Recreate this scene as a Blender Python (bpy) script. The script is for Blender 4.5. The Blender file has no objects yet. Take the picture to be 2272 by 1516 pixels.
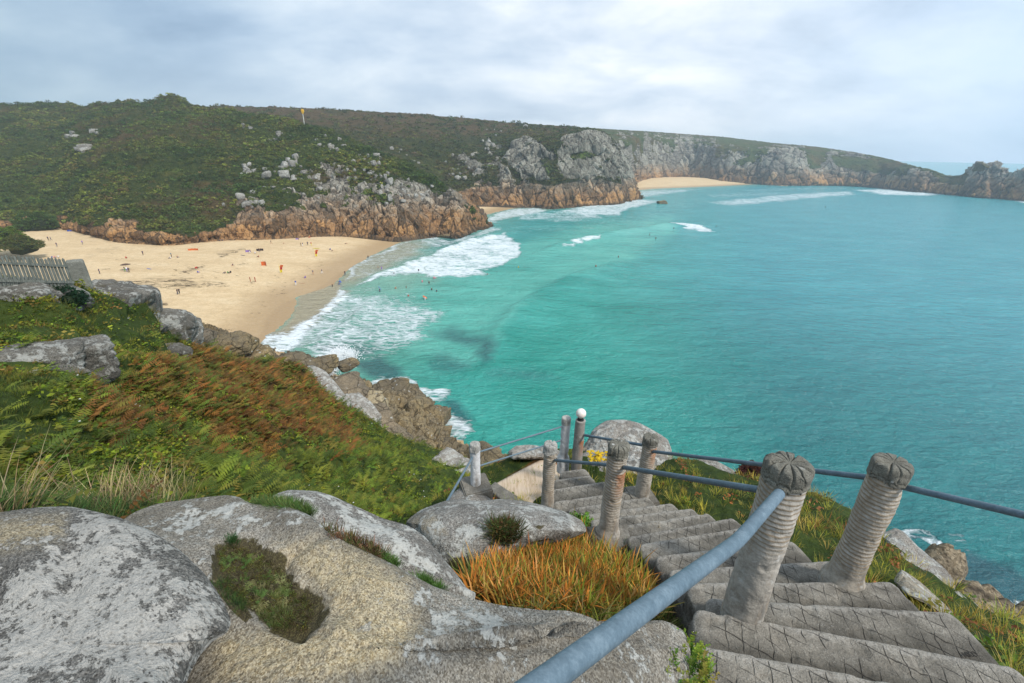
import bpy, math, random
import numpy as np
from mathutils import Vector
C = bpy.context.scene.collection
RNG = np.random.default_rng(7)
random.seed(7)
H = 42.0
# ---------------------------------------------------------------- camera model
FW, FH = 2272, 1516
FL = 990.0; PIT = math.radians(22.9); ROL = math.radians(1.1)
cF = np.array([0, math.cos(PIT), -math.sin(PIT)])
_U = np.array([0, math.sin(PIT), math.cos(PIT)]); _R = np.array([1., 0, 0])
cX = math.cos(ROL)*_R + math.sin(ROL)*_U
cY = -math.sin(ROL)*_R + math.cos(ROL)*_U
CAM = np.array([0, 0, H])
def ray(px, py):
    px = np.asarray(px, float); py = np.asarray(py, float)
    return cF + cX*((px-FW/2)/FL)[..., None] - cY*((py-FH/2)/FL)[..., None]
def at_depth(px, py, s): return CAM + ray(px, py)*np.asarray(s, float)[..., None]
def at_z(px, py, z):
    r = ray(px, py); return CAM + r*((np.asarray(z, float)-H)/r[..., 2])[..., None]
def at_zr(px, py, z): return at_z(px, py, np.asarray(z, float)+H)      # z relative to the eye
def at_d(px, py, d):
    r = ray(px, py); return CAM + r*(np.asarray(d, float)/np.hypot(r[..., 0], r[..., 1]))[..., None]
def proj(P):
    Q = np.asarray(P)-CAM; d = np.maximum(Q@cF, 1e-3)
    return FW/2+FL*(Q@cX)/d, FH/2-FL*(Q@cY)/d

# ---------------------------------------------------------------- noise (vectorised)
def _hash(ix, iy, iz, s):
    h = (ix.astype(np.int64)*374761393 + iy.astype(np.int64)*668265263 + iz.astype(np.int64)*2147483647 + s*1274126177) & 0xffffffff
    h = ((h ^ (h >> 13))*1274126177) & 0xffffffff
    h = ((h ^ (h >> 15))*2246822519) & 0xffffffff
    return ((h ^ (h >> 16)) & 0xffffff)/float(0xffffff)
def vnoise(P, s=0):
    i = np.floor(P); f = P-i; i = i.astype(np.int64); f = f*f*f*(f*(f*6-15)+10)
    r = 0
    for a in (0, 1):
        for b in (0, 1):
            for c in (0, 1):
                w = (f[..., 0] if a else 1-f[..., 0])*(f[..., 1] if b else 1-f[..., 1])*(f[..., 2] if c else 1-f[..., 2])
                r = r + w*_hash(i[..., 0]+a, i[..., 1]+b, i[..., 2]+c, s)
    return r*2-1
def fbm(P, o=4, s=0, g=.5):
    r = 0; a = 1.; t = 0
    for k in range(o):
        r = r + a*vnoise(P*(2.03**k)+k*7.3, s+k); t += a; a *= g
    return r/t
def voronoi(P, s=0):
    i = np.floor(P).astype(np.int64); f = P-i
    d1 = np.full(P.shape[:-1], 9.); d2 = d1.copy(); cid = d1*0
    for a in (-1, 0, 1):
        for b in (-1, 0, 1):
            for c in (-1, 0, 1):
                x, y, z = i[..., 0]+a, i[..., 1]+b, i[..., 2]+c
                q = np.stack([a+_hash(x, y, z, s), b+_hash(x, y, z, s+11), c+_hash(x, y, z, s+23)], -1)-f
                d = np.sqrt((q*q).sum(-1)); idd = _hash(x, y, z, s+37)
                m = d < d1
                d2 = np.where(m, d1, np.minimum(d2, d)); cid = np.where(m, idd, cid); d1 = np.where(m, d, d1)
    return d1, d2, cid
def sst(x, a, b):
    t = np.clip((x-a)/(b-a), 0, 1); return t*t*(3-2*t)
def poly_mask(px, py, poly, feather):
    """soft inside mask; feather in photo pixels (used once, to give surface points a fixed attribute)"""
    poly = np.asarray(poly, float); n = len(poly)
    ins = np.zeros(px.shape, bool); dm = np.full(px.shape, 1e9)
    bb = (px > poly[:, 0].min()-feather*2) & (px < poly[:, 0].max()+feather*2) & (py > poly[:, 1].min()-feather*2) & (py < poly[:, 1].max()+feather*2)
    X = px[bb]; Y = py[bb]; I = np.zeros(X.shape, bool); D = np.full(X.shape, 1e9)
    for k in range(n):
        x0, y0 = poly[k]; x1, y1 = poly[(k+1) % n]
        c = ((y0 > Y) != (y1 > Y)); xx = (x1-x0)*(Y-y0)/((y1-y0) if y1 != y0 else 1e-9)+x0
        I ^= c & (X < xx)
        t = np.clip(((X-x0)*(x1-x0)+(Y-y0)*(y1-y0))/max((x1-x0)**2+(y1-y0)**2, 1e-9), 0, 1)
        D = np.minimum(D, np.hypot(X-x0-t*(x1-x0), Y-y0-t*(y1-y0)))
    sd = np.where(I, D, -D)
    out = np.zeros(px.shape); out[bb] = sst(sd, -feather, feather)
    return out
def line_dist(X, Y, pts):
    D = np.full(X.shape, 1e9); S = np.zeros(X.shape); T = np.zeros(X.shape)
    for k in range(len(pts)-1):
        x0, y0 = pts[k][:2]; x1, y1 = pts[k+1][:2]
        L = max((x1-x0)**2+(y1-y0)**2, 1e-9)
        t = np.clip(((X-x0)*(x1-x0)+(Y-y0)*(y1-y0))/L, 0, 1)
        d = np.hypot(X-x0-t*(x1-x0), Y-y0-t*(y1-y0))
        sgn = np.sign((x1-x0)*(Y-y0)-(y1-y0)*(X-x0))
        m = d < D; D = np.where(m, d, D); S = np.where(m, sgn, S); T = np.where(m, k+t, T)
    return D, S, T

# ---------------------------------------------------------------- object helpers
def tag(o, label=None, cat=None, group=None, kind=None):
    if label: o['label'] = label
    if cat: o['category'] = cat
    if group: o['group'] = group
    if kind: o['kind'] = kind
    return o
def mk_mesh(name, V, F, mat=None, smooth=True, attrs=None, cols=None):
    V = np.asarray(V, np.float32).reshape(-1, 3); F = np.asarray(F, np.int32); k = F.shape[1]
    me = bpy.data.meshes.new(name)
    me.vertices.add(len(V)); me.vertices.foreach_set('co', V.ravel())
    me.loops.add(F.size); me.loops.foreach_set('vertex_index', F.ravel())
    me.polygons.add(len(F)); me.polygons.foreach_set('loop_start', np.arange(0, F.size, k, dtype=np.int32))
    me.polygons.foreach_set('loop_total', np.full(len(F), k, np.int32))
    me.polygons.foreach_set('use_smooth', np.full(len(F), smooth))
    for n, a in (attrs or {}).items():
        me.attributes.new(n, 'FLOAT', 'POINT').data.foreach_set('value', np.asarray(a, np.float32).ravel())
    for n, a in (cols or {}).items():
        a = np.asarray(a, np.float32)
        if a.shape[-1] == 3: a = np.concatenate([a, np.ones(a.shape[:-1]+(1,), np.float32)], -1)
        me.attributes.new(n, 'FLOAT_COLOR', 'POINT').data.foreach_set('color', a.ravel())
    if mat: me.materials.append(mat)
    me.update(); me.validate()
    return me
def link(name, me, parent=None, loc=None, rot=None):
    o = bpy.data.objects.new(name, me); C.objects.link(o)
    if parent: o.parent = parent
    if loc is not None: o.location = [float(v) for v in loc]
    if rot is not None: o.rotation_euler = rot
    return o
def empty(name, loc):
    o = bpy.data.objects.new(name, None); C.objects.link(o); o.location = [float(v) for v in loc]; return o
def gridf(nu, nv, wrap=False):
    i = np.arange(nu if wrap else nu-1)[:, None]; j = np.arange(nv-1)[None, :]; i2 = (i+1) % nu
    a = i*nv+j; b = i2*nv+j; return np.stack([a, b, b+1, a+1], -1).reshape(-1, 4)
def cr(ctrl, t):
    """Catmull-Rom along axis 0 at params t"""
    n = len(ctrl); i = np.clip(np.floor(t).astype(int), 0, n-2); f = (t-i).reshape((-1,)+(1,)*(ctrl.ndim-1))
    g = lambda k: ctrl[np.clip(k, 0, n-1)]
    p1, p2 = g(i), g(i+1)
    p0 = np.where((i > 0).reshape(f.shape), g(i-1), 2*p1-p2); p3 = np.where((i < n-2).reshape(f.shape), g(i+2), 2*p2-p1)
    return .5*((2*p1)+(-p0+p2)*f+(2*p0-5*p1+4*p2-p3)*f*f+(-p0+3*p1-3*p2+p3)*f**3)
def params(dens):
    out = []
    for k, d in enumerate(dens): out += [k+j/d for j in range(d)]
    return np.array(out+[float(len(dens))])
def loft(ctrl, du, dv):
    ctrl = np.asarray(ctrl, float)
    u = params(du) if not np.isscalar(du) else np.linspace(0, len(ctrl)-1, du)
    v = params(dv)
    A = cr(ctrl, u); B = cr(np.swapaxes(A, 0, 1), v); P = np.swapaxes(B, 0, 1)
    return P, u[:, None]+0*v[None], v[None]+0*u[:, None]
def normals(P):
    a = np.gradient(P, axis=0); b = np.gradient(P, axis=1); n = np.cross(a, b)
    n /= np.maximum(np.linalg.norm(n, axis=-1, keepdims=True), 1e-9); return n
def mesh_local(V):
    V = V.reshape(-1, 3); lo = V.min(0); hi = V.max(0); c = np.array([(lo[0]+hi[0])/2, (lo[1]+hi[1])/2, lo[2]]); return V-c, c

# ---------------------------------------------------------------- node helpers
class NT:
    def __init__(s, name):
        s.m = bpy.data.materials.new(name); s.m.use_nodes = True; s.t = s.m.node_tree; s.t.nodes.clear()
        s.out = s.t.nodes.new('ShaderNodeOutputMaterial')
    def n(s, typ, inp=None, **pr):
        d = s.t.nodes.new(typ)
        for k, v in pr.items(): setattr(d, k, v)
        for k, v in (inp or {}).items(): s.set(d.inputs[k], v)
        return d
    def set(s, sock, v):
        if isinstance(v, bpy.types.NodeSocket): s.t.links.new(v, sock)
        elif isinstance(v, (tuple, list)) and len(v) == 3 and sock.type == 'RGBA': sock.default_value = (*v, 1)
        else: sock.default_value = v
    def math(s, op, a, b=0., c=0., clamp=False):
        d = s.n('ShaderNodeMath', operation=op, use_clamp=clamp); s.set(d.inputs[0], a); s.set(d.inputs[1], b); s.set(d.inputs[2], c); return d.outputs[0]
    def attr(s, name): return s.n('ShaderNodeAttribute', attribute_name=name).outputs['Fac']
    def acol(s, name): return s.n('ShaderNodeAttribute', attribute_name=name).outputs['Color']
    def pos(s): return s.n('ShaderNodeNewGeometry').outputs['Position']
    def z(s): return s.n('ShaderNodeSeparateXYZ', {0: s.pos()}).outputs[2]
    def scale(s, v, sc, rot=(0, 0, 0)):
        d = s.n('ShaderNodeMapping', {'Vector': v, 'Scale': sc, 'Rotation': rot}); return d.outputs[0]
    def noise(s, v, sc, det=4., rough=.55, dist=0.):
        return s.n('ShaderNodeTexNoise', {'Vector': v, 'Scale': sc, 'Detail': det, 'Roughness': rough, 'Distortion': dist}).outputs['Fac']
    def vor(s, v, sc, feature='F1', out='Distance', rnd=1.):
        return s.n('ShaderNodeTexVoronoi', {'Vector': v, 'Scale': sc, 'Randomness': rnd}, feature=feature).outputs[out]
    def ramp(s, f, stops, interp='LINEAR'):
        d = s.n('ShaderNodeValToRGB'); s.set(d.inputs[0], f); r = d.color_ramp; r.interpolation = interp
        while len(r.elements) < len(stops): r.elements.new(.5)
        for e, (p, c) in zip(r.elements, stops): e.position = p; e.color = (*c, 1) if isinstance(c, (tuple, list)) else (c, c, c, 1)
        return d.outputs[0]
    def mr(s, f, a, b, c=0., d=1.):
        n = s.n('ShaderNodeMapRange', {'From Min': a, 'From Max': b, 'To Min': c, 'To Max': d}); s.set(n.inputs['Value'], f); return n.outputs[0]
    def mix(s, f, a, b, bt='MIX'):
        d = s.n('ShaderNodeMix', data_type='RGBA', blend_type=bt); s.set(d.inputs[0], f); s.set(d.inputs[6], a); s.set(d.inputs[7], b); return d.outputs[2]
    def bump(s, h, dist, strg=1., nrm=None):
        d = s.n('ShaderNodeBump', {'Height': h, 'Distance': dist, 'Strength': strg})
        if nrm is not None: s.set(d.inputs['Normal'], nrm)
        return d.outputs[0]
    def bsdf(s, col, rough=.9, nrm=None, spec=.3, metal=0., **kw):
        d = s.n('ShaderNodeBsdfPrincipled', {'Base Color': col, 'Roughness': rough, 'Specular IOR Level': spec, 'Metallic': metal})
        if nrm is not None: s.set(d.inputs['Normal'], nrm)
        for k, v in kw.items(): s.set(d.inputs[k.replace('_', ' ')], v)
        s.t.links.new(d.outputs[0], s.out.inputs[0]); return s.m

# ================================================================ WORLD
SUN_EL, SUN_AZ = math.radians(48), math.radians(125)      # azimuth clockwise from +Y (view axis)
w = bpy.data.worlds.new('World'); bpy.context.scene.world = w; w.use_nodes = True
t = w.node_tree; t.nodes.clear()
class WT(NT):
    def __init__(s, t): s.t = t
W = WT(t)
sky = W.n('ShaderNodeTexSky', sky_type='NISHITA', sun_disc=False, sun_elevation=SUN_EL, sun_rotation=SUN_AZ, altitude=50., dust_density=1.5)
gen = W.n('ShaderNodeTexCoord').outputs['Generated']
sep = W.n('ShaderNodeSeparateXYZ', {0: gen})
zz = W.math('MAXIMUM', sep.outputs[2], 0.)
den = W.math('ADD', zz, .30)
cx = W.math('DIVIDE', sep.outputs[0], den); cy = W.math('DIVIDE', sep.outputs[1], den)
cv = W.n('ShaderNodeCombineXYZ', {0: cx, 1: cy, 2: 0.}).outputs[0]
n1 = W.noise(W.scale(cv, (1.1, 1.5, 1), (0, 0, .2)), 1.15, 7., .54, .25); n2 = W.noise(W.scale(gen, (1, 1, 2.2)), 4.2, 6., .58, .3)
nn = W.math('ADD', W.math('MULTIPLY', n1, .72), W.math('MULTIPLY', n2, .28))
# broad brightness of the cloud deck: darker rain cloud to the left, bright cloud ahead, thin blue haze to the right
lr = W.mr(sep.outputs[0], -.8, .25)
cl = W.ramp(nn, [(.34, (3.9, 4.9, 6.2)), (.44, (5.7, 6.6, 7.7)), (.52, (7.4, 8.0, 8.7)), (.61, (9.6, 9.7, 9.8))])
lf = W.ramp(lr, [(0., (.40, .52, .60)), (.4, (.66, .75, .83)), (1., (1., 1., 1.))])
cl = W.mix(1., cl, lf, 'MULTIPLY')
bluef = W.mr(W.math('ADD', sep.outputs[0], W.math('MULTIPLY', W.math('SUBTRACT', n1, .5), .9)), .35, .9)
cl = W.mix(W.math('MULTIPLY', bluef, .62), cl, (3.7, 5.9, 8.6))
hz = W.math('POWER', W.math('SUBTRACT', 1., zz, clamp=True), 9.)
hc = W.ramp(lr, [(0., (3.0, 4.4, 5.6)), (.5, (6.4, 7.2, 8.2)), (1., (6.6, 7.5, 8.7))])
hc = W.mix(W.mr(sep.outputs[0], .45, .85), hc, (3.5, 5.6, 8.0))
cl = W.mix(W.math('MULTIPLY', hz, .55), cl, hc)
fin = W.mix(.90, sky.outputs[0], cl)
bg = W.n('ShaderNodeBackground', {'Color': fin, 'Strength': .1})
wo = W.n('ShaderNodeOutputWorld'); t.links.new(bg.outputs[0], wo.inputs[0])

sl = bpy.data.lights.new('sun', 'SUN'); sl.energy = 2.6; sl.angle = math.radians(8); sl.color = (1, .95, .87)
so = bpy.data.objects.new('sun', sl); C.objects.link(so)
sd = Vector((math.sin(SUN_AZ)*math.cos(SUN_EL), math.cos(SUN_AZ)*math.cos(SUN_EL), math.sin(SUN_EL)))
so.rotation_euler = (-sd).to_track_quat('-Z', 'Y').to_euler(); so.location = (0, -20, 80)
# ---------------------------------------------------------------- camera
cd = bpy.data.cameras.new('camera'); co = bpy.data.objects.new('camera', cd); C.objects.link(co)
cd.sensor_width = 36; cd.lens = 36*FL/FW; cd.clip_start = .05; cd.clip_end = 60000
from mathutils import Matrix
co.matrix_world = Matrix(((cX[0], cY[0], -cF[0], 0), (cX[1], cY[1], -cF[1], 0), (cX[2], cY[2], -cF[2], H), (0, 0, 0, 1)))
sc = bpy.context.scene; sc.camera = co
sc.view_settings.view_transform = 'Standard'; sc.view_settings.look = 'None'; sc.view_settings.exposure = 0.38
sc.cycles.max_bounces = 5; sc.cycles.volume_bounces = 1; sc.cycles.transparent_max_bounces = 8
sc.cycles.use_denoising = True

# ================================================================ SEA AND BEACH
SHORE = [(560, 800), (573, 768), (592, 745), (612, 735), (632, 715), (652, 690), (660, 660), (690, 648), (720, 640), (745, 628), (760, 612),
         (778, 594), (815, 572), (850, 555), (900, 532), (945, 522), (980, 515)]
SHW = at_z(np.array([p[0] for p in SHORE]), np.array([p[1] for p in SHORE]), 0.0)
SH2 = at_z(np.array([1000, 1064, 1102, 1132, 1160, 1210, 1290]), np.array([500, 480, 471, 464, 460, 458, 457]), 0.)
SH3 = at_z(np.array([1400, 1450, 1530, 1600, 1660, 1700]), np.array([424, 419, 416, 413, 410, 408]), 0.)
SHORE2 = [(1500, 1330), (1200, 1120), (1090, 1040), (990, 960), (880, 900), (780, 850), (690, 812), (640, 790)]+SHORE[1:]+[(1000, 505), (1010, 480), (1014, 455), (1016, 432), (1016, 400)]
SHW2 = at_z(np.array([p[0] for p in SHORE2]), np.array([p[1] for p in SHORE2]), 0.0)
def beach_z(X, Y):
    D, S, T = line_dist(X, Y, SHW2)
    inland = D*S          # positive on the land side (left of travel direction)
    return np.clip(.055*inland, -3, 2.2)+np.clip((inland-40)*.012, 0, 1.6)
def sea_and_beach():
    na, nr = 760, 900
    az = np.radians(np.linspace(-68, 66, na)); dep = np.radians(np.concatenate([np.linspace(62, 20, 260, endpoint=False), np.linspace(20, 2.2, 520, endpoint=False), np.geomspace(2.2, .07, 120)]))
    r = (H/np.tan(dep)); A, R = np.meshgrid(az, r, indexing='ij'); X = R*np.sin(A); Y = R*np.cos(A); Z = 0*X
    P = np.stack([X, Y, Z], -1); px, py = proj(P)
    ww = np.stack([X/9., Y/9., Z], -1); wob = np.clip((py-395)/260, .12, 1.)
    px0, py0 = px, py; px = px+wob*26*fbm(ww, 4, 91, .6); py = py+wob*15*fbm(ww, 4, 95, .6)
    # swell lines: real ridges in the water surface
    def swell(pts, amp, wid):
        nonlocal Z
        wv = at_z(np.array([p[0] for p in pts]), np.array([p[1] for p in pts]), 0.)
        Dm, S, T = line_dist(X, Y, wv)
        T2 = T/(len(pts)-1); env = np.clip(np.minimum(T2, 1-T2)*5, 0, 1)
        env = env*(.75+.5*vnoise(np.stack([X*.05, Y*.05, Z], -1), 5))
        s = Dm*S
        Z = Z + amp*env*np.exp(-(s/np.where(s > 0, wid*.55, wid*1.6))**2)
    swell([(1085, 850), (1097, 780), (1112, 735), (1150, 690), (1210, 648), (1290, 612), (1380, 588), (1470, 575)], 1.7, 6.0)
    swell([(1150, 580), (1243, 543), (1330, 522), (1420, 508), (1490, 498), (1570, 505), (1640, 512)], 1.3, 4.0)
    swell([(780, 632), (870, 598), (965, 562), (1060, 526), (1130, 516), (1200, 505)], 1.0, 3.5)
    swell([(1060, 500), (1150, 478), (1240, 470), (1340, 466)], 1.0, 5)
    swell([(1540, 452), (1650, 443), (1760, 432), (1900, 426), (2020, 428), (2110, 432)], 1.4, 7)
    swell([(1250, 470), (1330, 452), (1390, 446), (1440, 443)], 1.0, 6)
    swell([(575, 775), (600, 750), (655, 727), (705, 705), (742, 670), (765, 640)], .45, 1.6)
    swell([(640, 790), (700, 760), (760, 725), (800, 690), (830, 660)], .4, 2.0)
    near = sst(R, 900, 150)
    Z = Z + near*(.22*fbm(np.stack([X*.055+Y*.02, Y*.11-X*.02, Z*0], -1), 3, 31)+.07*fbm(np.stack([X*.3, Y*.5, Z*0], -1), 2, 41))
    Dm, S, T = line_dist(X, Y, SHW)
    Z = Z*sst(-Dm*S, 0, 6)
    # ------- foam
    foam = np.zeros(X.shape)
    def fm(poly, v, fe):
        nonlocal foam
        foam = np.maximum(foam, v*poly_mask(px, py, poly, fe))
    fm([(565, 772), (590, 748), (620, 738), (655, 722), (702, 700), (738, 664), (757, 632), (800, 640), (850, 652), (930, 660), (985, 690), (950, 735), (900, 775), (860, 792), (790, 790), (735, 800), (700, 790), (640, 780), (600, 790)], .70, 26)
    fm([(570, 774), (600, 748), (655, 724), (705, 702), (740, 666), (757, 634), (775, 640), (768, 668), (735, 700), (700, 722), (670, 745), (650, 775), (610, 785)], 1.0, 9)
    fm([(690, 790), (715, 805), (745, 800), (790, 780), (850, 770), (800, 755), (720, 760), (650, 770)], .75, 14)
    fm([(800, 628), (871, 598), (940, 571), (967, 558), (1010, 540), (1060, 526), (1119, 519), (1150, 540), (1155, 570), (1120, 590), (1060, 608), (980, 613), (900, 614)], .93, 7)
    fm([(800, 628), (871, 598), (940, 571), (967, 558), (1010, 541), (1060, 527), (1119, 520), (1110, 530), (1060, 542), (1010, 556), (970, 576), (890, 604), (830, 625)], 1.0, 4)
    fm([(757, 630), (775, 600), (815, 575), (850, 555), (900, 532), (955, 522), (1000, 545), (960, 562), (870, 598), (800, 628)], .46, 8)
    fm([(760, 626), (777, 596), (815, 573), (850, 555), (905, 530), (915, 533), (860, 562), (822, 580), (790, 600), (775, 628)], .7, 4)
    fm([(930, 540), (930, 522), (960, 520), (1000, 533), (1040, 523), (1088, 503), (1120, 503), (1080, 520), (1020, 540), (960, 548)], .72, 5)
    fm([(1075, 488), (1100, 473), (1150, 460), (1215, 464), (1200, 476), (1150, 482), (1090, 495)], .8, 5)
    fm([(1150, 478), (1240, 468), (1320, 474), (1350, 487), (1270, 492), (1150, 490)], .62, 6)
    fm([(1060, 500), (1200, 490), (1420, 470), (1500, 440), (1600, 440), (1500, 480), (1300, 520), (1150, 530)], .30, 14)
    fm([(1230, 470), (1290, 458), (1330, 448), (1380, 446), (1412, 441), (1470, 446), (1430, 456), (1400, 462), (1370, 478), (1300, 482)], .82, 5)
    fm([(1395, 430), (1430, 422), (1500, 420), (1560, 420), (1500, 429), (1450, 436), (1400, 442)], .68, 4)
    fm([(1243, 547), (1290, 533), (1330, 525), (1334, 532), (1295, 541)], 1., 3)
    fm([(1483, 499), (1515, 494), (1545, 500), (1588, 514), (1555, 513), (1520, 506)], 1., 3)
    fm([(1560, 449), (1640, 443), (1700, 437), (1760, 430), (1880, 424), (1905, 432), (1800, 441), (1700, 451), (1625, 458)], .72, 5)
    fm([(1890, 422), (1960, 419), (2050, 427), (2112, 431), (2060, 435), (1960, 433)], .85, 3)
    fm([(2185, 433), (2212, 434), (2250, 443), (2290, 448), (2280, 453), (2230, 443)], .95, 3)
    fm([(1640, 420), (1760, 415), (1880, 414), (1900, 420), (1760, 424), (1660, 428)], .42, 5)
    fm([(1560, 430), (1700, 424), (1800, 428), (1700, 438), (1580, 440)], .45, 6)
    fm([(690, 835), (700, 800), (740, 770), (790, 770), (800, 800), (770, 825), (720, 842)], .9, 8)
    fm([(815, 858), (850, 836), (900, 832), (925, 846), (935, 862), (990, 858), (998, 880), (975, 895), (930, 890), (860, 872)], .84, 7)
    fm([(740, 860), (790, 845), (830, 860), (840, 890), (800, 885)], .55, 8)
    fm([(975, 925), (1000, 915), (1040, 930), (1052, 950), (1020, 980), (980, 985)], .8, 8)
    fm([(1040, 985), (1110, 1010), (1120, 1040), (1060, 1030)], .5, 8)
    fm([(1985, 1170), (2040, 1168), (2080, 1185), (2100, 1210), (2070, 1212), (2040, 1195), (2000, 1196)], .78, 5)
    fm([(2090, 1165), (2140, 1170), (2160, 1225), (2110, 1240), (2120, 1200)], .42, 8)
    fm([(2200, 1322), (2272, 1330), (2290, 1380), (2240, 1350), (2190, 1345)], .55, 8)
    fm([(1225, 1005), (1300, 955), (1320, 990), (1260, 1030)], .3, 12)
    # thin sheet of swash sliding over the sand
    swash = poly_mask(px, py, [(575, 772), (600, 745), (625, 725), (655, 695), (668, 655), (745, 628), (780, 640), (740, 690), (700, 720), (640, 750)], 8)
    swash = np.maximum(swash, poly_mask(px, py, [(745, 640), (758, 605), (790, 585), (850, 552), (905, 528), (950, 545), (860, 595), (800, 625)], 12)*.8)
    shal = sst(-Dm*S, 48, 2)
    shal = np.maximum(shal*.8, .75*poly_mask(px, py, [(757, 640), (790, 590), (900, 530), (1000, 560), (960, 620), (900, 655), (780, 660)], 30))
    for sh in (SH2, SH3):
        D2, S2, T2 = line_dist(X, Y, sh); shal = np.maximum(shal, .6*sst(D2, 40, 3))
    green = sst(px, 1750, 1150)*sst(py, 460, 640)      # clear green over the sand floor in the bay
    green = np.maximum(green, poly_mask(px, py, [(650, 700), (1000, 480), (1300, 460), (1500, 520), (1500, 700), (1600, 1100), (900, 1100), (700, 850)], 260))
    weed = np.zeros(X.shape)
    for poly, v, fe in (([(950, 742), (1000, 732), (1060, 735), (1100, 765), (1095, 800), (1080, 810), (1060, 770), (1000, 758)], .8, 16),
                        ([(940, 798), (990, 785), (1060, 800), (1040, 825), (960, 822)], .55, 14),
                        ([(760, 800), (850, 790), (900, 815), (890, 840), (840, 835), (790, 812)], .9, 12),
                        ([(690, 765), (760, 755), (860, 775), (800, 800), (720, 790)], .7, 14),
                        ([(1080, 815), (1200, 808), (1260, 850), (1180, 870), (1090, 850)], .45, 24),
                        ([(985, 890), (1010, 895), (1050, 930), (1010, 940), (995, 915)], .7, 10),
                        ([(2090, 1240), (2160, 1225), (2240, 1250), (2300, 1290), (2300, 1400), (2200, 1350), (2130, 1300)], 1., 18),
                        ([(1290, 870), (1500, 900), (1700, 980), (1500, 1000), (1350, 930)], .22, 40),
                        ([(990, 520), (1060, 520), (1000, 545), (950, 545)], .6, 8)):
        weed = np.maximum(weed, v*poly_mask(px, py, poly, fe*1.7))
    milk = poly_mask(px, py, [(740, 660), (900, 600), (1100, 560), (1300, 500), (1490, 485), (1500, 520), (1380, 585), (1290, 610), (1210, 646), (1148, 692), (1110, 738), (1092, 790), (1040, 810), (930, 790), (850, 740)], 16)
    bluer = sst(R, 50, 210)
    P[..., 2] = Z
    foam = np.clip(foam-foam*(.34*np.clip(fbm(np.stack([X/7., Y/4., 0*X], -1), 3, 97)+.12, 0, 1)), 0, 1)
    return P, dict(foam=foam, shal=shal, swash=swash, green=green, weed=weed, milk=milk, bluer=np.clip(bluer, 0, 1))
PS, at = sea_and_beach()
m = NT('sea_water')
pos = m.pos()
foam, shal, swash, green, weed, bluer = [m.attr(k) for k in ('foam', 'shal', 'swash', 'green', 'weed', 'bluer')]
stre = m.scale(pos, (1, 1.9, 1), (0, 0, .35))
big = m.noise(stre, .03, 4., .6, .3); med = m.noise(stre, .22, 4., .6)
deepc = m.mix(bluer, (.005, .175, .172), (.030, .275, .318))
deepc = m.mix(m.mr(big, .35, .65), deepc, m.mix(bluer, (.003, .130, .138), (.052, .335, .372)))
c = m.mix(m.math('MULTIPLY', green, .85), deepc, m.mix(m.mr(big, .35, .65), (.008, .265, .200), (.050, .400, .330)))
c = m.mix(m.math('MULTIPLY', m.attr('milk'), m.mr(big, .3, .7, .35, .85)), c, (.135, .500, .415))
c = m.mix(m.math('MULTIPLY', shal, .8), c, (.27, .42, .32))
wn = m.mr(m.math('ADD', m.math('MULTIPLY', weed, 1.25), m.math('MULTIPLY', m.math('SUBTRACT', big, .5), 1.2)), .25, .85)
c = m.mix(m.math('MULTIPLY', wn, m.math('MINIMUM', m.math('MULTIPLY', weed, 3.), .68)), c, (.014, .060, .085))
c = m.mix(m.math('MULTIPLY', swash, .88), c, (.40, .33, .22))
# lacy foam
warp = m.n('ShaderNodeTexNoise', {'Vector': pos, 'Scale': .35, 'Detail': 3.}).outputs['Color']
wp = m.n('ShaderNodeVectorMath', operation='MULTIPLY_ADD'); m.set(wp.inputs[0], warp); m.set(wp.inputs[1], (3., 3., 0)); m.set(wp.inputs[2], m.scale(pos, (.55, 1.7, 1), (0, 0, .15)))
wp = wp.outputs[0]
l1 = m.vor(wp, .42, 'DISTANCE_TO_EDGE'); l2 = m.vor(wp, 1.1, 'DISTANCE_TO_EDGE'); fn = m.noise(wp, .9, 5., .7); fn2 = m.noise(pos, .09, 4., .6)
lace = m.math('MULTIPLY', m.math('ADD', m.math('MULTIPLY', l1, 1.3), m.math('MULTIPLY', l2, 1.0)), .85)
pat = m.math('ADD', m.math('ADD', m.math('MULTIPLY', lace, .75), m.math('MULTIPLY', fn, .7)), m.math('MULTIPLY', fn2, .35))      # ~.3..1.1
thr = m.mr(foam, 0., 1., .30, 1.02)
fo = m.mr(m.math('SUBTRACT', thr, pat), -.09, .24)
fo = m.math('MULTIPLY', fo, m.mr(foam, .02, .12))
# little whitecaps and flecks in the open bay
c = m.mix(m.math('MULTIPLY', fo, .95), c, (.80, .86, .88))
rg = m.mix(fo, (.20, .20, .20), (.8, .8, .8))
r1 = m.noise(m.scale(pos, (1, 2.3, 1), (0, 0, .28)), .55, 5., .62, .4); r2 = m.noise(m.scale(pos, (1, 2.0, 1), (0, 0, -.1)), 1.9, 3., .6); r3 = m.noise(m.scale(pos, (1, 2.6, 1), (0, 0, .3)), .12, 3., .55)
hgt = m.math('ADD', m.math('ADD', m.math('MULTIPLY', r1, .55), m.math('MULTIPLY', r2, .14)), m.math('MULTIPLY', r3, 1.3))
hgt = m.math('ADD', hgt, m.math('MULTIPLY', fo, .35))
b = m.bump(hgt, 2.1, .8)
MSEA = m.bsdf(c, rg, b, .32)
nu, nv = PS.shape[:2]
so_ = tag(link('sea', mk_mesh('sea', PS, gridf(nu, nv)[:, ::-1], MSEA, True, at)), kind='structure')

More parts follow.
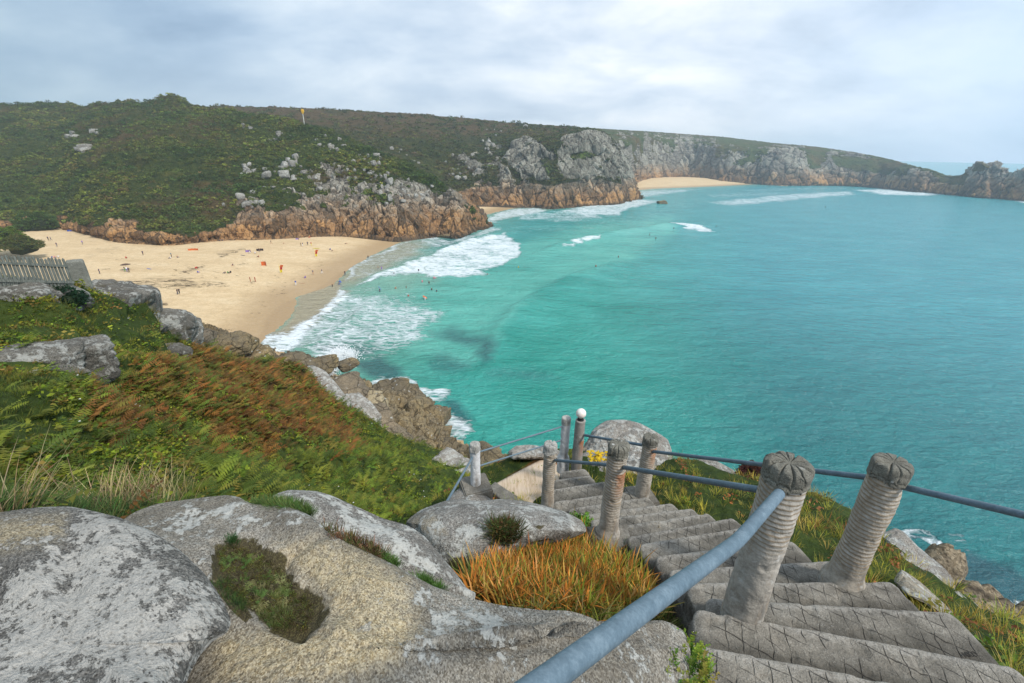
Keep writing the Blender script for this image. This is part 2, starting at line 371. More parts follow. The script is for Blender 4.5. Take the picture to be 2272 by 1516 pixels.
# ---- beach
def beach(name, poly_px, zf, shore, n=520, marks=None):
    lo = np.min(poly_px, 0); hi = np.max(poly_px, 0)
    gx, gy = np.meshgrid(np.linspace(lo[0], hi[0], n), np.linspace(lo[1], hi[1], n//2), indexing='ij')
    P = at_z(gx, gy, 0.*gx)
    for _ in range(6):
        P = at_z(gx, gy, zf(P[..., 0], P[..., 1]))
    Z = zf(P[..., 0], P[..., 1])
    D, S, T = line_dist(P[..., 0], P[..., 1], shore)
    px, py = gx, gy
    wet = sst(D*S, 20, 5)*.75
    if name == 'beach':
        wet = np.maximum(wet, poly_mask(px, py, [(545, 790), (585, 700), (620, 665), (690, 640), (745, 600), (790, 575), (860, 560), (760, 660), (700, 720), (600, 800)], 14)*.9)
    drift = np.zeros(px.shape)
    for q in (marks or []): drift = np.maximum(drift, q[2]*poly_mask(px, py, q[0], q[1]))
    P[..., 2] = Z+.05*fbm(P*np.array([.5, .5, 0]), 4, 3)
    return link(name, mk_mesh(name, P, gridf(n, n//2)[:, ::-1], MSAND, True, dict(wet=wet, drift=drift)))
m = NT('beach_sand'); pos = m.pos()
a = m.noise(m.scale(pos, (1, 2.2, 1), (0, 0, .2)), .05, 5., .6); f = m.noise(pos, 1.6, 4., .65); g = m.noise(m.scale(pos, (1, 3, 1), (0, 0, -.1)), .35, 5., .65)
col = m.ramp(m.math('ADD', m.math('MULTIPLY', a, .6), m.math('MULTIPLY', g, .4)), [(.3, (.52, .375, .21)), (.5, (.65, .485, .285)), (.7, (.72, .57, .365))])
col = m.mix(m.mr(m.math('ADD', m.math('MULTIPLY', f, .5), m.math('MULTIPLY', m.noise(pos, .45, 4., .7), .5)), .42, .62, 0., .5), col, (.40, .28, .145))
col = m.mix(m.math('MULTIPLY', m.attr('wet'), 1.), col, (.36, .235, .115))
dr = m.math('MULTIPLY', m.attr('drift'), m.mr(m.noise(m.scale(pos, (.35, 1.3, 1), (0, 0, .15)), .55, 6., .7), .48, .64))
col = m.mix(dr, col, (.10, .07, .04))
foot = m.vor(pos, .9); hh = m.math('ADD', m.math('MULTIPLY', foot, .25), m.math('MULTIPLY', f, .5))
MSAND = m.bsdf(col, m.mr(m.attr('wet'), 0., 1., .95, .32), m.bump(hh, 1., .35), .3)
tag(beach('beach', [(-600, 470), (1120, 1150)], beach_z, SHW2, 760, [
    ([(200, 620), (330, 618), (400, 612), (500, 630), (420, 640), (300, 640), (200, 636)], 6, .95),
    ([(480, 562), (540, 549), (545, 556), (490, 572)], 4, 1.), ([(395, 600), (450, 588), (452, 596), (405, 606)], 4, 1.), ([(340, 675), (370, 670), (372, 678), (345, 680)], 3, 1.), ([(195, 560), (260, 545), (270, 555), (200, 570)], 8, .4)]), kind='structure')
def bz2(X, Y):
    D, S, T = line_dist(X, Y, SH2); return np.clip(.035*D*S, -3, 2.6)
def bz3(X, Y):
    D, S, T = line_dist(X, Y, SH3); return np.clip(.07*D*S, -3, 6)
tag(beach('beach', [(985, 446), (1240, 500)], bz2, SH2, 360), kind='structure')
tag(beach('beach', [(1380, 385), (1760, 424)], bz3, SH3, 160), kind='structure')
# ================================================================ FAR LAND
def rockdisp(P, N, sc, amp, seed, crack=.5, stretch=1.0, ck=.12):
    Q = P/np.array([sc, sc, sc*stretch]); Q = Q + .35*np.stack([vnoise(Q*1.3, seed+3), vnoise(Q*1.3, seed+4), vnoise(Q*1.3, seed+5)], -1)
    d1, d2, cid = voronoi(Q, seed)
    return (cid-.5)*amp*2 - crack*amp*(1-sst(d2-d1, 0, ck*2)) , d2-d1, cid

def veg_rock_mat(name, orange_lo, orange_hi, joint=(.28, .28, .12), vegcols=None, rockcols=None, dens=1.0):
    m = NT(name); pos = m.pos(); z = m.z()
    rock = m.attr('rock'); brown = m.attr('brown'); lush = m.attr('lush')
    n0 = m.noise(pos, .035*dens, 5., .6); n1 = m.noise(pos, .22*dens, 5., .65); n2 = m.noise(pos, 1.1*dens, 4., .7); n3 = m.noise(pos, .5*dens, 3., .6)
    V = vegcols or [(.022, .042, .012), (.050, .070, .016), (.090, .105, .022)]
    veg = m.ramp(m.math('ADD', m.math('MULTIPLY', n1, .45), m.math('ADD', m.math('MULTIPLY', n2, .35), m.math('MULTIPLY', m.noise(pos, .07*dens, 4., .65), .2))), [(.38, V[0]), (.5, V[1]), (.62, V[2])])
    br = m.ramp(n1, [(.3, (.055, .040, .018)), (.7, (.135, .082, .034))])
    bf = m.mr(m.math('ADD', brown, m.math('MULTIPLY', m.math('SUBTRACT', n0, .5), 2.4)), .25, .75)
    veg = m.mix(m.math('MULTIPLY', bf, .85), veg, br)
    veg = m.mix(m.math('MULTIPLY', m.mr(m.math('ADD', lush, m.math('MULTIPLY', m.math('SUBTRACT', n3, .5), 1.6)), .45, .8), .85), veg, (.13, .19, .030))
    K = rockcols or [(.13, .12, .10), (.27, .25, .205), (.43, .41, .35)]
    v1 = m.vor(m.scale(pos, joint), 1., 'DISTANCE_TO_EDGE'); vc = m.vor(m.scale(pos, joint), 1., 'F1', 'Color')
    vcs = m.n('ShaderNodeSeparateColor', {0: vc}).outputs[0]
    v2 = m.vor(m.scale(pos, (joint[0]*2.7, joint[1]*2.7, joint[2]*3.2)), 1., 'DISTANCE_TO_EDGE')
    rk = m.ramp(m.math('ADD', m.math('MULTIPLY', n2, .55), m.math('MULTIPLY', vcs, .45)), [(.25, K[0]), (.5, K[1]), (.75, K[2])])
    oz = m.math('ADD', z, m.math('MULTIPLY', m.math('SUBTRACT', n1, .5), (orange_hi-orange_lo)*1.6))
    of = m.mr(oz, orange_lo, orange_hi, 1., 0.)
    oc = m.ramp(m.math('ADD', m.math('MULTIPLY', n3, .5), m.math('MULTIPLY', vcs, .5)), [(.25, (.12, .068, .030)), (.5, (.29, .155, .065)), (.75, (.47, .25, .09))])
    rk = m.mix(m.math('MULTIPLY', of, .92), rk, oc)
    rk = m.mix(m.mr(m.math('ADD', z, m.math('MULTIPLY', n1, 3.)), 2.4, 4.6, .85, 0.), rk, (.075, .055, .038))
    rk = m.mix(m.math('MULTIPLY', m.mr(v1, 0., .06, 1., 0.), .88), rk, (.035, .028, .022))
    rk = m.mix(m.math('MULTIPLY', m.mr(v2, 0., .06, 1., 0.), .6), rk, (.05, .04, .03))
    f = m.mr(m.math('ADD', rock, m.math('MULTIPLY', m.math('SUBTRACT', n2, .5), .5)), .42, .56)
    col = m.mix(f, veg, rk)
    hr = m.math('ADD', m.math('MULTIPLY', m.math('MINIMUM', v1, .12), 6.), m.math('ADD', m.math('MULTIPLY', m.math('MINIMUM', v2, .1), 3.), m.math('MULTIPLY', n2, .9)))
    hv = m.math('ADD', m.math('MULTIPLY', n2, 2.6), m.math('MULTIPLY', n1, 3.5))
    hh = m.n('ShaderNodeMix', data_type='FLOAT'); m.set(hh.inputs[0], f); m.set(hh.inputs[2], hv); m.set(hh.inputs[3], hr)
    return m.bsdf(col, .95, m.bump(hh.outputs[0], 1.0, .8), .15)

def station(px, by, bz, rows):
    """base point on height bz, then rows (py, extra distance) going up the slope, then ground behind the crest"""
    b = at_z(px, by, bz); d0 = math.hypot(b[0], b[1]); out = []
    u = np.array([b[0], b[1], 0])/d0
    out.append(b-u*1.5+np.array([0, 0, -5.]))
    out.append(b)
    for (py, dd) in rows: out.append(at_d(px, py, d0+dd))
    last = out[-1]; out.append(last+u*45+np.array([0, 0, -3.])); out.append(last+u*260+np.array([0, 0, -14.]))
    return out
LAND = {}
def smooth_rand(n, s): return vnoise(np.stack([np.arange(n)*.35, np.zeros(n), np.zeros(n)], -1), s)

# ---- near side of the bay: slope above the beach and its headland
A = [station(-420, 520, 5, [(470, 25), (400, 110), (310, 230), (240, 420)]),
     station(-150, 515, 5, [(470, 25), (400, 110), (310, 230), (238, 410)]),
     station(0, 512, 4.5, [(485, 20), (400, 110), (310, 230), (238, 400)]),
     station(60, 508, 4.5, [(490, 14), (400, 100), (310, 220), (238, 390)]),
     station(130, 503, 4.5, [(490, 10), (395, 95), (305, 210), (236, 380)]),
     station(190, 517, 4.2, [(498, 6), (395, 80), (305, 190), (240, 360)]),
     station(260, 533, 4, [(503, 7), (400, 75), (300, 175), (236, 335)]),
     station(330, 539, 3.6, [(506, 7), (400, 75), (300, 165), (234, 310)]),
     station(385, 541, 3.4, [(512, 6), (400, 75), (300, 160), (232, 290)]),
     station(430, 536, 3.4, [(508, 6), (395, 75), (300, 155), (240, 260)]),
     station(500, 530, 3.4, [(495, 8), (390, 70), (305, 140), (247, 225)]),
     station(570, 528, 3.4, [(482, 9), (385, 65), (310, 125), (258, 190)]),
     station(640, 524, 3.4, [(478, 9), (385, 58), (320, 105), (270, 160)]),
     station(700, 520, 3.4, [(472, 9), (385, 52), (325, 92), (281, 138)]),
     station(760, 518, 3.2, [(466, 10), (390, 45), (340, 78), (302, 112)]),
     station(820, 522, 2.8, [(462, 10), (400, 40), (360, 66), (332, 90)]),
     station(880, 527, 2.2, [(462, 10), (415, 33), (385, 52), (360, 72)]),
     station(930, 527, 1.0, [(462, 10), (425, 27), (400, 42), (380, 56)]),
     station(975, 527, 0, [(468, 9), (440, 20), (420, 31), (404, 42)]),
     station(1015, 530, 0, [(485, 7), (460, 14), (445, 22), (434, 30)]),
     station(1050, 517, 0, [(496, 5), (482, 9), (474, 14), (467, 19)]),
     station(1078, 509, 0, [(502, 3), (497, 5), (494, 8), (491, 10)]),
     station(1096, 505, -.6, [(505, 1), (505, 2), (505, 3), (505, 4)])]
P, U, V = loft(A, 1150, [3, 70, 170, 150, 130, 10, 4])
px, py = proj(P); N = normals(P); N = N*np.sign((N*(CAM-P)).sum(-1, keepdims=True))
topm = sst(V, 5.6, 5.0)
n_l = fbm(P/14., 4, 61); cliff = sst(V, 2.28, 1.98); cliff = np.clip(cliff+0*V, 0, 1)
cl_right = sst(px, 480, 760)            # rocks reach higher up the slope towards the headland
hi = sst(V, 4.9, 2.1)
rockm = np.maximum(cliff, sst(cl_right*hi*1.0+fbm(P/np.array([6., 6., 9.]), 4, 71, .6)*.95, .66, .84))
tipm = sst(px, 930, 1000)*sst(py, 395, 440); rockm = np.maximum(rockm, tipm*sst(fbm(P/6., 3, 72), -.5, -.2))
for poly, fe in (([(525, 445), (560, 425), (600, 470), (640, 480), (660, 530), (520, 530), (530, 490)], 10),
                 ([(880, 395), (960, 420), (1010, 450), (1040, 520), (860, 525), (850, 450)], 14)):
    rockm = np.maximum(rockm, poly_mask(px, py, poly, fe)*sst(fbm(P/5., 3, 73), -.25, .0))
# where scrub spills over the cliff top
rockm = rockm*(1-sst(V, 1.75, 2.05)*sst(px, 520, 380)*sst(fbm(P/9., 3, 75), -.1, .15))
rockm *= 1-poly_mask(px, py, [(330, 470), (520, 440), (520, 500), (470, 512), (420, 528), (375, 512), (350, 505)], 6)
e1, ed, ci = rockdisp(P, N, 5.5, 1.5, 5, .8, 2.3); e2, _, _ = rockdisp(P, N, 2.4, .5, 9, .6, 1.5)
big = fbm(P/np.array([30., 30., 60.]), 3, 77)*2.2*topm
scrub = fbm(P/3.2, 4, 79)*1.5*topm+fbm(P/11., 2, 80)*1.6*topm+np.abs(vnoise(P/1.7, 81))*1.1
base_lock = sst(V, .95, 1.12)
hedge = line_dist(px, py, [(190, 372), (240, 360), (300, 345), (360, 338)])[0]
scr2 = 1.6*np.exp(-(hedge/6)**2)
ridgebush = topm*0
for bx, bw, bh in ((382, 34, 7.), (335, 14, 3.), (290, 30, 3.), (240, 40, 2.), (150, 26, 3.5), (100, 22, 2.5), (60, 60, 1.5), (500, 60, 1.2)):
    ridgebush += bh*np.exp(-((px-bx)/bw)**4)*sst(V, 4.7, 5.0)*sst(V, 5.25, 5.02)
dn = rockm*(e1+e2)+(1-rockm)*(scrub+scr2)
P2 = P+N*(dn*base_lock)[..., None]+N*(big*sst(V, 1, 2))[..., None]
P2[..., 2] += ridgebush
brown = .12*sst(fbm(P/45., 3, 88), .0, .3)+.35*poly_mask(px, py, [(150, 270), (500, 255), (480, 330), (250, 370), (200, 400)], 40)+.45*poly_mask(px, py, [(420, 400), (540, 380), (530, 500), (330, 500), (300, 440)], 30)+.5*poly_mask(px, py, [(690, 375), (760, 370), (770, 395), (690, 400)], 8)+.18*sst(py, 330, 240)
lush = .30*sst(fbm(P/np.array([30., 30., 10.]), 3, 89), .12, .35)+.5*poly_mask(px, py, [(-100, 420), (140, 425), (150, 500), (-100, 500)], 30)+.42*cl_right*hi+.3*poly_mask(px, py, [(340, 370), (420, 370), (420, 385), (350, 385)], 10)
MA = veg_rock_mat('heath_hillside', 8, 22, (.20, .20, .075), [(.014, .030, .008), (.042, .060, .012), (.095, .105, .018)])
nu, nv = P.shape[:2]
tag(link('hillside', mk_mesh('hillside', P2, gridf(nu, nv), MA, True, dict(rock=rockm, brown=brown, lush=lush))), kind='structure')
LAND['A'] = (P2, V)

# ---- second headland
B = []
for st in ((330, 480, 4, (440, 10), (360, 60), (300, 150), (239, 420)), (500, 475, 4, (440, 10), (365, 60), (300, 150), (239, 400)), (650, 470, 4, (435, 10), (365, 60), (305, 150), (241, 380)),
           (800, 465, 4, (430, 12), (365, 60), (310, 140), (249, 350)), (930, 460, 4, (425, 12), (370, 60), (315, 130), (256, 330)), (1000, 455, 3, (425, 12), (375, 60), (320, 120), (262, 310)),
           (1060, 454, 2.5, (412, 14), (375, 45), (325, 110), (266, 300)), (1120, 457, 1.5, (408, 14), (370, 40), (320, 100), (273, 280)), (1180, 462, 0, (405, 14), (355, 34), (315, 70), (278, 250)),
           (1230, 465, 0, (405, 14), (355, 34), (315, 60), (282, 230)), (1280, 461, 0, (398, 16), (350, 34), (305, 55), (286, 200)), (1320, 458, 0, (396, 16), (350, 32), (305, 52), (292, 150)),
           (1350, 456, 0, (400, 14), (365, 28), (330, 45), (306, 90)), (1378, 453, 0, (410, 12), (385, 22), (360, 34), (335, 55)), (1398, 449, 0, (425, 8), (408, 14), (395, 20), (380, 30)),
           (1412, 446, 0, (436, 5), (428, 8), (423, 11), (419, 14)), (1424, 444, -.5, (443, 1), (443, 2), (442, 3), (442, 4))):
    B.append(station(st[0], st[1], st[2], list(st[3:])))
P, U, V = loft(B, 900, [3, 80, 120, 110, 110, 8, 3])
px, py = proj(P); N = normals(P); N = N*np.sign((N*(CAM-P)).sum(-1, keepdims=True))
topm = sst(V, 5.6, 5.0)
cliff = sst(V, 2.3, 1.9)
rockm = cliff*(1-.6*sst(V, 1.8, 2.0))
butt = np.zeros(px.shape)
for poly, fe in (([(1125, 340), (1140, 312), (1165, 305), (1200, 318), (1195, 345), (1210, 370), (1225, 400), (1160, 400), (1130, 370), (1118, 355)], 7),
                 ([(1238, 330), (1250, 305), (1290, 300), (1320, 292), (1350, 305), (1390, 350), (1420, 400), (1300, 400), (1245, 395), (1235, 360)], 7),
                 ([(1075, 325), (1085, 310), (1092, 325), (1085, 335)], 4), ([(1190, 335), (1200, 322), (1215, 330), (1232, 345), (1225, 352), (1200, 350)], 4),
                 ([(1005, 350), (1030, 345), (1060, 360), (1085, 385), (1090, 400), (1060, 400), (1040, 375)], 6),
                 ([(1110, 375), (1130, 372), (1140, 420), (1110, 420)], 6),
                 ([(1340, 300), (1380, 320), (1400, 350), (1420, 440), (1380, 440), (1360, 340)], 6)):
    butt = np.maximum(butt, poly_mask(px, py, poly, fe))
holes = poly_mask(px, py, [(1265, 345), (1300, 338), (1320, 350), (1290, 358), (1262, 355)], 5)+poly_mask(px, py, [(1205, 360), (1235, 375), (1240, 395), (1215, 392)], 5)
rockm = np.maximum(rockm, sst(butt*.95+fbm(P/7., 4, 171, .6)*.85-holes*.9, .45, .65))
rockm = np.maximum(rockm, sst(fbm(P/8., 4, 172), .28, .42)*sst(px, 980, 1080)*sst(V, 4.7, 3.5)*.9)
e1, ed, ci = rockdisp(P, N, 9., 2.0, 15, .8, 2.2); e2, _, _ = rockdisp(P, N, 3.2, .7, 19, .6, 1.8)
base_lock = sst(V, .95, 1.15)
scrub = (fbm(P/4., 4, 179)*1.2+np.abs(vnoise(P/2.2, 181))*.9)*topm
P2 = P+N*((rockm*(e1+e2)+(1-rockm)*scrub+butt*3.*sst(V, 5, 4.)+fbm(P/np.array([35., 35., 70.]), 3, 177)*2.5*topm)*base_lock)[..., None]
brown = .55*sst(py, 330, 262)+.2; lush = .45*poly_mask(px, py, [(880, 340), (1000, 350), (1110, 400), (1000, 420)], 30)+.6*holes
MB_ = veg_rock_mat('headland_heath', 8, 24, (.12, .12, .055), [(.018, .028, .010), (.042, .050, .014), (.085, .085, .022)], [(.13, .125, .10), (.235, .225, .185), (.35, .34, .285)], .8)
nu, nv = P.shape[:2]
tag(link('headland', mk_mesh('headland', P2, gridf(nu, nv), MB_, True, dict(rock=rockm, brown=brown, lush=lush))), kind='structure')
LAND['B'] = (P2, V)

# ---- far cliffs and the rocky point
Cc = []
for st in ((1100, 425, 0, (385, 20), (340, 60), (300, 140), (271, 350)), (1300, 422, 0, (375, 20), (335, 55), (305, 120), (284, 320)), (1400, 405, 6, (372, 14), (335, 40), (305, 90), (290, 300)),
           (1450, 397, 5, (368, 14), (335, 36), (308, 85), (293, 300)), (1520, 394, 5, (365, 16), (335, 36), (310, 80), (298, 290)), (1600, 402, 3, (368, 16), (340, 36), (318, 80), (304, 280)),
           (1660, 409, 0, (370, 18), (342, 40), (325, 80), (311, 270)), (1720, 412, 0, (372, 18), (345, 40), (328, 80), (318, 240)), (1800, 413, 0, (374, 18), (350, 40), (335, 80), (325, 210)),
           (1860, 413, 0, (376, 18), (352, 44), (340, 85), (333, 180)), (1920, 416, 0, (382, 18), (360, 40), (348, 75), (343, 130)), (1975, 421, 0, (390, 16), (370, 34), (360, 60), (354, 90)),
           (2030, 427, 0, (400, 14), (385, 26), (376, 44), (369, 66)), (2070, 430, 0, (408, 12), (396, 22), (387, 36), (378, 50)), (2095, 432, 0, (412, 10), (402, 18), (396, 28), (388, 40)),
           (2125, 435, 0, (415, 10), (404, 18), (396, 26), (390, 34)), (2145, 437, 0, (415, 10), (402, 18), (392, 26), (382, 34)), (2165, 439, 0, (412, 10), (396, 18), (380, 26), (367, 34)),
           (2177, 440, 0, (412, 10), (394, 18), (376, 26), (361, 32)), (2190, 441, 0, (412, 10), (394, 18), (380, 26), (368, 32)), (2200, 441, 0, (412, 10), (394, 18), (378, 26), (365, 32)),
           (2222, 443, 0, (414, 10), (398, 18), (384, 26), (373, 32)), (2228, 443, 0, (414, 10), (400, 18), (390, 26), (382, 32)), (2245, 445, 0, (416, 10), (402, 18), (392, 26), (383, 32)), (2262, 446, 0, (418, 10), (402, 18), (388, 26), (377, 32)),
           (2290, 449, 0, (420, 10), (404, 18), (390, 26), (379, 32)), (2360, 456, 0, (430, 10), (415, 16), (405, 22), (398, 28)), (2440, 465, 0, (450, 8), (440, 12), (436, 16), (433, 20)), (2480, 472, -1, (470, 2), (469, 4), (468, 6), (468, 8))):
    Cc.append(station(st[0], st[1], st[2], list(st[3:])))
P, U, V = loft(Cc, 1250, [3, 70, 80, 70, 70, 6, 3])
px, py = proj(P); N = normals(P); N = N*np.sign((N*(CAM-P)).sum(-1, keepdims=True))
topm = sst(V, 5.6, 5.0)
L = np.cumsum(np.linalg.norm(np.diff(P[:, 10, :2], axis=0, prepend=P[:1, 10, :2]), axis=1))[:, None]+0*V
rib = fbm(np.stack([L/38., P[..., 2]/160., 0*L], -1), 3, 271)
rockm = np.maximum(sst(V, 2.35, 1.9), sst(rib*1.3+fbm(P/12., 4, 272, .6)*1.0+(3.9-V)*.42, .0, .26)*sst(V, 4.95, 4.4))
rockm *= 1-.9*poly_mask(px, py, [(1840, 345), (1940, 352), (1950, 380), (1900, 385), (1850, 370)], 12)
rockm = np.maximum(rockm, sst(px, 2135, 2150)*sst(fbm(P/12., 3, 273), -.35, .05))
rockm *= 1-.85*poly_mask(px, py, [(2085, 390), (2150, 390), (2140, 412), (2080, 408)], 8)
e1, ed, ci = rockdisp(P, N, 15., 3.0, 25, .8, 3.0); e2, _, _ = rockdisp(P, N, 6., 1.3, 29, .6, 2.)
base_lock = sst(V, .95, 1.15)
P2 = P+N*((rockm*(e1+e2)+(1-rockm)*fbm(P/6., 4, 279)*1.6*topm+rib*9.*sst(V, 4.8, 2.5))*base_lock)[..., None]
brown = .35+0*V; lush = .1+0*V
MC_ = veg_rock_mat('far_cliff_heath', 8, 30, (.055, .055, .022), [(.030, .050, .018), (.060, .080, .024), (.10, .12, .034)], [(.15, .14, .12), (.245, .235, .195), (.34, .33, .28)], .5)
nu, nv = P.shape[:2]
tag(link('far_cliffs', mk_mesh('far_cliffs', P2, gridf(nu, nv), MC_, True, dict(rock=rockm, brown=brown, lush=lush))), kind='structure')
LAND['C'] = (P2, V)
# ================================================================ NEAR MATERIALS
def granite(name, base=((.085, .078, .068), (.24, .225, .20), (.46, .44, .40)), lichen=.5, sc=1., yellow=0., dark=.4, bumpd=.014, grain=110., joint=0., lic_col=(.56, .56, .52), moss=0., lsc=5., an=None):
    m = NT(name); pos = m.pos()
    p = m.scale(m.scale(pos, (1, 1, 1), an[1]) if an else pos, (sc*(an[0] if an else 1.), sc, sc))
    n0 = m.noise(p, 1.3, 5., .6, .3); n1 = m.noise(p, 6., 5., .65); n2 = m.noise(p, 26., 4., .7); g = m.noise(p, grain, 3., .75)
    gs = m.vor(p, grain*1.3, 'F1', 'Color'); gs = m.n('ShaderNodeSeparateColor', {0: gs}).outputs[0]
    v = m.math('ADD', m.math('MULTIPLY', n1, .35), m.math('ADD', m.math('MULTIPLY', g, .3), m.math('MULTIPLY', gs, .35)))
    col = m.ramp(v, [(.30, base[0]), (.48, base[1]), (.68, base[2])])
    col = m.mix(m.math('MULTIPLY', m.mr(n0, .62, .42), dark), col, (.075, .07, .062))
    ye = m.math('ADD', m.attr('stain'), yellow)
    col = m.mix(m.math('MULTIPLY', m.math('MINIMUM', ye, 1.), m.mr(m.math('ADD', n2, m.math('MULTIPLY', gs, .3)), .40, .85, .25, 1.)), col, m.mix(gs, (.40, .29, .13), (.62, .53, .36)))
    # crusty lichen: big patches broken up at their rims, and small round spots
    la = m.noise(p, lsc*.7, 6., .7, .0); lb = m.noise(p, lsc*3.4, 5., .75)
    lf = m.math('ADD', m.math('MULTIPLY', la, .55), m.math('ADD', m.math('MULTIPLY', lb, .45), m.math('MULTIPLY', m.math('SUBTRACT', m.attr('lich'), .5), .10)))
    th = .5-.13*(lichen-.5)
    f1 = m.mr(lf, th, th+.035)
    spots = m.vor(p, lsc*1.15); f2 = m.math('MULTIPLY', m.mr(m.math('ADD', spots, m.math('MULTIPLY', m.math('SUBTRACT', n2, .5), .5)), .17, .12), m.mr(m.noise(p, lsc*.3, 2., .5), .45, .55))
    lcol = m.ramp(m.math('ADD', m.math('MULTIPLY', g, .5), m.math('MULTIPLY', n2, .5)), [(.3, tuple(c*.62 for c in lic_col)), (.6, lic_col)])
    fl = m.math('MAXIMUM', f1, f2)
    col = m.mix(m.math('MULTIPLY', fl, .86), col, lcol)
    mo = m.mr(m.math('ADD', m.attr('moss'), m.math('MULTIPLY', m.math('SUBTRACT', n1, .5), .9)), .42, .58)
    if moss: mo = m.math('MAXIMUM', mo, m.math('MULTIPLY', m.mr(m.noise(p, 2.2, 4., .6), .60, .68), moss))
    col = m.mix(m.math('MULTIPLY', mo, .95), col, m.ramp(g, [(.3, (.022, .016, .010)), (.5, (.060, .048, .020)), (.62, (.11, .095, .035)), (.75, (.26, .22, .14))]))
    pit = m.mr(m.vor(p, grain*.35), .0, .35, .25, 1.); col = m.mix(m.math('SUBTRACT', 1., pit), col, m.mix(1., col, (.35, .33, .3), 'MULTIPLY'))
    if joint:
        jw = m.n('ShaderNodeVectorMath', operation='MULTIPLY_ADD'); m.set(jw.inputs[0], m.n('ShaderNodeTexNoise', {'Vector': pos, 'Scale': joint*1.2, 'Detail': 3.}).outputs['Color']); m.set(jw.inputs[1], (.5/joint, .5/joint, .5/joint)); m.set(jw.inputs[2], pos)
        je = m.vor(jw.outputs[0], joint, 'DISTANCE_TO_EDGE'); je2 = m.vor(jw.outputs[0], joint*2.6, 'DISTANCE_TO_EDGE')
        col = m.mix(m.math('MAXIMUM', m.mr(je, 0., .05, .85, 0.), m.mr(je2, 0., .04, .5, 0.)), col, (.03, .022, .015))
    h = m.math('ADD', m.math('ADD', m.math('MULTIPLY', n2, 1.0), m.math('ADD', m.math('MULTIPLY', pit, .3), m.math('MULTIPLY', g, .45))), m.math('ADD', m.math('MULTIPLY', fl, .28), m.math('MULTIPLY', n1, 2.2)))
    return m.bsdf(col, .92, m.bump(h, bumpd, 1.), .25)
def grain_frame(px, depths):
    """direction in which the rock surface is drawn out, from three points on it: grain is laid finer that way"""
    (x0, y0), (x1, y1), (x2, y2) = px; a, b, c = [at_depth(x, y, d) for (x, y), d in zip(px, depths)]
    e1 = (b-a)/np.linalg.norm(b-a); n_ = np.cross(e1, c-a); n_ /= np.linalg.norm(n_); e2 = np.cross(n_, e1); o = (a+b+c)/3
    p0 = np.array(proj(o)); J = np.stack([(np.array(proj(o+e1*1e-3))-p0)/1e-3, (np.array(proj(o+e2*1e-3))-p0)/1e-3], 1); U_, S_, Vt = np.linalg.svd(J)
    v0 = e1*Vt[0, 0]+e2*Vt[0, 1]; v1 = np.cross(n_, v0); M_ = Matrix([list(v0), list(v1), list(n_)]); return (float(min((S_[0]/S_[1])**.8, 3.)), tuple(M_.to_euler()))
G_SLAB = granite('granite_slab', an=grain_frame([(600, 1200), (1100, 1400), (750, 1490)], [2.15, 1.78, 1.45]), lichen=.1, yellow=.17, dark=.65)
G_LICH = granite('granite_white_lichen', an=grain_frame([(120, 1220), (400, 1330), (200, 1480)], [1.50, 1.36, 1.20]), lichen=.60, lsc=9., dark=.8, base=((.055, .053, .05), (.15, .145, .13), (.34, .32, .29)), lic_col=(.52, .50, .455))
G_GREY = granite('granite_grey', lichen=.4, dark=.45, moss=.25)
G_FAR = granite('granite_hillside', lichen=.55, lsc=3.2, base=((.06, .058, .05), (.17, .16, .135), (.32, .30, .26)), lic_col=(.46, .46, .42), sc=.55, bumpd=.05, dark=.6, moss=.5)
G_PALE = granite('granite_pale', base=((.20, .175, .15), (.34, .31, .27), (.48, .45, .40)), lichen=.5, sc=.7, bumpd=.03)
G_SHORE = granite('granite_shore', base=((.070, .050, .024), (.225, .160, .072), (.39, .285, .14)), lichen=-1.5, sc=.16, bumpd=.12, dark=.7, yellow=.05, joint=.55)
G_PINK = granite('granite_pink_brown', base=((.080, .062, .042), (.235, .180, .115), (.37, .29, .195)), lichen=-.6, sc=.18, bumpd=.10, dark=.6, yellow=.0, joint=.4)
G_HILL = granite('granite_far_outcrop', base=((.20, .19, .165), (.34, .325, .285), (.48, .46, .41)), lichen=.3, sc=.08, bumpd=.3, dark=.5)

def ico(sub):
    import bmesh
    bm = bmesh.new(); bmesh.ops.create_icosphere(bm, subdivisions=sub, radius=1)
    V = np.array([v.co[:] for v in bm.verts]); F = np.array([[v.index for v in f.verts] for f in bm.faces]); bm.free(); return V, F
_ICO = {}
def rock_mesh(seed, dims, sub=4, facets=9, rough=.10, crack=.05, bevel=.10):
    """weathered joint block: a ball cut by planes with softened arrises, then roughened"""
    if sub not in _ICO: _ICO[sub] = ico(sub)
    V, F = _ICO[sub]; r = np.random.default_rng(seed); D = V/np.linalg.norm(V, axis=1, keepdims=True)
    ns = r.normal(size=(facets, 3)); ns /= np.linalg.norm(ns, axis=1, keepdims=True)
    base = np.array([[1, 0, 0], [-1, 0, 0], [0, 1, 0], [0, -1, 0], [0, 0, 1], [0, 0, -1.]])+r.normal(size=(6, 3))*.14
    base /= np.linalg.norm(base, axis=1, keepdims=True); ns = np.concatenate([base, ns]); dd = np.concatenate([r.uniform(.68, .8, 6), r.uniform(.82, .98, facets)])
    c = D@ns.T; rad = dd/np.maximum(c, 1e-3); rad[c < .05] = 9
    k = 1/bevel; sm = -np.log(np.exp(-k*np.minimum(rad, 3)).sum(1))/k
    P = D*np.clip(sm, .3, 1.2)[:, None]
    P = P*(1+rough*fbm(P*1.8+seed, 4, seed)[:, None])
    d1, d2, _ = voronoi(P*1.7+seed, seed+5); P = P*(1-crack*(1-sst(d2-d1, 0, .14)))[:, None]
    P = P*np.array(dims)/2
    return P, F
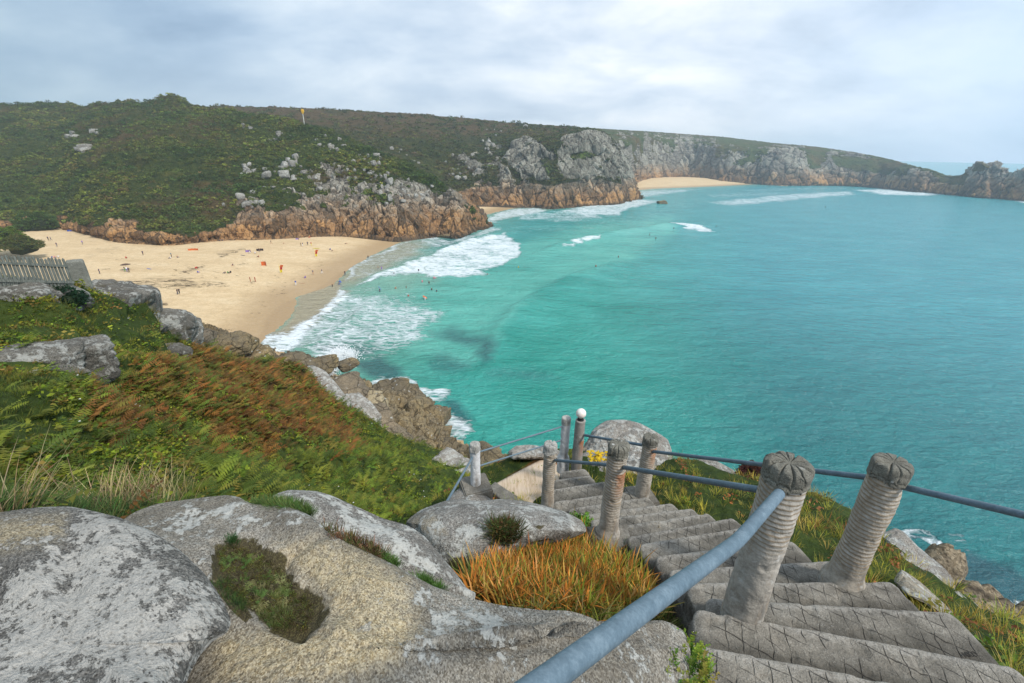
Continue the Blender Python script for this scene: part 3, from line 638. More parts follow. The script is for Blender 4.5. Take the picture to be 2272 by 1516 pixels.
def put_rock(name, label, cat, seed, px, py, dist, dims, mat, rotz=0., tilt=(0, 0), sub=4, group=None, zoff=0., facets=9, stain=0., lich=.5, moss=0., crack=.05, rough=.1, bevel=.1):
    V, F = rock_mesh(seed, dims, sub, facets, rough, crack, bevel)
    me = mk_mesh(name, V, F, mat, True, dict(stain=np.full(len(V), stain), lich=np.full(len(V), lich), moss=np.full(len(V), moss)))
    c = at_d(px, py, dist); c = c+np.array([0, 0, zoff])
    o = link(name, me, None, c, (tilt[0], tilt[1], rotz)); return tag(o, label, cat, group)

def inflate(name, outline, cdepth, mat, label, cat='rock', cpt=None, thick=.6, nt=360, nr=150, pw=3., disp=(.05, 3.), seed=0, masks=None, fine=.003, dent=None):
    """solid rock with the given outline (px, py, depth): a real closed body, front bulging, back filled out"""
    O = np.array(outline, float); c = np.array(cpt if cpt is not None else [O[:, 0].mean(), O[:, 1].mean()])
    Oc = np.concatenate([O, O[:1]]); n = len(O)
    seg = np.linalg.norm(np.diff(Oc[:, :2], axis=0), axis=1); cum = np.concatenate([[0], np.cumsum(seg)])
    tt = np.linspace(0, cum[-1], nt, endpoint=False); ii = np.clip(np.searchsorted(cum, tt, 'right')-1, 0, n-1); f = ((tt-cum[ii])/seg[ii])[:, None]
    g = lambda k: O[k % n]
    p0, p1, p2, p3 = g(ii-1), g(ii), g(ii+1), g(ii+2)
    E = .5*((2*p1)+(-p0+p2)*f+(2*p0-5*p1+4*p2-p3)*f*f+(-p0+3*p1-3*p2+p3)*f**3)
    E = .5*E+.5*(p1*(1-f)+p2*f)
    s = np.concatenate([np.linspace(0.004, .8, int(nr*.6), endpoint=False), 1-.2*(1-np.linspace(0, 1, nr-int(nr*.6)))**1.6])
    PX = c[0]+(E[:, None, 0]-c[0])*s; PY = c[1]+(E[:, None, 1]-c[1])*s
    dl = cdepth+(E[:, None, 2]-cdepth)*s
    rim = 1-(1-np.clip(s, 0, 1)**(pw*2))**.5
    bul = thick*.45
    D = dl-bul*(1-rim)
    P = at_depth(PX, PY, D)
    sb = np.linspace(.98, .05, 14); dlb = cdepth+(E[:, None, 2]-cdepth)*sb
    Pb = at_depth(c[0]+(E[:, None, 0]-c[0])*sb, c[1]+(E[:, None, 1]-c[1])*sb, dlb+thick*np.sqrt(1-sb**3))
    Pa = np.concatenate([P, Pb], 1)
    px, py = proj(Pa)
    N = normals(np.concatenate([Pa[-1:], Pa, Pa[:1]]))[1:-1]; vis = (np.arange(Pa.shape[1]) < nr)
    N = N*np.sign((N*(CAM-Pa)).sum(-1, keepdims=True)); N[:, ~vis] = 0
    A = {k: v(px, py, Pa) for k, v in (masks or {}).items()}
    for k in ('stain', 'lich', 'moss'):
        if k not in A: A[k] = np.full(px.shape, .5 if k == 'lich' else 0.)
    h = disp[0]*fbm(Pa*disp[1]*.6+seed, 3, seed)+fine*2.6*(fbm(Pa*6+seed, 4, seed+5, .6)-np.abs(vnoise(Pa*9+seed, seed+6))*.8)+fine*fbm(Pa*24+seed, 3, seed+9)
    if dent is not None: h = h-dent(px, py, Pa)
    fade = np.where(vis, sst(s if False else np.concatenate([s, sb]), 1.001, .93), 0)
    Pa = Pa+N*(h*(.15+.85*fade))[..., None]
    nu, nv = Pa.shape[:2]
    V, cc = mesh_local(Pa); F = gridf(nu, nv, True)
    me = mk_mesh(name, V, F, mat, True, A)
    return tag(link(name, me, None, cc), label, cat), Pa[:, :nr], s

# ================================================================ FOREGROUND ROCKS
ROCKS = {}
gl = [(-260, 1250, 1.75), (-120, 1160, 1.85), (0, 1138, 1.85), (80, 1127, 1.9), (150, 1124, 1.95), (200, 1133, 1.92), (262, 1148, 1.85), (335, 1178, 1.8), (400, 1222, 1.7), (452, 1272, 1.6), (490, 1328, 1.52),
      (510, 1378, 1.45), (502, 1402, 1.4), (470, 1422, 1.38), (440, 1455, 1.32), (415, 1500, 1.25), (395, 1560, 1.15), (330, 1700, 1.0), (0, 1760, .95), (-300, 1600, 1.2), (-420, 1420, 1.5)]
ROCKS['left'] = inflate('boulder', gl, 1.42, G_LICH, 'rounded granite boulder thickly patched with white lichen, lower left corner', 'boulder', (150, 1420), .42, 460, 210, 2.2, (.05, 2.), 3,
    dict(lich=lambda x, y, P: .5+.5*poly_mask(x, y, [(180, 1150), (300, 1170), (460, 1400), (300, 1516), (0, 1516), (0, 1300)], 60)-.6*poly_mask(x, y, [(-50, 1130), (150, 1125), (200, 1180), (60, 1260), (-50, 1250)], 40),
         stain=lambda x, y, P: .7*poly_mask(x, y, [(-50, 1150), (140, 1150), (140, 1200), (-50, 1240)], 30)))
sl_ = [(262, 1165, 2.2), (300, 1137, 2.35), (350, 1118, 2.45), (430, 1107, 2.55), (500, 1099, 2.6), (530, 1104, 2.6), (560, 1117, 2.55), (640, 1124, 2.5), (690, 1146, 2.45), (715, 1172, 2.4), (760, 1200, 2.3), (830, 1232, 2.25), (890, 1262, 2.2), (960, 1300, 2.15),
       (1040, 1328, 2.12), (1120, 1347, 2.08), (1200, 1357, 2.05), (1260, 1358, 2.05), (1310, 1372, 2.05), (1350, 1392, 2.05), (1400, 1382, 2.1), (1470, 1378, 2.15), (1515, 1400, 2.15), (1530, 1440, 2.05), (1530, 1500, 1.95), (1500, 1640, 1.75), (1300, 1760, 1.5), (1000, 1780, 1.3), (600, 1780, 1.2), (330, 1700, 1.25), (380, 1500, 1.6), (300, 1330, 1.95), (250, 1220, 2.1)]
hol = [(470, 1215), (520, 1200), (560, 1205), (600, 1235), (640, 1250), (650, 1290), (690, 1310), (720, 1345), (715, 1380), (690, 1400), (672, 1428), (640, 1415), (600, 1395), (570, 1370), (545, 1350), (500, 1330), (470, 1290), (480, 1250)]
ROCKS['slab'] = inflate('rock_slab', sl_, 1.72, G_SLAB, 'broad weathered granite slab with a mossy hollow and yellow staining, beside the white-lichened boulder', 'rock slab', (840, 1440), .30, 620, 260, 2.6, (.045, 2.2), 8,
    dict(moss=lambda x, y, P: np.maximum(poly_mask(x+24*fbm(P*10, 4, 5, .6), y+24*fbm(P*10, 4, 6, .6), hol, 20)*1.0, .8*poly_mask(x, y, [(462, 1285), (500, 1285), (560, 1370), (545, 1385), (490, 1330)], 6)),
         stain=lambda x, y, P: .95*poly_mask(x, y, [(620, 1230), (700, 1215), (800, 1240), (900, 1300), (920, 1400), (860, 1470), (700, 1516), (480, 1516), (480, 1420), (600, 1410), (720, 1420), (740, 1330), (660, 1270)], 50),
         lich=lambda x, y, P: .5-.8*poly_mask(x, y, [(600, 1220), (900, 1280), (900, 1500), (400, 1500)], 50)+.75*poly_mask(x, y, [(900, 1300), (1150, 1350), (1150, 1430), (980, 1430)], 40)+.5*poly_mask(x, y, [(400, 1110), (700, 1150), (700, 1200), (400, 1160)], 30)),
    dent=lambda x, y, P: .05*poly_mask(x, y, hol, 16)+.02*np.exp(-(line_dist(x, y, [(640, 1245), (720, 1190), (740, 1172)])[0]/9)**2), fine=.004)
bk = [(600, 1105, 3.0), (640, 1088, 3.05), (700, 1090, 3.1), (735, 1100, 3.1), (790, 1125, 3.1), (850, 1152, 3.1), (905, 1168, 3.05), (940, 1190, 3.0), (975, 1230, 2.95), (1010, 1270, 2.9), (1035, 1305, 2.85), (1055, 1318, 2.8), (1040, 1345, 2.75), (900, 1330, 2.7), (720, 1240, 2.75), (600, 1160, 2.85)]
ROCKS['mid'] = inflate('boulder', bk, 2.85, G_GREY, 'long low grey boulder with white lichen just behind the broad slab', 'boulder', (830, 1210), .4, 360, 110, 2.4, (.05, 2.2), 12,
    dict(lich=lambda x, y, P: .5+.5*poly_mask(x, y, [(690, 1085), (780, 1105), (850, 1150), (1000, 1250), (1050, 1320), (900, 1250), (780, 1160)], 20)))
gr = [(903, 1160, 4.5), (935, 1132, 4.6), (985, 1113, 4.7), (1020, 1108, 4.75), (1060, 1112, 4.75), (1110, 1108, 4.8), (1160, 1112, 4.8), (1200, 1121, 4.75), (1250, 1135, 4.7), (1290, 1155, 4.6), (1300, 1180, 4.5), (1240, 1205, 4.4), (1180, 1215, 4.3), (1130, 1250, 4.2), (1080, 1290, 4.1), (1010, 1300, 4.05), (960, 1260, 4.1), (925, 1200, 4.3)]
ROCKS['grey'] = inflate('boulder', gr, 4.35, G_GREY, 'squat grey boulder with pale lichen left of the steps, above the orange leaves', 'boulder', (1090, 1170), .9, 360, 110, 2.2, (.09, 1.5), 22,
    dict(moss=lambda x, y, P: .7*poly_mask(x, y, [(1000, 1230), (1120, 1230), (1100, 1300), (960, 1280)], 20)+.75*poly_mask(x, y, [(1085, 1165), (1135, 1160), (1150, 1190), (1110, 1200)], 10)+.6*poly_mask(x, y, [(1175, 1160), (1215, 1160), (1200, 1180)], 6),
         stain=lambda x, y, P: .4*poly_mask(x, y, [(905, 1150), (960, 1135), (990, 1180), (930, 1190)], 10)))
bb = [(1288, 1005, 9.2), (1300, 985, 9.3), (1318, 952, 9.5), (1345, 934, 9.7), (1385, 932, 9.8), (1420, 940, 9.8), (1455, 958, 9.7), (1480, 975, 9.5), (1490, 1000, 9.3), (1490, 1030, 9.0), (1440, 1055, 8.8), (1360, 1050, 8.7), (1300, 1040, 8.8)]
ROCKS['lampb'] = inflate('boulder', bb, 9.1, G_PALE, 'big rounded pale granite boulder standing behind the globe lamp', 'boulder', (1395, 1000), 1.1, 240, 80, 2.2, (.18, .9), 31, fine=.02)
bl = [(1285, 1055, 8.2), (1290, 1010, 8.6), (1330, 995, 8.7), (1380, 1000, 8.7), (1470, 1015, 8.6), (1500, 1030, 8.5), (1480, 1055, 8.3), (1380, 1070, 8.1), (1310, 1070, 8.0)]
inflate('rock_ledge', bl, 8.2, G_PALE, 'flat pinkish rock ledge with pale lichen below the big boulder and yellow flowers', 'rock ledge', (1380, 1035), .5, 240, 60, 2.0, (.12, 1.2), 33, fine=.02)
b3 = [(1532, 1030, 9.2), (1550, 1019, 9.4), (1590, 1024, 9.4), (1625, 1042, 9.2), (1650, 1062, 9.0), (1662, 1078, 8.9), (1620, 1080, 8.7), (1560, 1065, 8.8), (1535, 1050, 9.0)]
inflate('boulder', b3, 9.0, G_PALE, 'pale flat-topped boulder in the grass to the right of the big boulder', 'boulder', (1595, 1050), .6, 200, 50, 2.2, (.1, 1.3), 35, fine=.02)
b4 = [(1128, 1003, 8.6), (1145, 990, 8.8), (1175, 987, 8.9), (1205, 992, 8.9), (1240, 1000, 8.8), (1245, 1018, 8.6), (1180, 1020, 8.5), (1135, 1018, 8.5)]
inflate('boulder', b4, 8.6, G_PALE, 'low grey rock at the cliff edge between the two white posts', 'boulder', (1185, 1006), .5, 200, 40, 2.2, (.06, 1.5), 36, fine=.015)
b5 = [(990, 1112, 6.6), (1010, 1090, 6.8), (1035, 1075, 6.9), (1065, 1078, 6.9), (1085, 1100, 6.7), (1090, 1125, 6.5), (1000, 1130, 6.4)]
inflate('boulder', b5, 6.55, G_PALE, 'small yellowish rock under the square plinth of the left post', 'boulder', (1040, 1105), .4, 160, 40, 2.2, (.05, 2.), 37)
# right-hand slabs falling to the sea
s1 = [(1955, 1190, 5.37), (1985, 1172, 5.63), (2010, 1185, 5.70), (2035, 1212, 5.63), (2075, 1245, 5.50), (2105, 1280, 5.31), (2118, 1305, 5.11), (2095, 1318, 4.91), (2050, 1285, 4.91), (2000, 1240, 5.04)]
inflate('rock_slab', s1, 5.15, G_PALE, 'pale cracked slab on the cliff edge beside the right-hand ribbed post', 'rock slab', (2040, 1250), .5, 260, 70, 2.4, (.08, 2.), 41, fine=.012)
s2_ = [(1985, 1290, 3.81), (2000, 1265, 3.94), (2040, 1290, 3.94), (2090, 1335, 3.81), (2130, 1375, 3.60), (2140, 1395, 3.47), (2100, 1380, 3.40), (2050, 1340, 3.54), (2010, 1320, 3.60)]
inflate('rock_slab', s2_, 3.6, G_PALE, 'narrow tilted slab with orange tint in the grass right of the steps', 'rock slab', (2065, 1335), .35, 220, 50, 2.4, (.06, 2.4), 42, dict(stain=lambda x, y, P: .4+0*x))
s3_ = [(2090, 1310, 4.48), (2120, 1308, 4.62), (2160, 1335, 4.55), (2200, 1375, 4.41), (2190, 1400, 4.20), (2140, 1370, 4.20)]
inflate('boulder', s3_, 4.3, G_PALE, 'long pale rock lower down the grassy edge, nearer the sea than the orange-tinted slab', 'boulder', (2145, 1352), .4, 180, 40, 2.4, (.06, 2.4), 43)
s4_ = [(2130, 1395, 3.48), (2160, 1380, 3.69), (2200, 1410, 3.62), (2262, 1455, 3.41), (2270, 1475, 3.27), (2220, 1460, 3.27), (2170, 1425, 3.34)]
inflate('rock_slab', s4_, 3.4, G_PALE, 'speckled slab lying along the grass beside the lowest wide steps', 'rock slab', (2200, 1430), .35, 180, 40, 2.4, (.05, 2.4), 44)
s5_ = [(1880, 1090, 9.0), (1800, 1100, 9.6), (1790, 1095, 9.8), (1830, 1098, 9.8), (1870, 1118, 9.5), (1895, 1145, 9.1), (1870, 1150, 8.8), (1820, 1120, 9.0)]
# ================================================================ NEAR GROUND
def ground_mat(name, A, Bc, Cc_, sc=1.):
    m = NT(name); pos = m.pos(); a = m.noise(pos, .8*sc, 5., .65); b = m.noise(pos, 6*sc, 4., .7); c = m.noise(pos, 26*sc, 3., .7)
    col = m.ramp(m.math('ADD', m.math('MULTIPLY', a, .5), m.math('MULTIPLY', b, .5)), [(.3, A), (.5, Bc), (.7, Cc_)])
    br = m.mr(m.math('ADD', m.attr('brown'), m.math('MULTIPLY', m.math('SUBTRACT', a, .5), 1.)), .35, .65)
    col = m.mix(br, col, m.ramp(b, [(.3, (.05, .03, .012)), (.7, (.15, .075, .025))]))
    return m.bsdf(col, .95, m.bump(m.math('ADD', b, m.math('MULTIPLY', c, .4)), .08/sc, .8), .15)
MGR = ground_mat('turf_soil', (.018, .028, .008), (.035, .055, .012), (.07, .09, .02))
# bowl-shaped slope on the left, from the boulders down to the shore rocks: per column (py, distance)
cols = [(-420, [(1300, 3.2), (1130, 5), (1000, 8), (850, 12), (740, 17), (690, 20), (652, 24)]),
        (-200, [(1300, 3.2), (1130, 5), (1000, 8), (850, 12), (740, 16), (690, 20), (648, 24)]),
        (0, [(1300, 3.2), (1130, 5), (1000, 8), (860, 12), (750, 16), (690, 20.5), (640, 24)]),
        (130, [(1300, 3.4), (1130, 5.4), (1000, 8.4), (870, 12), (760, 16.5), (690, 21), (644, 24.5)]),
        (200, [(1300, 3.4), (1130, 5.6), (1000, 8.6), (880, 12), (780, 17), (710, 22), (652, 25)]),
        (300, [(1300, 3.4), (1130, 5.8), (1010, 9.5), (900, 13.5), (800, 19), (730, 24), (690, 27)]),
        (400, [(1300, 3.6), (1130, 6.2), (1020, 10), (920, 14.5), (840, 20), (790, 25), (762, 29)]),
        (500, [(1300, 3.8), (1130, 6.6), (1030, 10.5), (940, 15.5), (870, 21), (820, 27), (790, 31)]),
        (600, [(1300, 4.0), (1130, 7.2), (1040, 11.5), (960, 16.5), (900, 22), (850, 28), (808, 33)]),
        (680, [(1300, 4.2), (1130, 8), (1045, 12.5), (975, 17.5), (920, 23), (880, 29), (845, 34)]),
        (760, [(1320, 4.2), (1150, 8), (1065, 13), (1010, 18), (960, 24), (920, 30), (895, 34)]),
        (840, [(1340, 4.2), (1170, 8.2), (1090, 13), (1045, 18), (1005, 24), (970, 30), (948, 34)]),
        (920, [(1350, 4.2), (1180, 8), (1110, 13), (1070, 18), (1035, 24), (1008, 30), (985, 34)]),
        (1000, [(1350, 4.4), (1190, 7.6), (1120, 12), (1085, 17), (1058, 22), (1035, 28), (1020, 32)]),
        (1080, [(1350, 4.6), (1200, 7.4), (1150, 10), (1110, 14), (1085, 18), (1065, 23), (1055, 27)]),
        (1200, [(1350, 4.8), (1220, 7.4), (1180, 10), (1140, 14), (1110, 18), (1090, 23), (1080, 27)])]
ctrl = []
for x, rows in cols:
    q = [at_d(x, y, d) for y, d in rows]; u = (q[-1]-CAM)*np.array([1, 1, 0]); u /= np.linalg.norm(u)
    q.append(q[-1]+u*5+np.array([0, 0, -6])); z_end = max(q[-1][2]-16, -2.); q.append(q[-1]+u*14+np.array([0, 0, z_end-q[-1][2]])); ctrl.append(q)
P, U, V = loft(ctrl, 520, [30, 60, 70, 80, 80, 70, 60, 14, 10])
px, py = proj(P); N = normals(P); N = N*np.sign(N[..., 2:3])
R = np.hypot(P[..., 0], P[..., 1])
P = P+N*(.95*fbm(P/3.8, 4, 301)*sst(R, 5, 14)+.40*fbm(P/1.1, 3, 305)*sst(R, 4, 10))[..., None]
brk = np.maximum(poly_mask(px, py, [(420, 790), (560, 800), (700, 850), (790, 940), (780, 1000), (640, 960), (560, 1000), (420, 960), (470, 880), (400, 820)], 50), .7*poly_mask(px, py, [(170, 900), (280, 960), (300, 1010), (200, 1000)], 20))
brk = np.maximum(brk, .55*poly_mask(px, py, [(250, 850), (420, 790), (480, 900), (420, 1080), (700, 1080), (820, 1110), (600, 1110), (350, 1060)], 50))
LS = dict(P=P, N=N, px=px, py=py, brk=brk)
nu, nv = P.shape[:2]
tag(link('near_hillside', mk_mesh('near_hillside', P, gridf(nu, nv), MGR, True, dict(brown=brk*.9))), kind='structure')
# ledge and cliff-edge slope around the steps
cols = [(960, [((1260), -5.0), (1160, -5.5), (1120, -5.8)]), (1010, [(1220, -4.9), (1140, -5.35), (1085, -5.7)]), (1080, [(1170, -4.95), (1100, -5.35), (1038, -5.75)]), (1180, [(1160, -4.9), (1080, -5.25), (1006, -5.75)]),
        (1290, [(1130, -4.95), (1060, -5.15), (1005, -5.75)]), (1400, [(1180, -4.6), (1100, -4.85), (1035, -5.65)]), (1500, [(1190, -4.25), (1115, -4.45), (1018, -5.5)]),
        (1600, [(1220, -3.95), (1135, -4.1), (1045, -5.3)]), (1700, [(1270, -3.75), (1160, -3.85), (1075, -5.1)]), (1800, [(1320, -3.55), (1220, -3.65), (1100, -4.9)]),
        (1880, [(1360, -3.45), (1265, -3.5), (1135, -4.75)]), (1960, [(1400, -3.35), (1300, -3.4), (1190, -4.65)]), (2050, [(1430, -3.2), (1350, -3.3), (1265, -4.5)]), (2140, [(1480, -3.05), (1400, -3.2), (1330, -4.3)]),
        (2230, [(1560, -3.0), (1470, -3.05), (1385, -4.2)]), (2330, [(1640, -2.9), (1540, -2.95), (1440, -4.1)]), (2500, [(1800, -2.8), (1660, -2.85), (1540, -4.0)]), (2700, [(2000, -2.8), (1800, -2.85), (1660, -4.0)])]
ctrl = []
for x, rows in cols:
    q = [at_zr(x, y, z) for y, z in rows]; u = (q[-1]-CAM)*np.array([1, 1, 0]); u /= np.linalg.norm(u)
    back = q[0]-u*1.2+np.array([0, 0, -.4]); q = [back]+q
    q.append(q[-1]+u*1.2+np.array([0, 0, -2.2])); q.append(q[-1]+u*6+np.array([0, 0, -12])); q.append(q[-1]+u*9+np.array([0, 0, -26])); ctrl.append(q)
P, U, V = loft(ctrl, 420, [8, 60, 60, 24, 16, 10])
px, py = proj(P); N = normals(P); N = N*np.sign(N[..., 2:3])
P = P+N*(.10*fbm(P/.8, 4, 401)+.05*fbm(P/.25, 2, 405))[..., None]
RS = dict(P=P, N=N, px=px, py=py)
nu, nv = P.shape[:2]
soil = .8*poly_mask(px, py, [(1100, 1080), (1200, 1010), (1260, 1000), (1250, 1040), (1130, 1085)], 10)
tag(link('cliff_edge', mk_mesh('cliff_edge', P, gridf(nu, nv), MGR, True, dict(brown=soil))), kind='structure')
# bank that carries the foreground boulders and the top of the steps
gx, gy = np.meshgrid(np.linspace(-9, 7.5, 130), np.linspace(-5, 3.3, 80), indexing='ij')
gz = H-1.2-.5*np.maximum(gy, -1)-.35*(np.maximum(gx, -2.)+1.5)-.25*np.maximum(gx-2.6, 0)**1.5+.08*fbm(np.stack([gx, gy, 0*gx], -1)*1.2, 4, 431)-1.1*sst(gy, .9, 2.0)-.15
gz = np.where(gx > .3, gz-.25, gz)
P = np.stack([gx, gy, gz], -1)
tag(link('ground', mk_mesh('ground', P, gridf(130, 80)[:, ::-1], MGR, True, dict(brown=.3+0*gx))), kind='structure')
# hollow full of orange leaves
cols = [(900, [(1480, -2.5), (1330, -3.0), (1230, -4.0), (1160, -4.4)]), (1060, [(1480, -2.5), (1350, -2.9), (1240, -3.7), (1160, -4.3)]), (1220, [(1500, -2.6), (1380, -2.95), (1260, -3.55), (1170, -4.2)]), (1340, [(1500, -2.75), (1400, -3.05), (1290, -3.5), (1200, -4.1)]),
        (1450, [(1540, -2.9), (1440, -3.1), (1340, -3.4), (1240, -3.9)]), (1560, [(1600, -3.0), (1500, -3.2), (1400, -3.4), (1300, -3.8)])]
P, U, V = loft([[at_zr(x, y, z) for y, z in rows] for x, rows in cols], 120, [30, 30, 30])
P = P+.06*fbm(P/.5, 3, 421)[..., None]*np.array([0, 0, 1]); px, py = proj(P)
HB = dict(P=P, N=np.zeros(P.shape)+np.array([0, 0, 1.]), px=px, py=py)
tag(link('hollow_soil', mk_mesh('hollow_soil', P, gridf(*P.shape[:2]), MGR, True, dict(brown=.4+0*px))), kind='structure')

# ---- shore rocks at the foot of the slope
def shoreloft(name, rows_cols, du, dv, seed, mat, amp=1.2, sc=3.2, lock=None, attrs=None):
    P, U, V = loft(rows_cols, du, dv); px, py = proj(P); N = normals(P); N = N*np.sign((N*(CAM-P)).sum(-1, keepdims=True))
    e1, ed, ci = rockdisp(P, N, sc, amp, seed, .8, .8); e2, _, _ = rockdisp(P, N, sc*.36, amp*.35, seed+4, .6, .7)
    P2 = P+N*(e1+e2+amp*.8*fbm(P/(sc*2.2), 3, seed+8))[..., None]
    a = dict(stain=0*px, lich=.5+0*px, moss=0*px)
    if attrs: a.update(attrs(px, py, P2))
    return tag(link(name, mk_mesh(name, P2, gridf(*P.shape[:2]), mat, True, a)), kind='structure')
def col_s(x, rows):      # rows: (py, z above sea)
    return [at_z(x, y, z) for y, z in rows]
C1 = [col_s(120, [(860, 22), (760, 23), (672, 24), (668, 20), (664, 6), (650, -2)]), col_s(220, [(860, 20), (760, 21), (676, 22), (670, 17), (662, 5), (655, -2)]), col_s(320, [(900, 14), (790, 16), (712, 17), (700, 12), (690, 4), (684, -2)]),
      col_s(400, [(920, 9), (800, 11), (735, 12), (722, 8), (714, 3), (706, -2)]), col_s(470, [(940, 7), (820, 9), (752, 9), (738, 6), (730, 3), (722, -2)]), col_s(530, [(960, 6), (840, 7), (770, 7), (758, 4.5), (750, 2), (742, -2)]),
      col_s(590, [(960, 5), (850, 5.5), (795, 5), (780, 3.5), (774, 1.5), (766, -2)]), col_s(650, [(960, 5), (860, 5), (815, 4.5), (798, 3), (790, 1), (782, -2)]), col_s(700, [(960, 5), (870, 4.5), (830, 4), (802, 3), (795, 1.2), (785, -2)]), col_s(722, [(960, 3), (880, 3), (845, 2.5), (815, 2), (803, .5), (795, -2)]), col_s(745, [(960, 1), (890, 1), (860, .5), (835, 0), (825, -1), (815, -2.5)])]
shoreloft('shore_rocks', C1, 420, [30, 70, 50, 30, 16], 501, G_SHORE, .8, 2.4)
C2 = [col_s(600, [(1000, 8), (900, 8), (860, 7), (838, 4), (830, 1), (824, -2)]), col_s(680, [(1010, 9), (920, 9), (865, 8), (843, 5), (836, 1), (828, -2)]), col_s(740, [(1030, 10), (940, 9), (890, 8), (852, 6), (843, 2), (836, -2)]), col_s(790, [(1050, 10), (960, 9), (905, 7), (866, 5.5), (855, 2), (846, -2)]), col_s(830, [(1060, 10), (980, 8), (915, 6.5), (868, 5), (860, 2), (850, -2)]),
      col_s(880, [(1080, 9), (1000, 7.5), (940, 6), (880, 4.5), (872, 2), (862, -2)]), col_s(930, [(1090, 9), (1020, 7), (955, 5.5), (895, 4), (888, 1.5), (876, -2)]), col_s(970, [(1100, 8), (1030, 6.5), (970, 5), (912, 3.2), (904, 1), (894, -2)]), col_s(1000, [(1110, 8), (1045, 6.5), (1000, 5), (985, 3), (978, 1), (970, -2)]),
      col_s(1040, [(1130, 8), (1070, 7), (1020, 6), (990, 4), (983, 1.5), (974, -2)]), col_s(1090, [(1150, 9), (1090, 8), (1045, 7), (1018, 5), (1008, 2), (998, -2)]), col_s(1150, [(1180, 8), (1120, 6), (1080, 4), (1062, 2), (1054, 0), (1048, -2)])]
shoreloft('shore_rocks', C2, 420, [30, 70, 80, 30, 14], 521, G_SHORE, .9, 2.8, attrs=lambda x, y, P: dict(stain=.9*poly_mask(x, y, [(768, 862), (800, 850), (812, 866), (780, 880)], 5)+.25+0*x))
SR = [(745, 868, 62, (11, 9, 6), .5, 'dark jointed rock at the water edge below the bracken slope', G_PINK), (800, 892, 60, (9, 8, 6), .2, 'brown rock with an orange lichen cap beside the dark jointed rock', G_PINK), (812, 925, 54, (8, 7, 4.5), .8, 'smooth tan block under the orange-capped rock', G_PINK),
      (845, 962, 50, (8, 7, 4), .4, 'rounded pinkish slab nearest the grass at the foot of the slope', G_PINK), (868, 868, 68, (8, 6, 6), .1, 'squared olive-brown rock at the seaward end of the promontory', G_SHORE), (905, 893, 66, (10, 7, 6), .9, 'long olive-brown ridge rock in the middle of the promontory', G_SHORE),
      (962, 918, 64, (7, 5, 4), 1.2, 'knobbly brown rock at the right tip of the promontory', G_SHORE), (905, 860, 74, (5, 4, 2.6), .3, 'small brown rock awash in foam off the promontory', G_SHORE), (772, 803, 82, (5, 3.4, 1.8), .7, 'low half-drowned rock beside the burst of spray', G_SHORE),
      (700, 803, 78, (8, 5, 3.4), .1, 'flat dark brown rock left of the burst of spray', G_SHORE), (1075, 1020, 40, (9, 4.5, 4), -.7, 'tawny rock ridge seen below the left post', G_SHORE), (520, 752, 66, (6, 5, 3), .3, 'brown boulder pile at the top of the sand', G_SHORE), (452, 741, 55, (2.4, 2.2, 2), .2, 'small round boulder perched on the brown rocks above the sand', G_PINK),
      (560, 785, 66, (7, 5, 3), .8, 'broken brown rock above the foaming water edge', G_SHORE), (640, 805, 66, (8, 5, 3), .5, 'cracked brown slab between the bracken and the surf', G_SHORE), (978, 955, 60, (4, 3, 2.2), .3, 'brown stone in the white surf under the promontory tip', G_SHORE)]
for k, (x, y, d, dm, rz, lab, mt) in enumerate(SR):
    put_rock('shore_boulder', lab, 'boulder', 600+k, x, y, d, dm, mt, rz, (.15, -.1), 5, None, -dm[2]*.25, 12, stain=.9 if 'orange lichen' in lab else .1, crack=.09, rough=.14, bevel=.05)

RB = [(2075, 1282, 9.5, (2.0, .9, 1.2), .6, 'brown sea-cliff rock below the pale cracked slab', G_PINK), (2165, 1362, 9, (2.2, 1.1, 1.4), .5, 'tan cliff rock dropping to the sea at the lower right', G_PINK), (2258, 1430, 8, (1.9, 1.1, 1.3), .3, 'dark brown cliff rock near the right edge of the view', G_SHORE)]
for k, (x, y, d, dm, rz, lab, mt) in enumerate(RB):
    put_rock('shore_boulder', lab, 'boulder', 650+k, x, y, d, dm, mt, rz, (.15, -.1), 5, None, -dm[2]*.2, 12, stain=.2, crack=.09, rough=.14, bevel=.05)
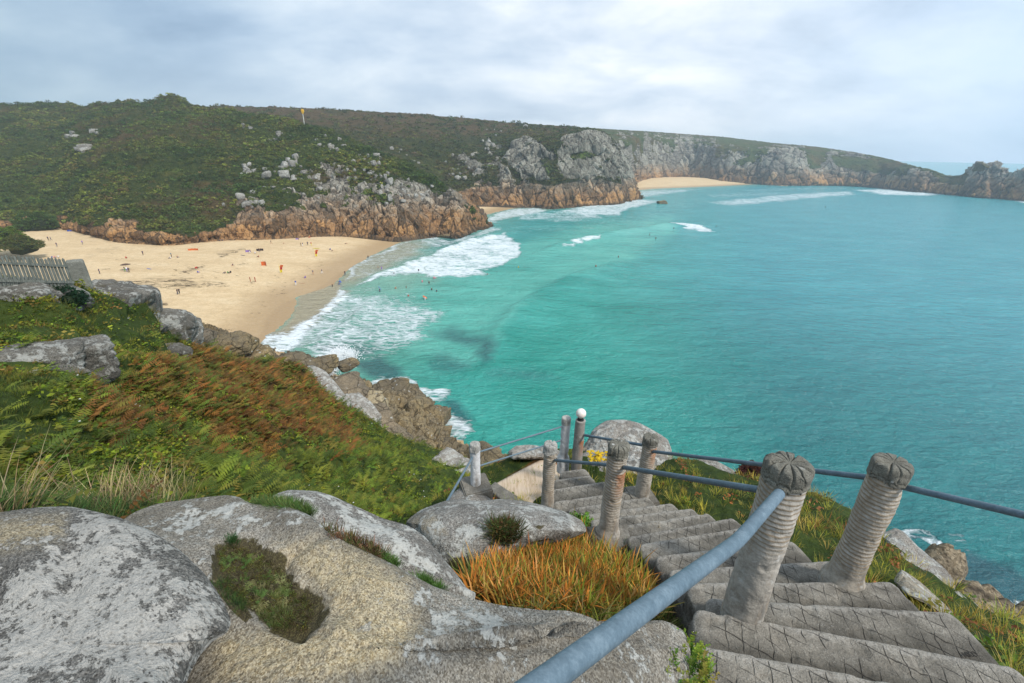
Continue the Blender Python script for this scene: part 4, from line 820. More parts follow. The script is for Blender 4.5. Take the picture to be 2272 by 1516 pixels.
# ---- grey boulders on the near slope
LR = [(28, 672, 22.5, (3.6, 2, 1.7), .4, 'grey speckled boulder in the grass under the fence', G_FAR), (130, 672, 23, (2.2, 1.6, 1.5), .1, 'small grey boulder half covered by a dark bush below the fence post', G_FAR),
      (255, 690, 27, (3.4, 2.6, 3.4), .3, 'tall lichen-spotted boulder at the head of the grey outcrop', G_FAR), (298, 700, 27.5, (3.2, 2.6, 3.2), .9, 'split grey boulder with brown moss in the grey outcrop', G_FAR), (345, 733, 28, (4.2, 2.6, 2.6), .6, 'long sloping boulder in the middle of the grey outcrop', G_FAR),
      (385, 748, 29, (3.4, 2.4, 2), .7, 'flat grey boulder at the lower end of the grey outcrop', G_FAR), (235, 728, 25, (1.8, 1.4, 1.2), .2, 'small round stone in the grass at the foot of the tall boulder', G_FAR), (372, 786, 25, (1.9, 1.3, 1.2), .9, 'white-faced stone alone in the grass below the outcrop', G_FAR),
      (415, 770, 30, (2, 1.6, 1.6), .3, 'grey stone at the grass edge next to the brown shore rocks', G_FAR), (300, 745, 26.5, (2.6, 1.6, 1.2), .5, 'low ledge of stone under the split boulder', G_FAR),
      (150, 800, 15.2, (2.1, 1.5, 1.3), .7, 'large pale wedge-shaped boulder on the green slope', G_FAR), (60, 795, 14.5, (2.4, 1.2, .8), .8, 'layered rock streaked with turf, left of the wedge-shaped boulder', G_FAR), (118, 835, 13.6, (1.5, .5, .5), .9, 'thin slab of rock under the wedge-shaped boulder', G_FAR),
      (750, 1010, 20, (.8, .6, .8), .2, 'small grey stone poking out of the ferns', G_FAR), (770, 1008, 20.5, (.5, .5, .9), .9, 'upright pale stone poking out of the ferns', G_FAR),
      (730, 878, 40, (9, 2.6, 2.6), -.75, 'whitish slab edging the top of the shore rocks beyond the bracken', G_PALE), (800, 915, 40, (7, 2.2, 2.4), -.75, 'grey and white slab below the whitish slab, edging the shore rocks', G_PALE),
      (1010, 1035, 27, (4, 2, 1.6), -.5, 'grey lichened rocks in the grass left of the square plinth', G_PALE), (1035, 1060, 24, (2.4, 1.6, 1.2), .4, 'low grey rock close behind the left post', G_PALE)]
for k, (x, y, d, dm, rz, lab, mt) in enumerate(LR):
    put_rock('boulder', lab, 'boulder', 700+k, x, y, d, dm, mt, rz, (.12, .15), 5, None, dm[2]*(.02 if d > 21 else -.04), 8, lich=.4, crack=.07, rough=.12, bevel=.07)

# ================================================================ STEPS
def step_mat():
    m = NT('scored_concrete'); pos = m.pos()
    n1 = m.noise(pos, 5., 5., .65); n2 = m.noise(pos, 30., 4., .75); g = m.noise(pos, 120., 2., .7); st = m.noise(pos, 1.6, 4., .6)
    ag = m.vor(pos, 85.)
    col = m.ramp(m.math('ADD', m.math('MULTIPLY', n1, .4), m.math('ADD', m.math('MULTIPLY', n2, .35), m.math('MULTIPLY', g, .25))), [(.3, (.095, .087, .072)), (.5, (.235, .215, .18)), (.7, (.44, .41, .355))])
    col = m.mix(m.math('MULTIPLY', m.mr(st, .55, .40), .55), col, (.055, .05, .042))
    col = m.mix(m.math('MULTIPLY', m.mr(ag, .22, .12), m.mr(n1, .45, .6)), col, (.46, .44, .40))
    col = m.mix(m.mr(m.noise(pos, 4.2, 4., .7), .68, .72, 0., .5), col, (.28, .20, .07))
    # lines scored into the wet concrete, crossing in diamonds; only on the tread
    wob = m.n('ShaderNodeTexNoise', {'Vector': pos, 'Scale': 3.5, 'Detail': 3.}).outputs['Color']
    wp = m.n('ShaderNodeVectorMath', operation='MULTIPLY_ADD'); m.set(wp.inputs[0], wob); m.set(wp.inputs[1], (.10, .10, 0)); m.set(wp.inputs[2], pos); wp = wp.outputs[0]
    def lines(rot, per):
        s = m.n('ShaderNodeSeparateXYZ', {0: m.scale(wp, (1/per, 1/per, 1), (0, 0, rot))}).outputs[0]
        fr = m.math('ABSOLUTE', m.math('SUBTRACT', m.math('FRACT', s), .5))
        return m.mr(fr, .0, .05, 1., 0.)
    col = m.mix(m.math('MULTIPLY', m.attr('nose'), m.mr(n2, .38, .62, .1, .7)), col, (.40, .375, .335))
    col = m.mix(m.math('MULTIPLY', m.attr('tread_back'), m.mr(n1, .35, .6, .35, .85)), col, (.055, .050, .040))  # back of each tread darkened, mottled by noise
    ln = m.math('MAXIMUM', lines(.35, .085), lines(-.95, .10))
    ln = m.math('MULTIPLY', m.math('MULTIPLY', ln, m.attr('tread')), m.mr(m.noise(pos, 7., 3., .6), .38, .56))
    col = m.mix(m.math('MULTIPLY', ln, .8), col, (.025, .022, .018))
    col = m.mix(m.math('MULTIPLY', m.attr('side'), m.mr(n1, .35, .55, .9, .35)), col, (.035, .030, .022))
    h = m.math('SUBTRACT', m.math('ADD', m.math('MULTIPLY', n2, 1.2), m.math('ADD', m.math('MULTIPLY', g, .5), m.math('MULTIPLY', n1, 2.))), m.math('MULTIPLY', ln, .9))
    return m.bsdf(col, .93, m.bump(h, .010, 1.), .25)
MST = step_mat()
RISE = .16
zst = lambda k: -2.57-RISE*k
# nosing lines: left px,py ; right px,py (photo pixels on the plane of that tread)
NOS = [(-4, 0, 0), (-3, 0, 0), (-2, (1290, 1560), (1560, 1720)), (-1, (1468, 1412), (2300, 1570)), (0, (1535, 1345), (2262, 1478)), (1, (1560, 1322), (2118, 1357)), (2, (1520, 1290), (1985, 1288)), (3, (1478, 1262), (1850, 1241)), (4, (1450, 1232), (1760, 1196)),
       (5, (1414, 1206), (1650, 1168)), (6, (1388, 1190), (1630, 1146)), (7, (1300, 1176), (1575, 1136)), (8, (1308, 1152), (1540, 1126)), (9, (1290, 1142), (1494, 1114)), (10, (1258, 1128), (1440, 1100)), (11, (1225, 1112), (1405, 1088)),
       (12, (1205, 1088), (1345, 1066)), (13, (1225, 1064), (1312, 1053)), (14, (1240, 1046), (1300, 1038))]
stair = empty('staircase', at_zr(1500, 1200, -4.9)); tag(stair, 'weathered grey concrete steps scored with crossing lines, curving down the cliff edge', 'staircase')
prof = [(-.75, -.02), (-.45, -.005), (-.30, 0.), (-.20, 0.), (-.14, 0), (-.09, 0), (-.050, -.001), (-.024, -.003), (-.009, -.009), (-.002, -.022), (.0, -.045), (-.006, -.10), (-.015, -.15), (-.03, -.22), (-.05, -.40), (-.07, -.75)]
SC = np.array(stair.location)
for k, l, r in NOS:
    z = zst(k) if k < 11 else zst(10)-(k-10)*.12
    if k == -1: z = -2.40
    if k == -2: z = -2.24
    if k < -2: z = -2.24+(-2-k)*.165; Lp = at_zr(1440, 1500, -2.24); Rp = at_zr(2350, 1690, -2.24); dd_ = Rp-Lp; dd_ /= np.linalg.norm(dd_); fw0 = np.array([-dd_[1], dd_[0], 0]); Lp = Lp-fw0*.36*(-2-k)+np.array([0, 0, z+2.24]); Rp = Rp-fw0*.36*(-2-k)+np.array([0, 0, z+2.24])
    else: Lp = at_zr(l[0], l[1], z); Rp = at_zr(r[0], r[1], z)
    if k == -2: Lp = at_zr(1440, 1500, z); Rp = at_zr(2350, 1690, z)
    ax = Rp-Lp; ln = np.linalg.norm(ax); ax /= ln; fw = np.array([-ax[1], ax[0], 0])
    if k < 0: fwb = fw
    nuu = max(40, int(ln/.012)); t_ = np.linspace(0, 1, nuu)
    ends = np.minimum(t_, 1-t_)*ln
    back = .85 if k > 0 else .6
    rows = []
    for (f_, zz_) in prof:
        ff = f_*(back/.75 if f_ < -.25 else 1.)
        rnd = .07*(1-np.sqrt(np.clip(1-(1-np.clip(ends/.07, 0, 1))**2, 0, 1)))
        q = Lp[None]+ax[None]*(t_*ln)[:, None]+fw[None]*(ff-rnd*(1 if f_ > -.2 else 0))[:, None]
        q[:, 2] += zz_-.02*(1-np.clip(ends/.05, 0, 1))**2
        rows.append(q)
    Q = np.stack(rows, 1)
    # refine the profile
    vv = params([3, 5, 6, 4, 4, 3, 3, 3, 3, 3, 3, 3, 3, 3, 2]); Q = np.swapaxes(cr(np.swapaxes(Q, 0, 1), vv), 0, 1)
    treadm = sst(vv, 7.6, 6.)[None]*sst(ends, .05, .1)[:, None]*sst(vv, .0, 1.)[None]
    nose = (sst(vv, 5.2, 6.6)*sst(vv, 9.6, 8.4))[None]+0*ends[:, None]; tread_back = (sst(vv, 4.2, 2.2)*sst(vv, .2, 1.))[None]+0*ends[:, None]
    # close the ends
    def cap(col, sgn):
        out = []
        for dz, sx in ((.012, .012), (.05, .02), (.2, .015), (.75, .0)):
            c_ = col.copy(); c_[:, 2] = np.minimum(c_[:, 2], col[:, 2].max()-dz); c_ = c_+ax*sgn*sx; out.append(c_)
        return out
    ca = cap(Q[0], -1)[::-1]; cb = cap(Q[-1], 1)
    Q = np.concatenate([np.stack(ca), Q, np.stack(cb)]); zero = np.zeros((4, Q.shape[1]))
    treadm = np.concatenate([zero, treadm, zero]); side = np.concatenate([zero+1, 0*treadm[4:-4], zero+1]); side = np.maximum(side, sst(vv, 11., 13.)[None]+0*side); nose = np.concatenate([zero, nose, zero]); tread_back = np.concatenate([zero, tread_back, zero])
    nrm = normals(Q); nrm[..., 2] = np.abs(nrm[..., 2])
    dsp = .004*fbm(Q*6+k, 4, 800+k)+.003*fbm(Q*28, 3, 820+k)-.012*sst(fbm(Q*7+k*3, 3, 850+k), .3, .5)
    Q = Q+np.array([0, 0, 1.])*dsp[..., None]+fw*(.007*fbm(Q*7+9+k, 4, 840+k, .65))[..., None]
    Vq = Q.reshape(-1, 3)-SC
    o = link('step', mk_mesh('step', Vq, gridf(*Q.shape[:2]), MST, True, dict(tread=treadm, side=side, nose=nose, tread_back=tread_back)), stair)
# dark core under the steps
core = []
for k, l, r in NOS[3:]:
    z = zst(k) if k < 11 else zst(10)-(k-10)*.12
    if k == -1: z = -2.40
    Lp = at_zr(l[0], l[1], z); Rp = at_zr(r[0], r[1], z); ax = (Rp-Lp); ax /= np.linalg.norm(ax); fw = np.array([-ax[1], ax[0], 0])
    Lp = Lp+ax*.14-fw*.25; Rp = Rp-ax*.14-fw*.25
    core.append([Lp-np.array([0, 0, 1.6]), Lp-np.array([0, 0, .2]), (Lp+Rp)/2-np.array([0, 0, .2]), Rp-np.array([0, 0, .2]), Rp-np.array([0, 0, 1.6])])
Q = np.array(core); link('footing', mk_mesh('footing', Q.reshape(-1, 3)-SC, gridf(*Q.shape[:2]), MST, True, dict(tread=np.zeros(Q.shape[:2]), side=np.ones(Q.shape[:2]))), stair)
# letters scratched on a tread near the right edge
fc = bpy.data.curves.new('inscription', 'FONT'); fc.body = 'HKO'; fc.size = .042; fc.extrude = .0015
tmp = bpy.data.objects.new('tmp', fc); C.objects.link(tmp); bpy.context.view_layer.update()
me = bpy.data.meshes.new_from_object(tmp.evaluated_get(bpy.context.evaluated_depsgraph_get())); bpy.data.objects.remove(tmp)
mi = NT('scratched_dark'); me.materials.append(mi.bsdf((.03, .028, .025), .95))
ip = at_zr(2140, 1462, zst(1)); io = link('inscription', me, stair, ip-SC+np.array([0, 0, .012]), (0, 0, .1))

# ================================================================ POSTS, RAILS
def post_mat(name, base, rust=0., ribs=True, r0=.28):
    m = NT(name); oc = m.n('ShaderNodeTexCoord').outputs['Object']
    n1 = m.noise(oc, 6., 5., .65); n2 = m.noise(oc, 40., 3., .7); n3 = m.noise(m.scale(oc, (1, 1, .35)), 5., 4., .6)
    col = m.ramp(m.math('ADD', m.math('MULTIPLY', n1, .5), m.math('MULTIPLY', n2, .5)), [(.3, tuple(c*.62 for c in base)), (.5, base), (.7, tuple(min(.75, c*1.35) for c in base))])
    col = m.mix(m.mr(n3, .54, .66, 0., .7), col, (.10, .10, .095)); col = m.mix(m.mr(m.noise(oc, 9., 5., .75), .56, .64, 0., .6), col, (.50, .49, .46)); col = m.mix(m.mr(m.noise(m.scale(oc, (1, 1, .25)), 8., 4., .7), .55, .68, 0., .45), col, (.26, .17, .09))
    if ribs:
        hz_ = m.n('ShaderNodeSeparateXYZ', {0: oc}).outputs[2]
        w_ = m.math('SINE', m.math('ADD', m.math('MULTIPLY', hz_, 2*math.pi/.032), m.math('MULTIPLY', m.math('SUBTRACT', n1, .5), 2.)))
        rf = m.mr(m.math('ADD', hz_, m.math('MULTIPLY', m.math('SUBTRACT', n1, .5), .4)), r0, r0+.17)
        w_ = m.math('MULTIPLY', w_, rf)
        col = m.mix(m.mr(w_, .0, .9, 0., .75), col, (.27, .19, .11))
    if rust:
        rr = m.n('ShaderNodeSeparateXYZ', {0: oc}); dirn = m.math('SUBTRACT', m.math('MULTIPLY', rr.outputs[0], .75), m.math('MULTIPLY', rr.outputs[1], .65)); ang = m.math('MULTIPLY', m.mr(m.math('ADD', dirn, m.math('MULTIPLY', m.math('SUBTRACT', n1, .5), .10)), .045, .075), m.mr(rr.outputs[2], rust-.32, rust-.02))
        ang = m.math('MULTIPLY', ang, m.mr(rr.outputs[2], rust+.02, rust))
        col = m.mix(m.math('MULTIPLY', ang, m.mr(n2, .3, .7, .55, .95)), col, (.36, .12, .03))
    h = m.math('ADD', n2, m.math('MULTIPLY', n1, 2.))
    return m.bsdf(col, .9, m.bump(h, .006, .9), .25)
MP = post_mat('ribbed_concrete', (.40, .355, .295), r0=.05); MP7 = post_mat('half_bare_concrete', (.40, .365, .315), r0=.52); MPR = post_mat('ribbed_concrete_rusty', (.42, .375, .315), .80); MPW = post_mat('limewashed_concrete', (.66, .66, .66), 0., False)
MPL = post_mat('smooth_grey_concrete', (.27, .25, .225), .62, False); MCAP = granite('carved_cap', base=((.10, .10, .08), (.20, .19, .155), (.30, .29, .24)), lichen=-.6, dark=.4, bumpd=.006, sc=2.)
MCAPW = granite('carved_cap_pale', base=((.26, .25, .22), (.42, .41, .38), (.56, .55, .52)), lichen=.2, dark=.2, bumpd=.005, sc=2.)
def post(tp, bp, h, dia, label, mat, capm, rib=True, cap=True, flare=False, plinth=None, sides=72, r0=.10):
    a = ray(*tp); c = ray(*bp); kk = np.hypot(a[0], a[1])/np.hypot(c[0], c[1]); s = h/(a[2]-c[2]*kk)
    T = CAM+a*s; B = CAM+c*s*kk; h = T[2]-B[2]; ctr = (T[:2]+B[:2])/2
    root = empty('handrail_post', (ctr[0], ctr[1], B[2])); tag(root, label, 'post', 'concrete handrail posts')
    hs = h-(.10 if cap else 0.)
    nz = 260; z = np.linspace(-.25, hs, nz); th = np.linspace(0, 2*math.pi, sides, endpoint=False)
    TH, Z = np.meshgrid(th, z, indexing='ij')
    R = dia/2*(.90+.0*Z)*np.ones_like(Z)
    R = R*(1+.05*sst(Z, hs*.4, 0))
    if rib: R = R+(.0009+.0006*vnoise(np.stack([np.cos(TH), np.sin(TH), Z*6], -1), 31))*np.sin(Z*2*math.pi/.032+TH*.0+1.2*vnoise(np.stack([np.cos(TH)*1.2, np.sin(TH)*1.2, Z*5], -1), 3))*sst(Z+.15*vnoise(np.stack([np.cos(TH)*2, np.sin(TH)*2, Z*3], -1), 7), r0, r0+.2)
    if flare: R = R+.03*sst(Z, .10, -.02)
    Px = np.stack([R*np.cos(TH), R*np.sin(TH), Z], -1)
    R2 = R+.008*fbm(Px*7+h*7, 3, int(dia*1000))+.003*fbm(Px*34, 3, 5)-.006*sst(fbm(Px*14+h*3, 3, 77), .25, .5)
    Px = np.stack([R2*np.cos(TH), R2*np.sin(TH), Z], -1)
    top = Px[:, -1:]*np.array([0, 0, 1.]); Px = np.concatenate([Px, top+(Px[:, -1:]-top)*.5, top], 1)
    link('shaft', mk_mesh('shaft', Px, gridf(Px.shape[0], Px.shape[1], True), mat), root)
    if cap:
        n = 10; th = np.linspace(0, 2*math.pi, 180, endpoint=False); r0 = dia/2
        pr = [(.93, -.012), (.99, -.008), (1.0, .004), (.97, .014), (.93, .018), (1.0, .026), (1.01, .04), (1.02, .06), (1.0, .08), (.95, .094), (.85, .101), (.7, .104), (.5, .104), (.3, .102), (.12, .098), (0.001, .094)]
        pr = np.array(pr); vv = params([3]*(len(pr)-1)); pr = cr(pr[:, :], vv)
        TH, RR = np.meshgrid(th, pr[:, 0], indexing='ij'); _, ZZ = np.meshgrid(th, pr[:, 1], indexing='ij')
        lob = np.abs(np.sin(TH*n/2+.5*(1-RR)*1.2+.6*np.sin(TH*2+h*20)+.3*np.sin(TH*5+h*50))); gro = np.exp(-(lob/.22)**2)
        up = sst(ZZ, .022, .04)
        R = r0*.965*RR*(1-.08*gro*up*sst(RR, .2, .8)); Zc = hs+ZZ-.022*gro*sst(RR, 1.1, .9)*sst(RR, .05, .25)
        Pc = np.stack([R*np.cos(TH), R*np.sin(TH), Zc], -1); Pc = Pc+(.007*fbm(Pc*11+h*9, 4, 33, .6)-.010*sst(fbm(Pc*9+h*13, 2, 35), .28, .45))[..., None]*np.array([1, 1, 1.])
        z0 = np.zeros(TH.shape)
        link('carved_cap', mk_mesh('carved_cap', Pc, gridf(*TH.shape, True), capm, True, dict(stain=z0, lich=z0+.3, moss=z0)), root)
    if plinth:
        w_, d_, hh_, rz_ = plinth
        V = np.array([[x*w_/2, y*d_/2, zz_] for zz_ in (-hh_, 0) for x, y in ((-1, -1), (1, -1), (1, 1), (-1, 1))]); 
        import bmesh
        bm = bmesh.new(); vs = [bm.verts.new(v) for v in V]
        for f in ((0, 3, 2, 1), (4, 5, 6, 7), (0, 1, 5, 4), (1, 2, 6, 5), (2, 3, 7, 6), (3, 0, 4, 7)): bm.faces.new([vs[i] for i in f])
        bmesh.ops.bevel(bm, geom=bm.edges[:], offset=.02, segments=3, affect='EDGES'); bmesh.ops.subdivide_edges(bm, edges=bm.edges[:], cuts=4, use_grid_fill=True)
        for v in bm.verts: v.co += Vector(v.normal)*0+Vector((0, 0, 1))*float(.006*vnoise(np.array([[v.co.x*9, v.co.y*9, v.co.z*9]]), 4)[0])
        me = bpy.data.meshes.new('plinth'); bm.to_mesh(me); bm.free(); me.materials.append(MST); link('plinth', me, root, (0, 0, .0), (0, 0, rz_))
    return root, T, B
P1 = post((1053, 984), (1056, 1073), .72, .160, 'whitewashed post with a petal-carved cap on a square concrete plinth, leftmost by the drop', MPW, MCAPW, False, plinth=(.42, .42, .24, .35))
P2 = post((1256, 926), (1251, 1017), .80, .155, 'whitewashed post with a petal-carved cap next to the globe lamp', MPW, MCAPW, False, flare=True)
P4 = post((1221, 984), (1215, 1118), .95, .175, 'short post stained grey and white at the foot of the steps, beside the pale board', MP, MCAPW, True)
P5 = post((1443, 968), (1426, 1098), .95, .205, 'post with a long rust streak under the rail, in front of the big boulder', MPR, MCAP, True, plinth=(.36, .40, .30, .2))
P6 = post((1370, 984), (1352, 1181), 1.10, .205, 'brown-ribbed post standing on a stone block halfway down the steps', MPR, MCAP, True, flare=True)
P7 = post((1748, 1024), (1652, 1355), 1.13, .240, 'thick nearest post with bare grey lower half, where the bent rail ends', MP7, MCAP, True, r0=.5)
P8 = post((1977, 1022), (1876, 1286), 1.08, .232, 'fully ribbed thick post on the seaward side of the near steps', MP, MCAP, True, flare=True)
# globe lamp on its own post
a = ray(1288, 932); c = ray(1279, 1044); kk = np.hypot(a[0], a[1])/np.hypot(c[0], c[1]); s = .98/(a[2]-c[2]*kk); T = CAM+a*s; B = CAM+c*s*kk
lamp = empty('lamp_post', (T[0], B[1], B[2])); tag(lamp, 'rust-streaked concrete post carrying a white glass globe lamp', 'lamp post')
LT = T
def lathe(prof, sides=64, disp=0., seed=0):
    prof = np.array(prof, float); vv = params([4]*(len(prof)-1)); pr = cr(prof, vv); th = np.linspace(0, 2*math.pi, sides, endpoint=False)
    TH, R = np.meshgrid(th, pr[:, 0], indexing='ij'); Z = np.meshgrid(th, pr[:, 1], indexing='ij')[1]
    P = np.stack([R*np.cos(TH), R*np.sin(TH), Z], -1)
    if disp: P = P+(disp*fbm(P*10+seed, 3, seed))[..., None]*np.array([1, 1, 0])
    return P
hL = T[2]-B[2]
Pp = lathe([(.095, -.2), (.088, 0), (.085, hL*.35), (.082, hL*.65), (.078, hL*.95), (.070, hL), (.001, hL)], 64, .006, 4)
link('shaft', mk_mesh('shaft', Pp, gridf(*Pp.shape[:2], True), MPL), lamp)
mk = NT('dark_metal'); MDK = mk.bsdf((.035, .035, .035), .5, metal=.6)
Pp = lathe([(.001, hL-.002), (.05, hL), (.05, hL+.02), (.042, hL+.035), (.040, hL+.05), (.001, hL+.051)]); link('lamp_collar', mk_mesh('lamp_collar', Pp, gridf(*Pp.shape[:2], True), MDK), lamp)
gm = NT('opal_glass'); MGL = gm.bsdf((.82, .80, .72), .25, None, .5, Subsurface_Weight=.3)
th = np.linspace(-math.pi/2, math.pi/2, 33); Pp = lathe([(max(.079*math.cos(q), .0005), hL+.12+.079*math.sin(q)) for q in th]); gg = link('lamp_globe', mk_mesh('lamp_globe', Pp, gridf(*Pp.shape[:2], True), MGL), lamp)
# rails
mm = NT('galvanised_steel'); oc = mm.pos(); nn_ = mm.noise(oc, 14., 5., .7); n2_ = mm.noise(mm.scale(oc, (3, 3, 3)), 30., 3., .7)
MRAIL = mm.bsdf(mm.ramp(mm.math('ADD', mm.math('MULTIPLY', nn_, .6), mm.math('MULTIPLY', n2_, .4)), [(.3, (.075, .115, .145)), (.5, (.125, .180, .220)), (.66, (.19, .255, .30)), (.74, (.36, .42, .45))]), mm.mr(nn_, .3, .7, .42, .65), mm.bump(n2_, .002, .5), .4, .15)
def tube(name, pts, rad, label, mat=MRAIL, cat='handrail', sides=20, sub=14, parent=None, group='tubular steel handrails'):
    pts = np.array(pts, float); n = len(pts); tt = np.linspace(0, n-1, (n-1)*sub+1) if n > 2 else np.linspace(0, 1, 24)
    Cn = cr(pts, tt); T_ = np.gradient(Cn, axis=0); T_ /= np.linalg.norm(T_, axis=1, keepdims=True)
    up = np.array([0, 0, 1.]); S_ = np.cross(T_, up); S_ /= np.linalg.norm(S_, axis=1, keepdims=True); U_ = np.cross(S_, T_)
    th = np.linspace(0, 2*math.pi, sides, endpoint=False); P = Cn[:, None]+rad*(np.cos(th)[None, :, None]*S_[:, None]+np.sin(th)[None, :, None]*U_[:, None])
    P = np.concatenate([np.repeat(Cn[:1, None], sides, 1), P, np.repeat(Cn[-1:, None], sides, 1)])
    P = np.swapaxes(P, 0, 1)
    if parent is not None: return link(name, mk_mesh(name, P.reshape(-1, 3)-np.array(parent.location), gridf(*P.shape[:2], True), mat), parent)
    V, c = mesh_local(P); o = link(name, mk_mesh(name, V, gridf(*P.shape[:2], True), mat), None, c); return tag(o, label, cat, group)
def onpost(pp, px, py):      # point on the post's axis plane seen at this pixel
    d = math.hypot(pp[1][0], pp[1][1]); return at_d(px, py, d)
r_ = .0205
tube('handrail', [onpost(P5, 1432, 989), at_d(1292, 965, math.hypot(LT[0], LT[1]))], r_, 'short steel rail running from the lamp post to the rust-streaked post')
tube('handrail', [onpost(P8, 1955, 1063), onpost(P5, 1440, 1001)], r_, 'long steel rail from the rust-streaked post to the seaward ribbed post')
r8 = onpost(P8, 1985, 1076); tube('handrail', [r8, at_depth(2272, 1143, 2.35), at_depth(2600, 1222, 1.8)], r_*1.02, 'steel rail leaving the seaward ribbed post and running off to the right edge')
tube('handrail', [onpost(P6, 1352, 1032), onpost(P4, 1226, 1021)], r_*.9, 'steel rail from the brown-ribbed post to the short stained post')
tube('handrail', [onpost(P7, 1715, 1092), onpost(P6, 1376, 1036)], r_, 'steel rail from the thick nearest post to the brown-ribbed post')
rA, rB, rC = at_depth(1722, 1104, 2.10), at_depth(1638, 1200, 1.72), at_depth(1205, 1516, .80); lp_ = lambda a, b, f: a+(b-a)*f
tube('handrail', [rA+(rA-rB)*.10, rA, lp_(rA, rB, .45), lp_(rA, rB, .80), lp_(lp_(rA, rB, .93), lp_(rB, rC, .05), .5), lp_(rB, rC, .12), lp_(rB, rC, .35), lp_(rB, rC, .7), rC, rC+(rC-rB)*.5], .0255, 'bent blue-grey steel rail sweeping from the nearest post across the foreground')
tube('handrail', [onpost(P2, 1253, 945), onpost(P1, 1060, 1004)], .013, 'upper thin rail between the two whitewashed posts')
tube('handrail', [onpost(P2, 1252, 975), onpost(P1, 1060, 1035)], .013, 'lower thin rail between the two whitewashed posts')
tube('handrail', [onpost(P1, 1050, 1012), at_depth(990, 1116, 4.9)], .015, 'thin rail sloping down from the left whitewashed post behind the boulder')

# concrete block that carries the brown-ribbed post, board, kerb
def slab(name, quad, h, mat, label, cat, seed=1, n=40, disp=.006, attrs=('tread', 'side')):
    Q = np.array(quad, float); u, v = np.meshgrid(np.linspace(0, 1, n), np.linspace(0, 1, n), indexing='ij'); u = u[..., None]; v = v[..., None]
    T_ = (Q[0]*(1-u)+Q[1]*u)*(1-v)+(Q[3]*(1-u)+Q[2]*u)*v
    nrm = np.cross(Q[1]-Q[0], Q[3]-Q[0]); nrm /= np.linalg.norm(nrm); nrm *= np.sign(nrm[2])
    e = np.minimum(np.minimum(u, 1-u), np.minimum(v, 1-v))[..., 0]
    T_ = T_-nrm*(.010*np.exp(-(e*n/1.5)**2))[..., None]+nrm*(disp*fbm(T_*7, 3, seed))[..., None]
    B_ = T_-nrm*h
    V = np.concatenate([T_.reshape(-1, 3), B_.reshape(-1, 3)]); F = gridf(n, n); F2 = F[:, ::-1]+n*n
    idx = np.arange(n*n).reshape(n, n); edge = np.concatenate([idx[:-1, 0], idx[-1, :-1], idx[:0:-1, -1], idx[0, :0:-1]]); e2 = np.roll(edge, -1)
    S = np.stack([edge, edge+n*n, e2+n*n, e2], -1)
    F = np.concatenate([F, F2, S]); z0 = np.zeros(len(V)); sd_ = z0.copy(); sd_[n*n:] = 1
    V, c = mesh_local(V); o = link(name, mk_mesh(name, V, F, mat, True, dict(tread=z0, side=sd_, stain=z0, lich=z0, moss=z0)), None, c); return tag(o, label, cat)
pb = P6[2]; zb = pb[2]-H
slab('stone_block', [at_zr(1300, 1168, zb), at_zr(1345, 1212, zb), at_zr(1402, 1210, zb), at_zr(1392, 1160, zb)], .55, MST, 'concrete block at the left edge of the steps carrying the brown-ribbed post', 'block', 3)
mw = NT('pale_board'); pos = mw.pos(); wv_ = mw.noise(mw.scale(pos, (14, 1.2, 1.2), (0, 0, .15)), 2., 4., .6); ws = mw.noise(pos, 1.6, 3., .6)
MWD = mw.bsdf(mw.mix(mw.mr(ws, .45, .75, 0., .3), mw.ramp(wv_, [(.35, (.46, .33, .21)), (.5, (.60, .45, .31)), (.7, (.68, .54, .40))]), (.66, .60, .55)), .8, mw.bump(wv_, .004, .5), .3)
slab('wooden_board', [at_zr(1097, 1073, -5.28), at_zr(1207, 1014, -5.35), at_zr(1262, 1046, -5.2), at_zr(1178, 1120, -4.95)], .03, MWD, 'pale cream boarded panel lying at the foot of the steps', 'board', 5, 24, 0.)
slab('concrete_kerb', [at_zr(1080, 1083, -5.2), at_zr(1098, 1068, -5.2), at_zr(1165, 1112, -4.95), at_zr(1130, 1122, -4.95)], .28, MST, 'rough concrete kerb between the square plinth and the pale board', 'kerb', 6)
# ---- fence
mf = NT('weathered_wood'); pos = mf.n('ShaderNodeTexCoord').outputs['Object']; fw_ = mf.noise(mf.scale(pos, (8, 8, .8)), 4., 4., .65)
MFW = mf.bsdf(mf.ramp(fw_, [(.3, (.07, .078, .065)), (.5, (.135, .145, .125)), (.7, (.21, .22, .195))]), .9, mf.bump(fw_, .004, .6), .2)
def ptop(tp, bp, h):
    a = ray(*tp); c = ray(*bp); kk = np.hypot(a[0], a[1])/np.hypot(c[0], c[1]); s = h/(a[2]-c[2]*kk); return CAM+a*s, CAM+c*s*kk
TL, BL = ptop((-2, 565), (24, 634), 1.05); TR_, BR_ = ptop((138, 574), (162, 636), 1.05)
dv = (TR_-TL); dvb = BR_-BL; L0 = BL-dvb*1.0; T0 = TL-dv*1.0
fence = empty('picket_fence', (BL+BR_)/2); tag(fence, 'weathered grey wooden picket fence on the grassy brow above the beach', 'fence'); FC = np.array(fence.location)
def box(p, q, w_, d_, axis):
    """bar from p to q with width w_ along axis and depth d_"""
    p = np.array(p); q = np.array(q); t_ = q-p; t_ /= np.linalg.norm(t_); a_ = np.array(axis)/np.linalg.norm(axis); a_ = a_-t_*(a_@t_); a_ /= np.linalg.norm(a_); b_ = np.cross(t_, a_)
    V = [e+sx*a_*w_/2+sy*b_*d_/2 for e in (p, q) for sx, sy in ((-1, -1), (1, -1), (1, 1), (-1, 1))]
    F = [(0, 1, 2, 3), (7, 6, 5, 4), (0, 4, 5, 1), (1, 5, 6, 2), (2, 6, 7, 3), (3, 7, 4, 0)]; return np.array(V), np.array(F)
ax_ = dvb/np.linalg.norm(dvb)
npk = 34
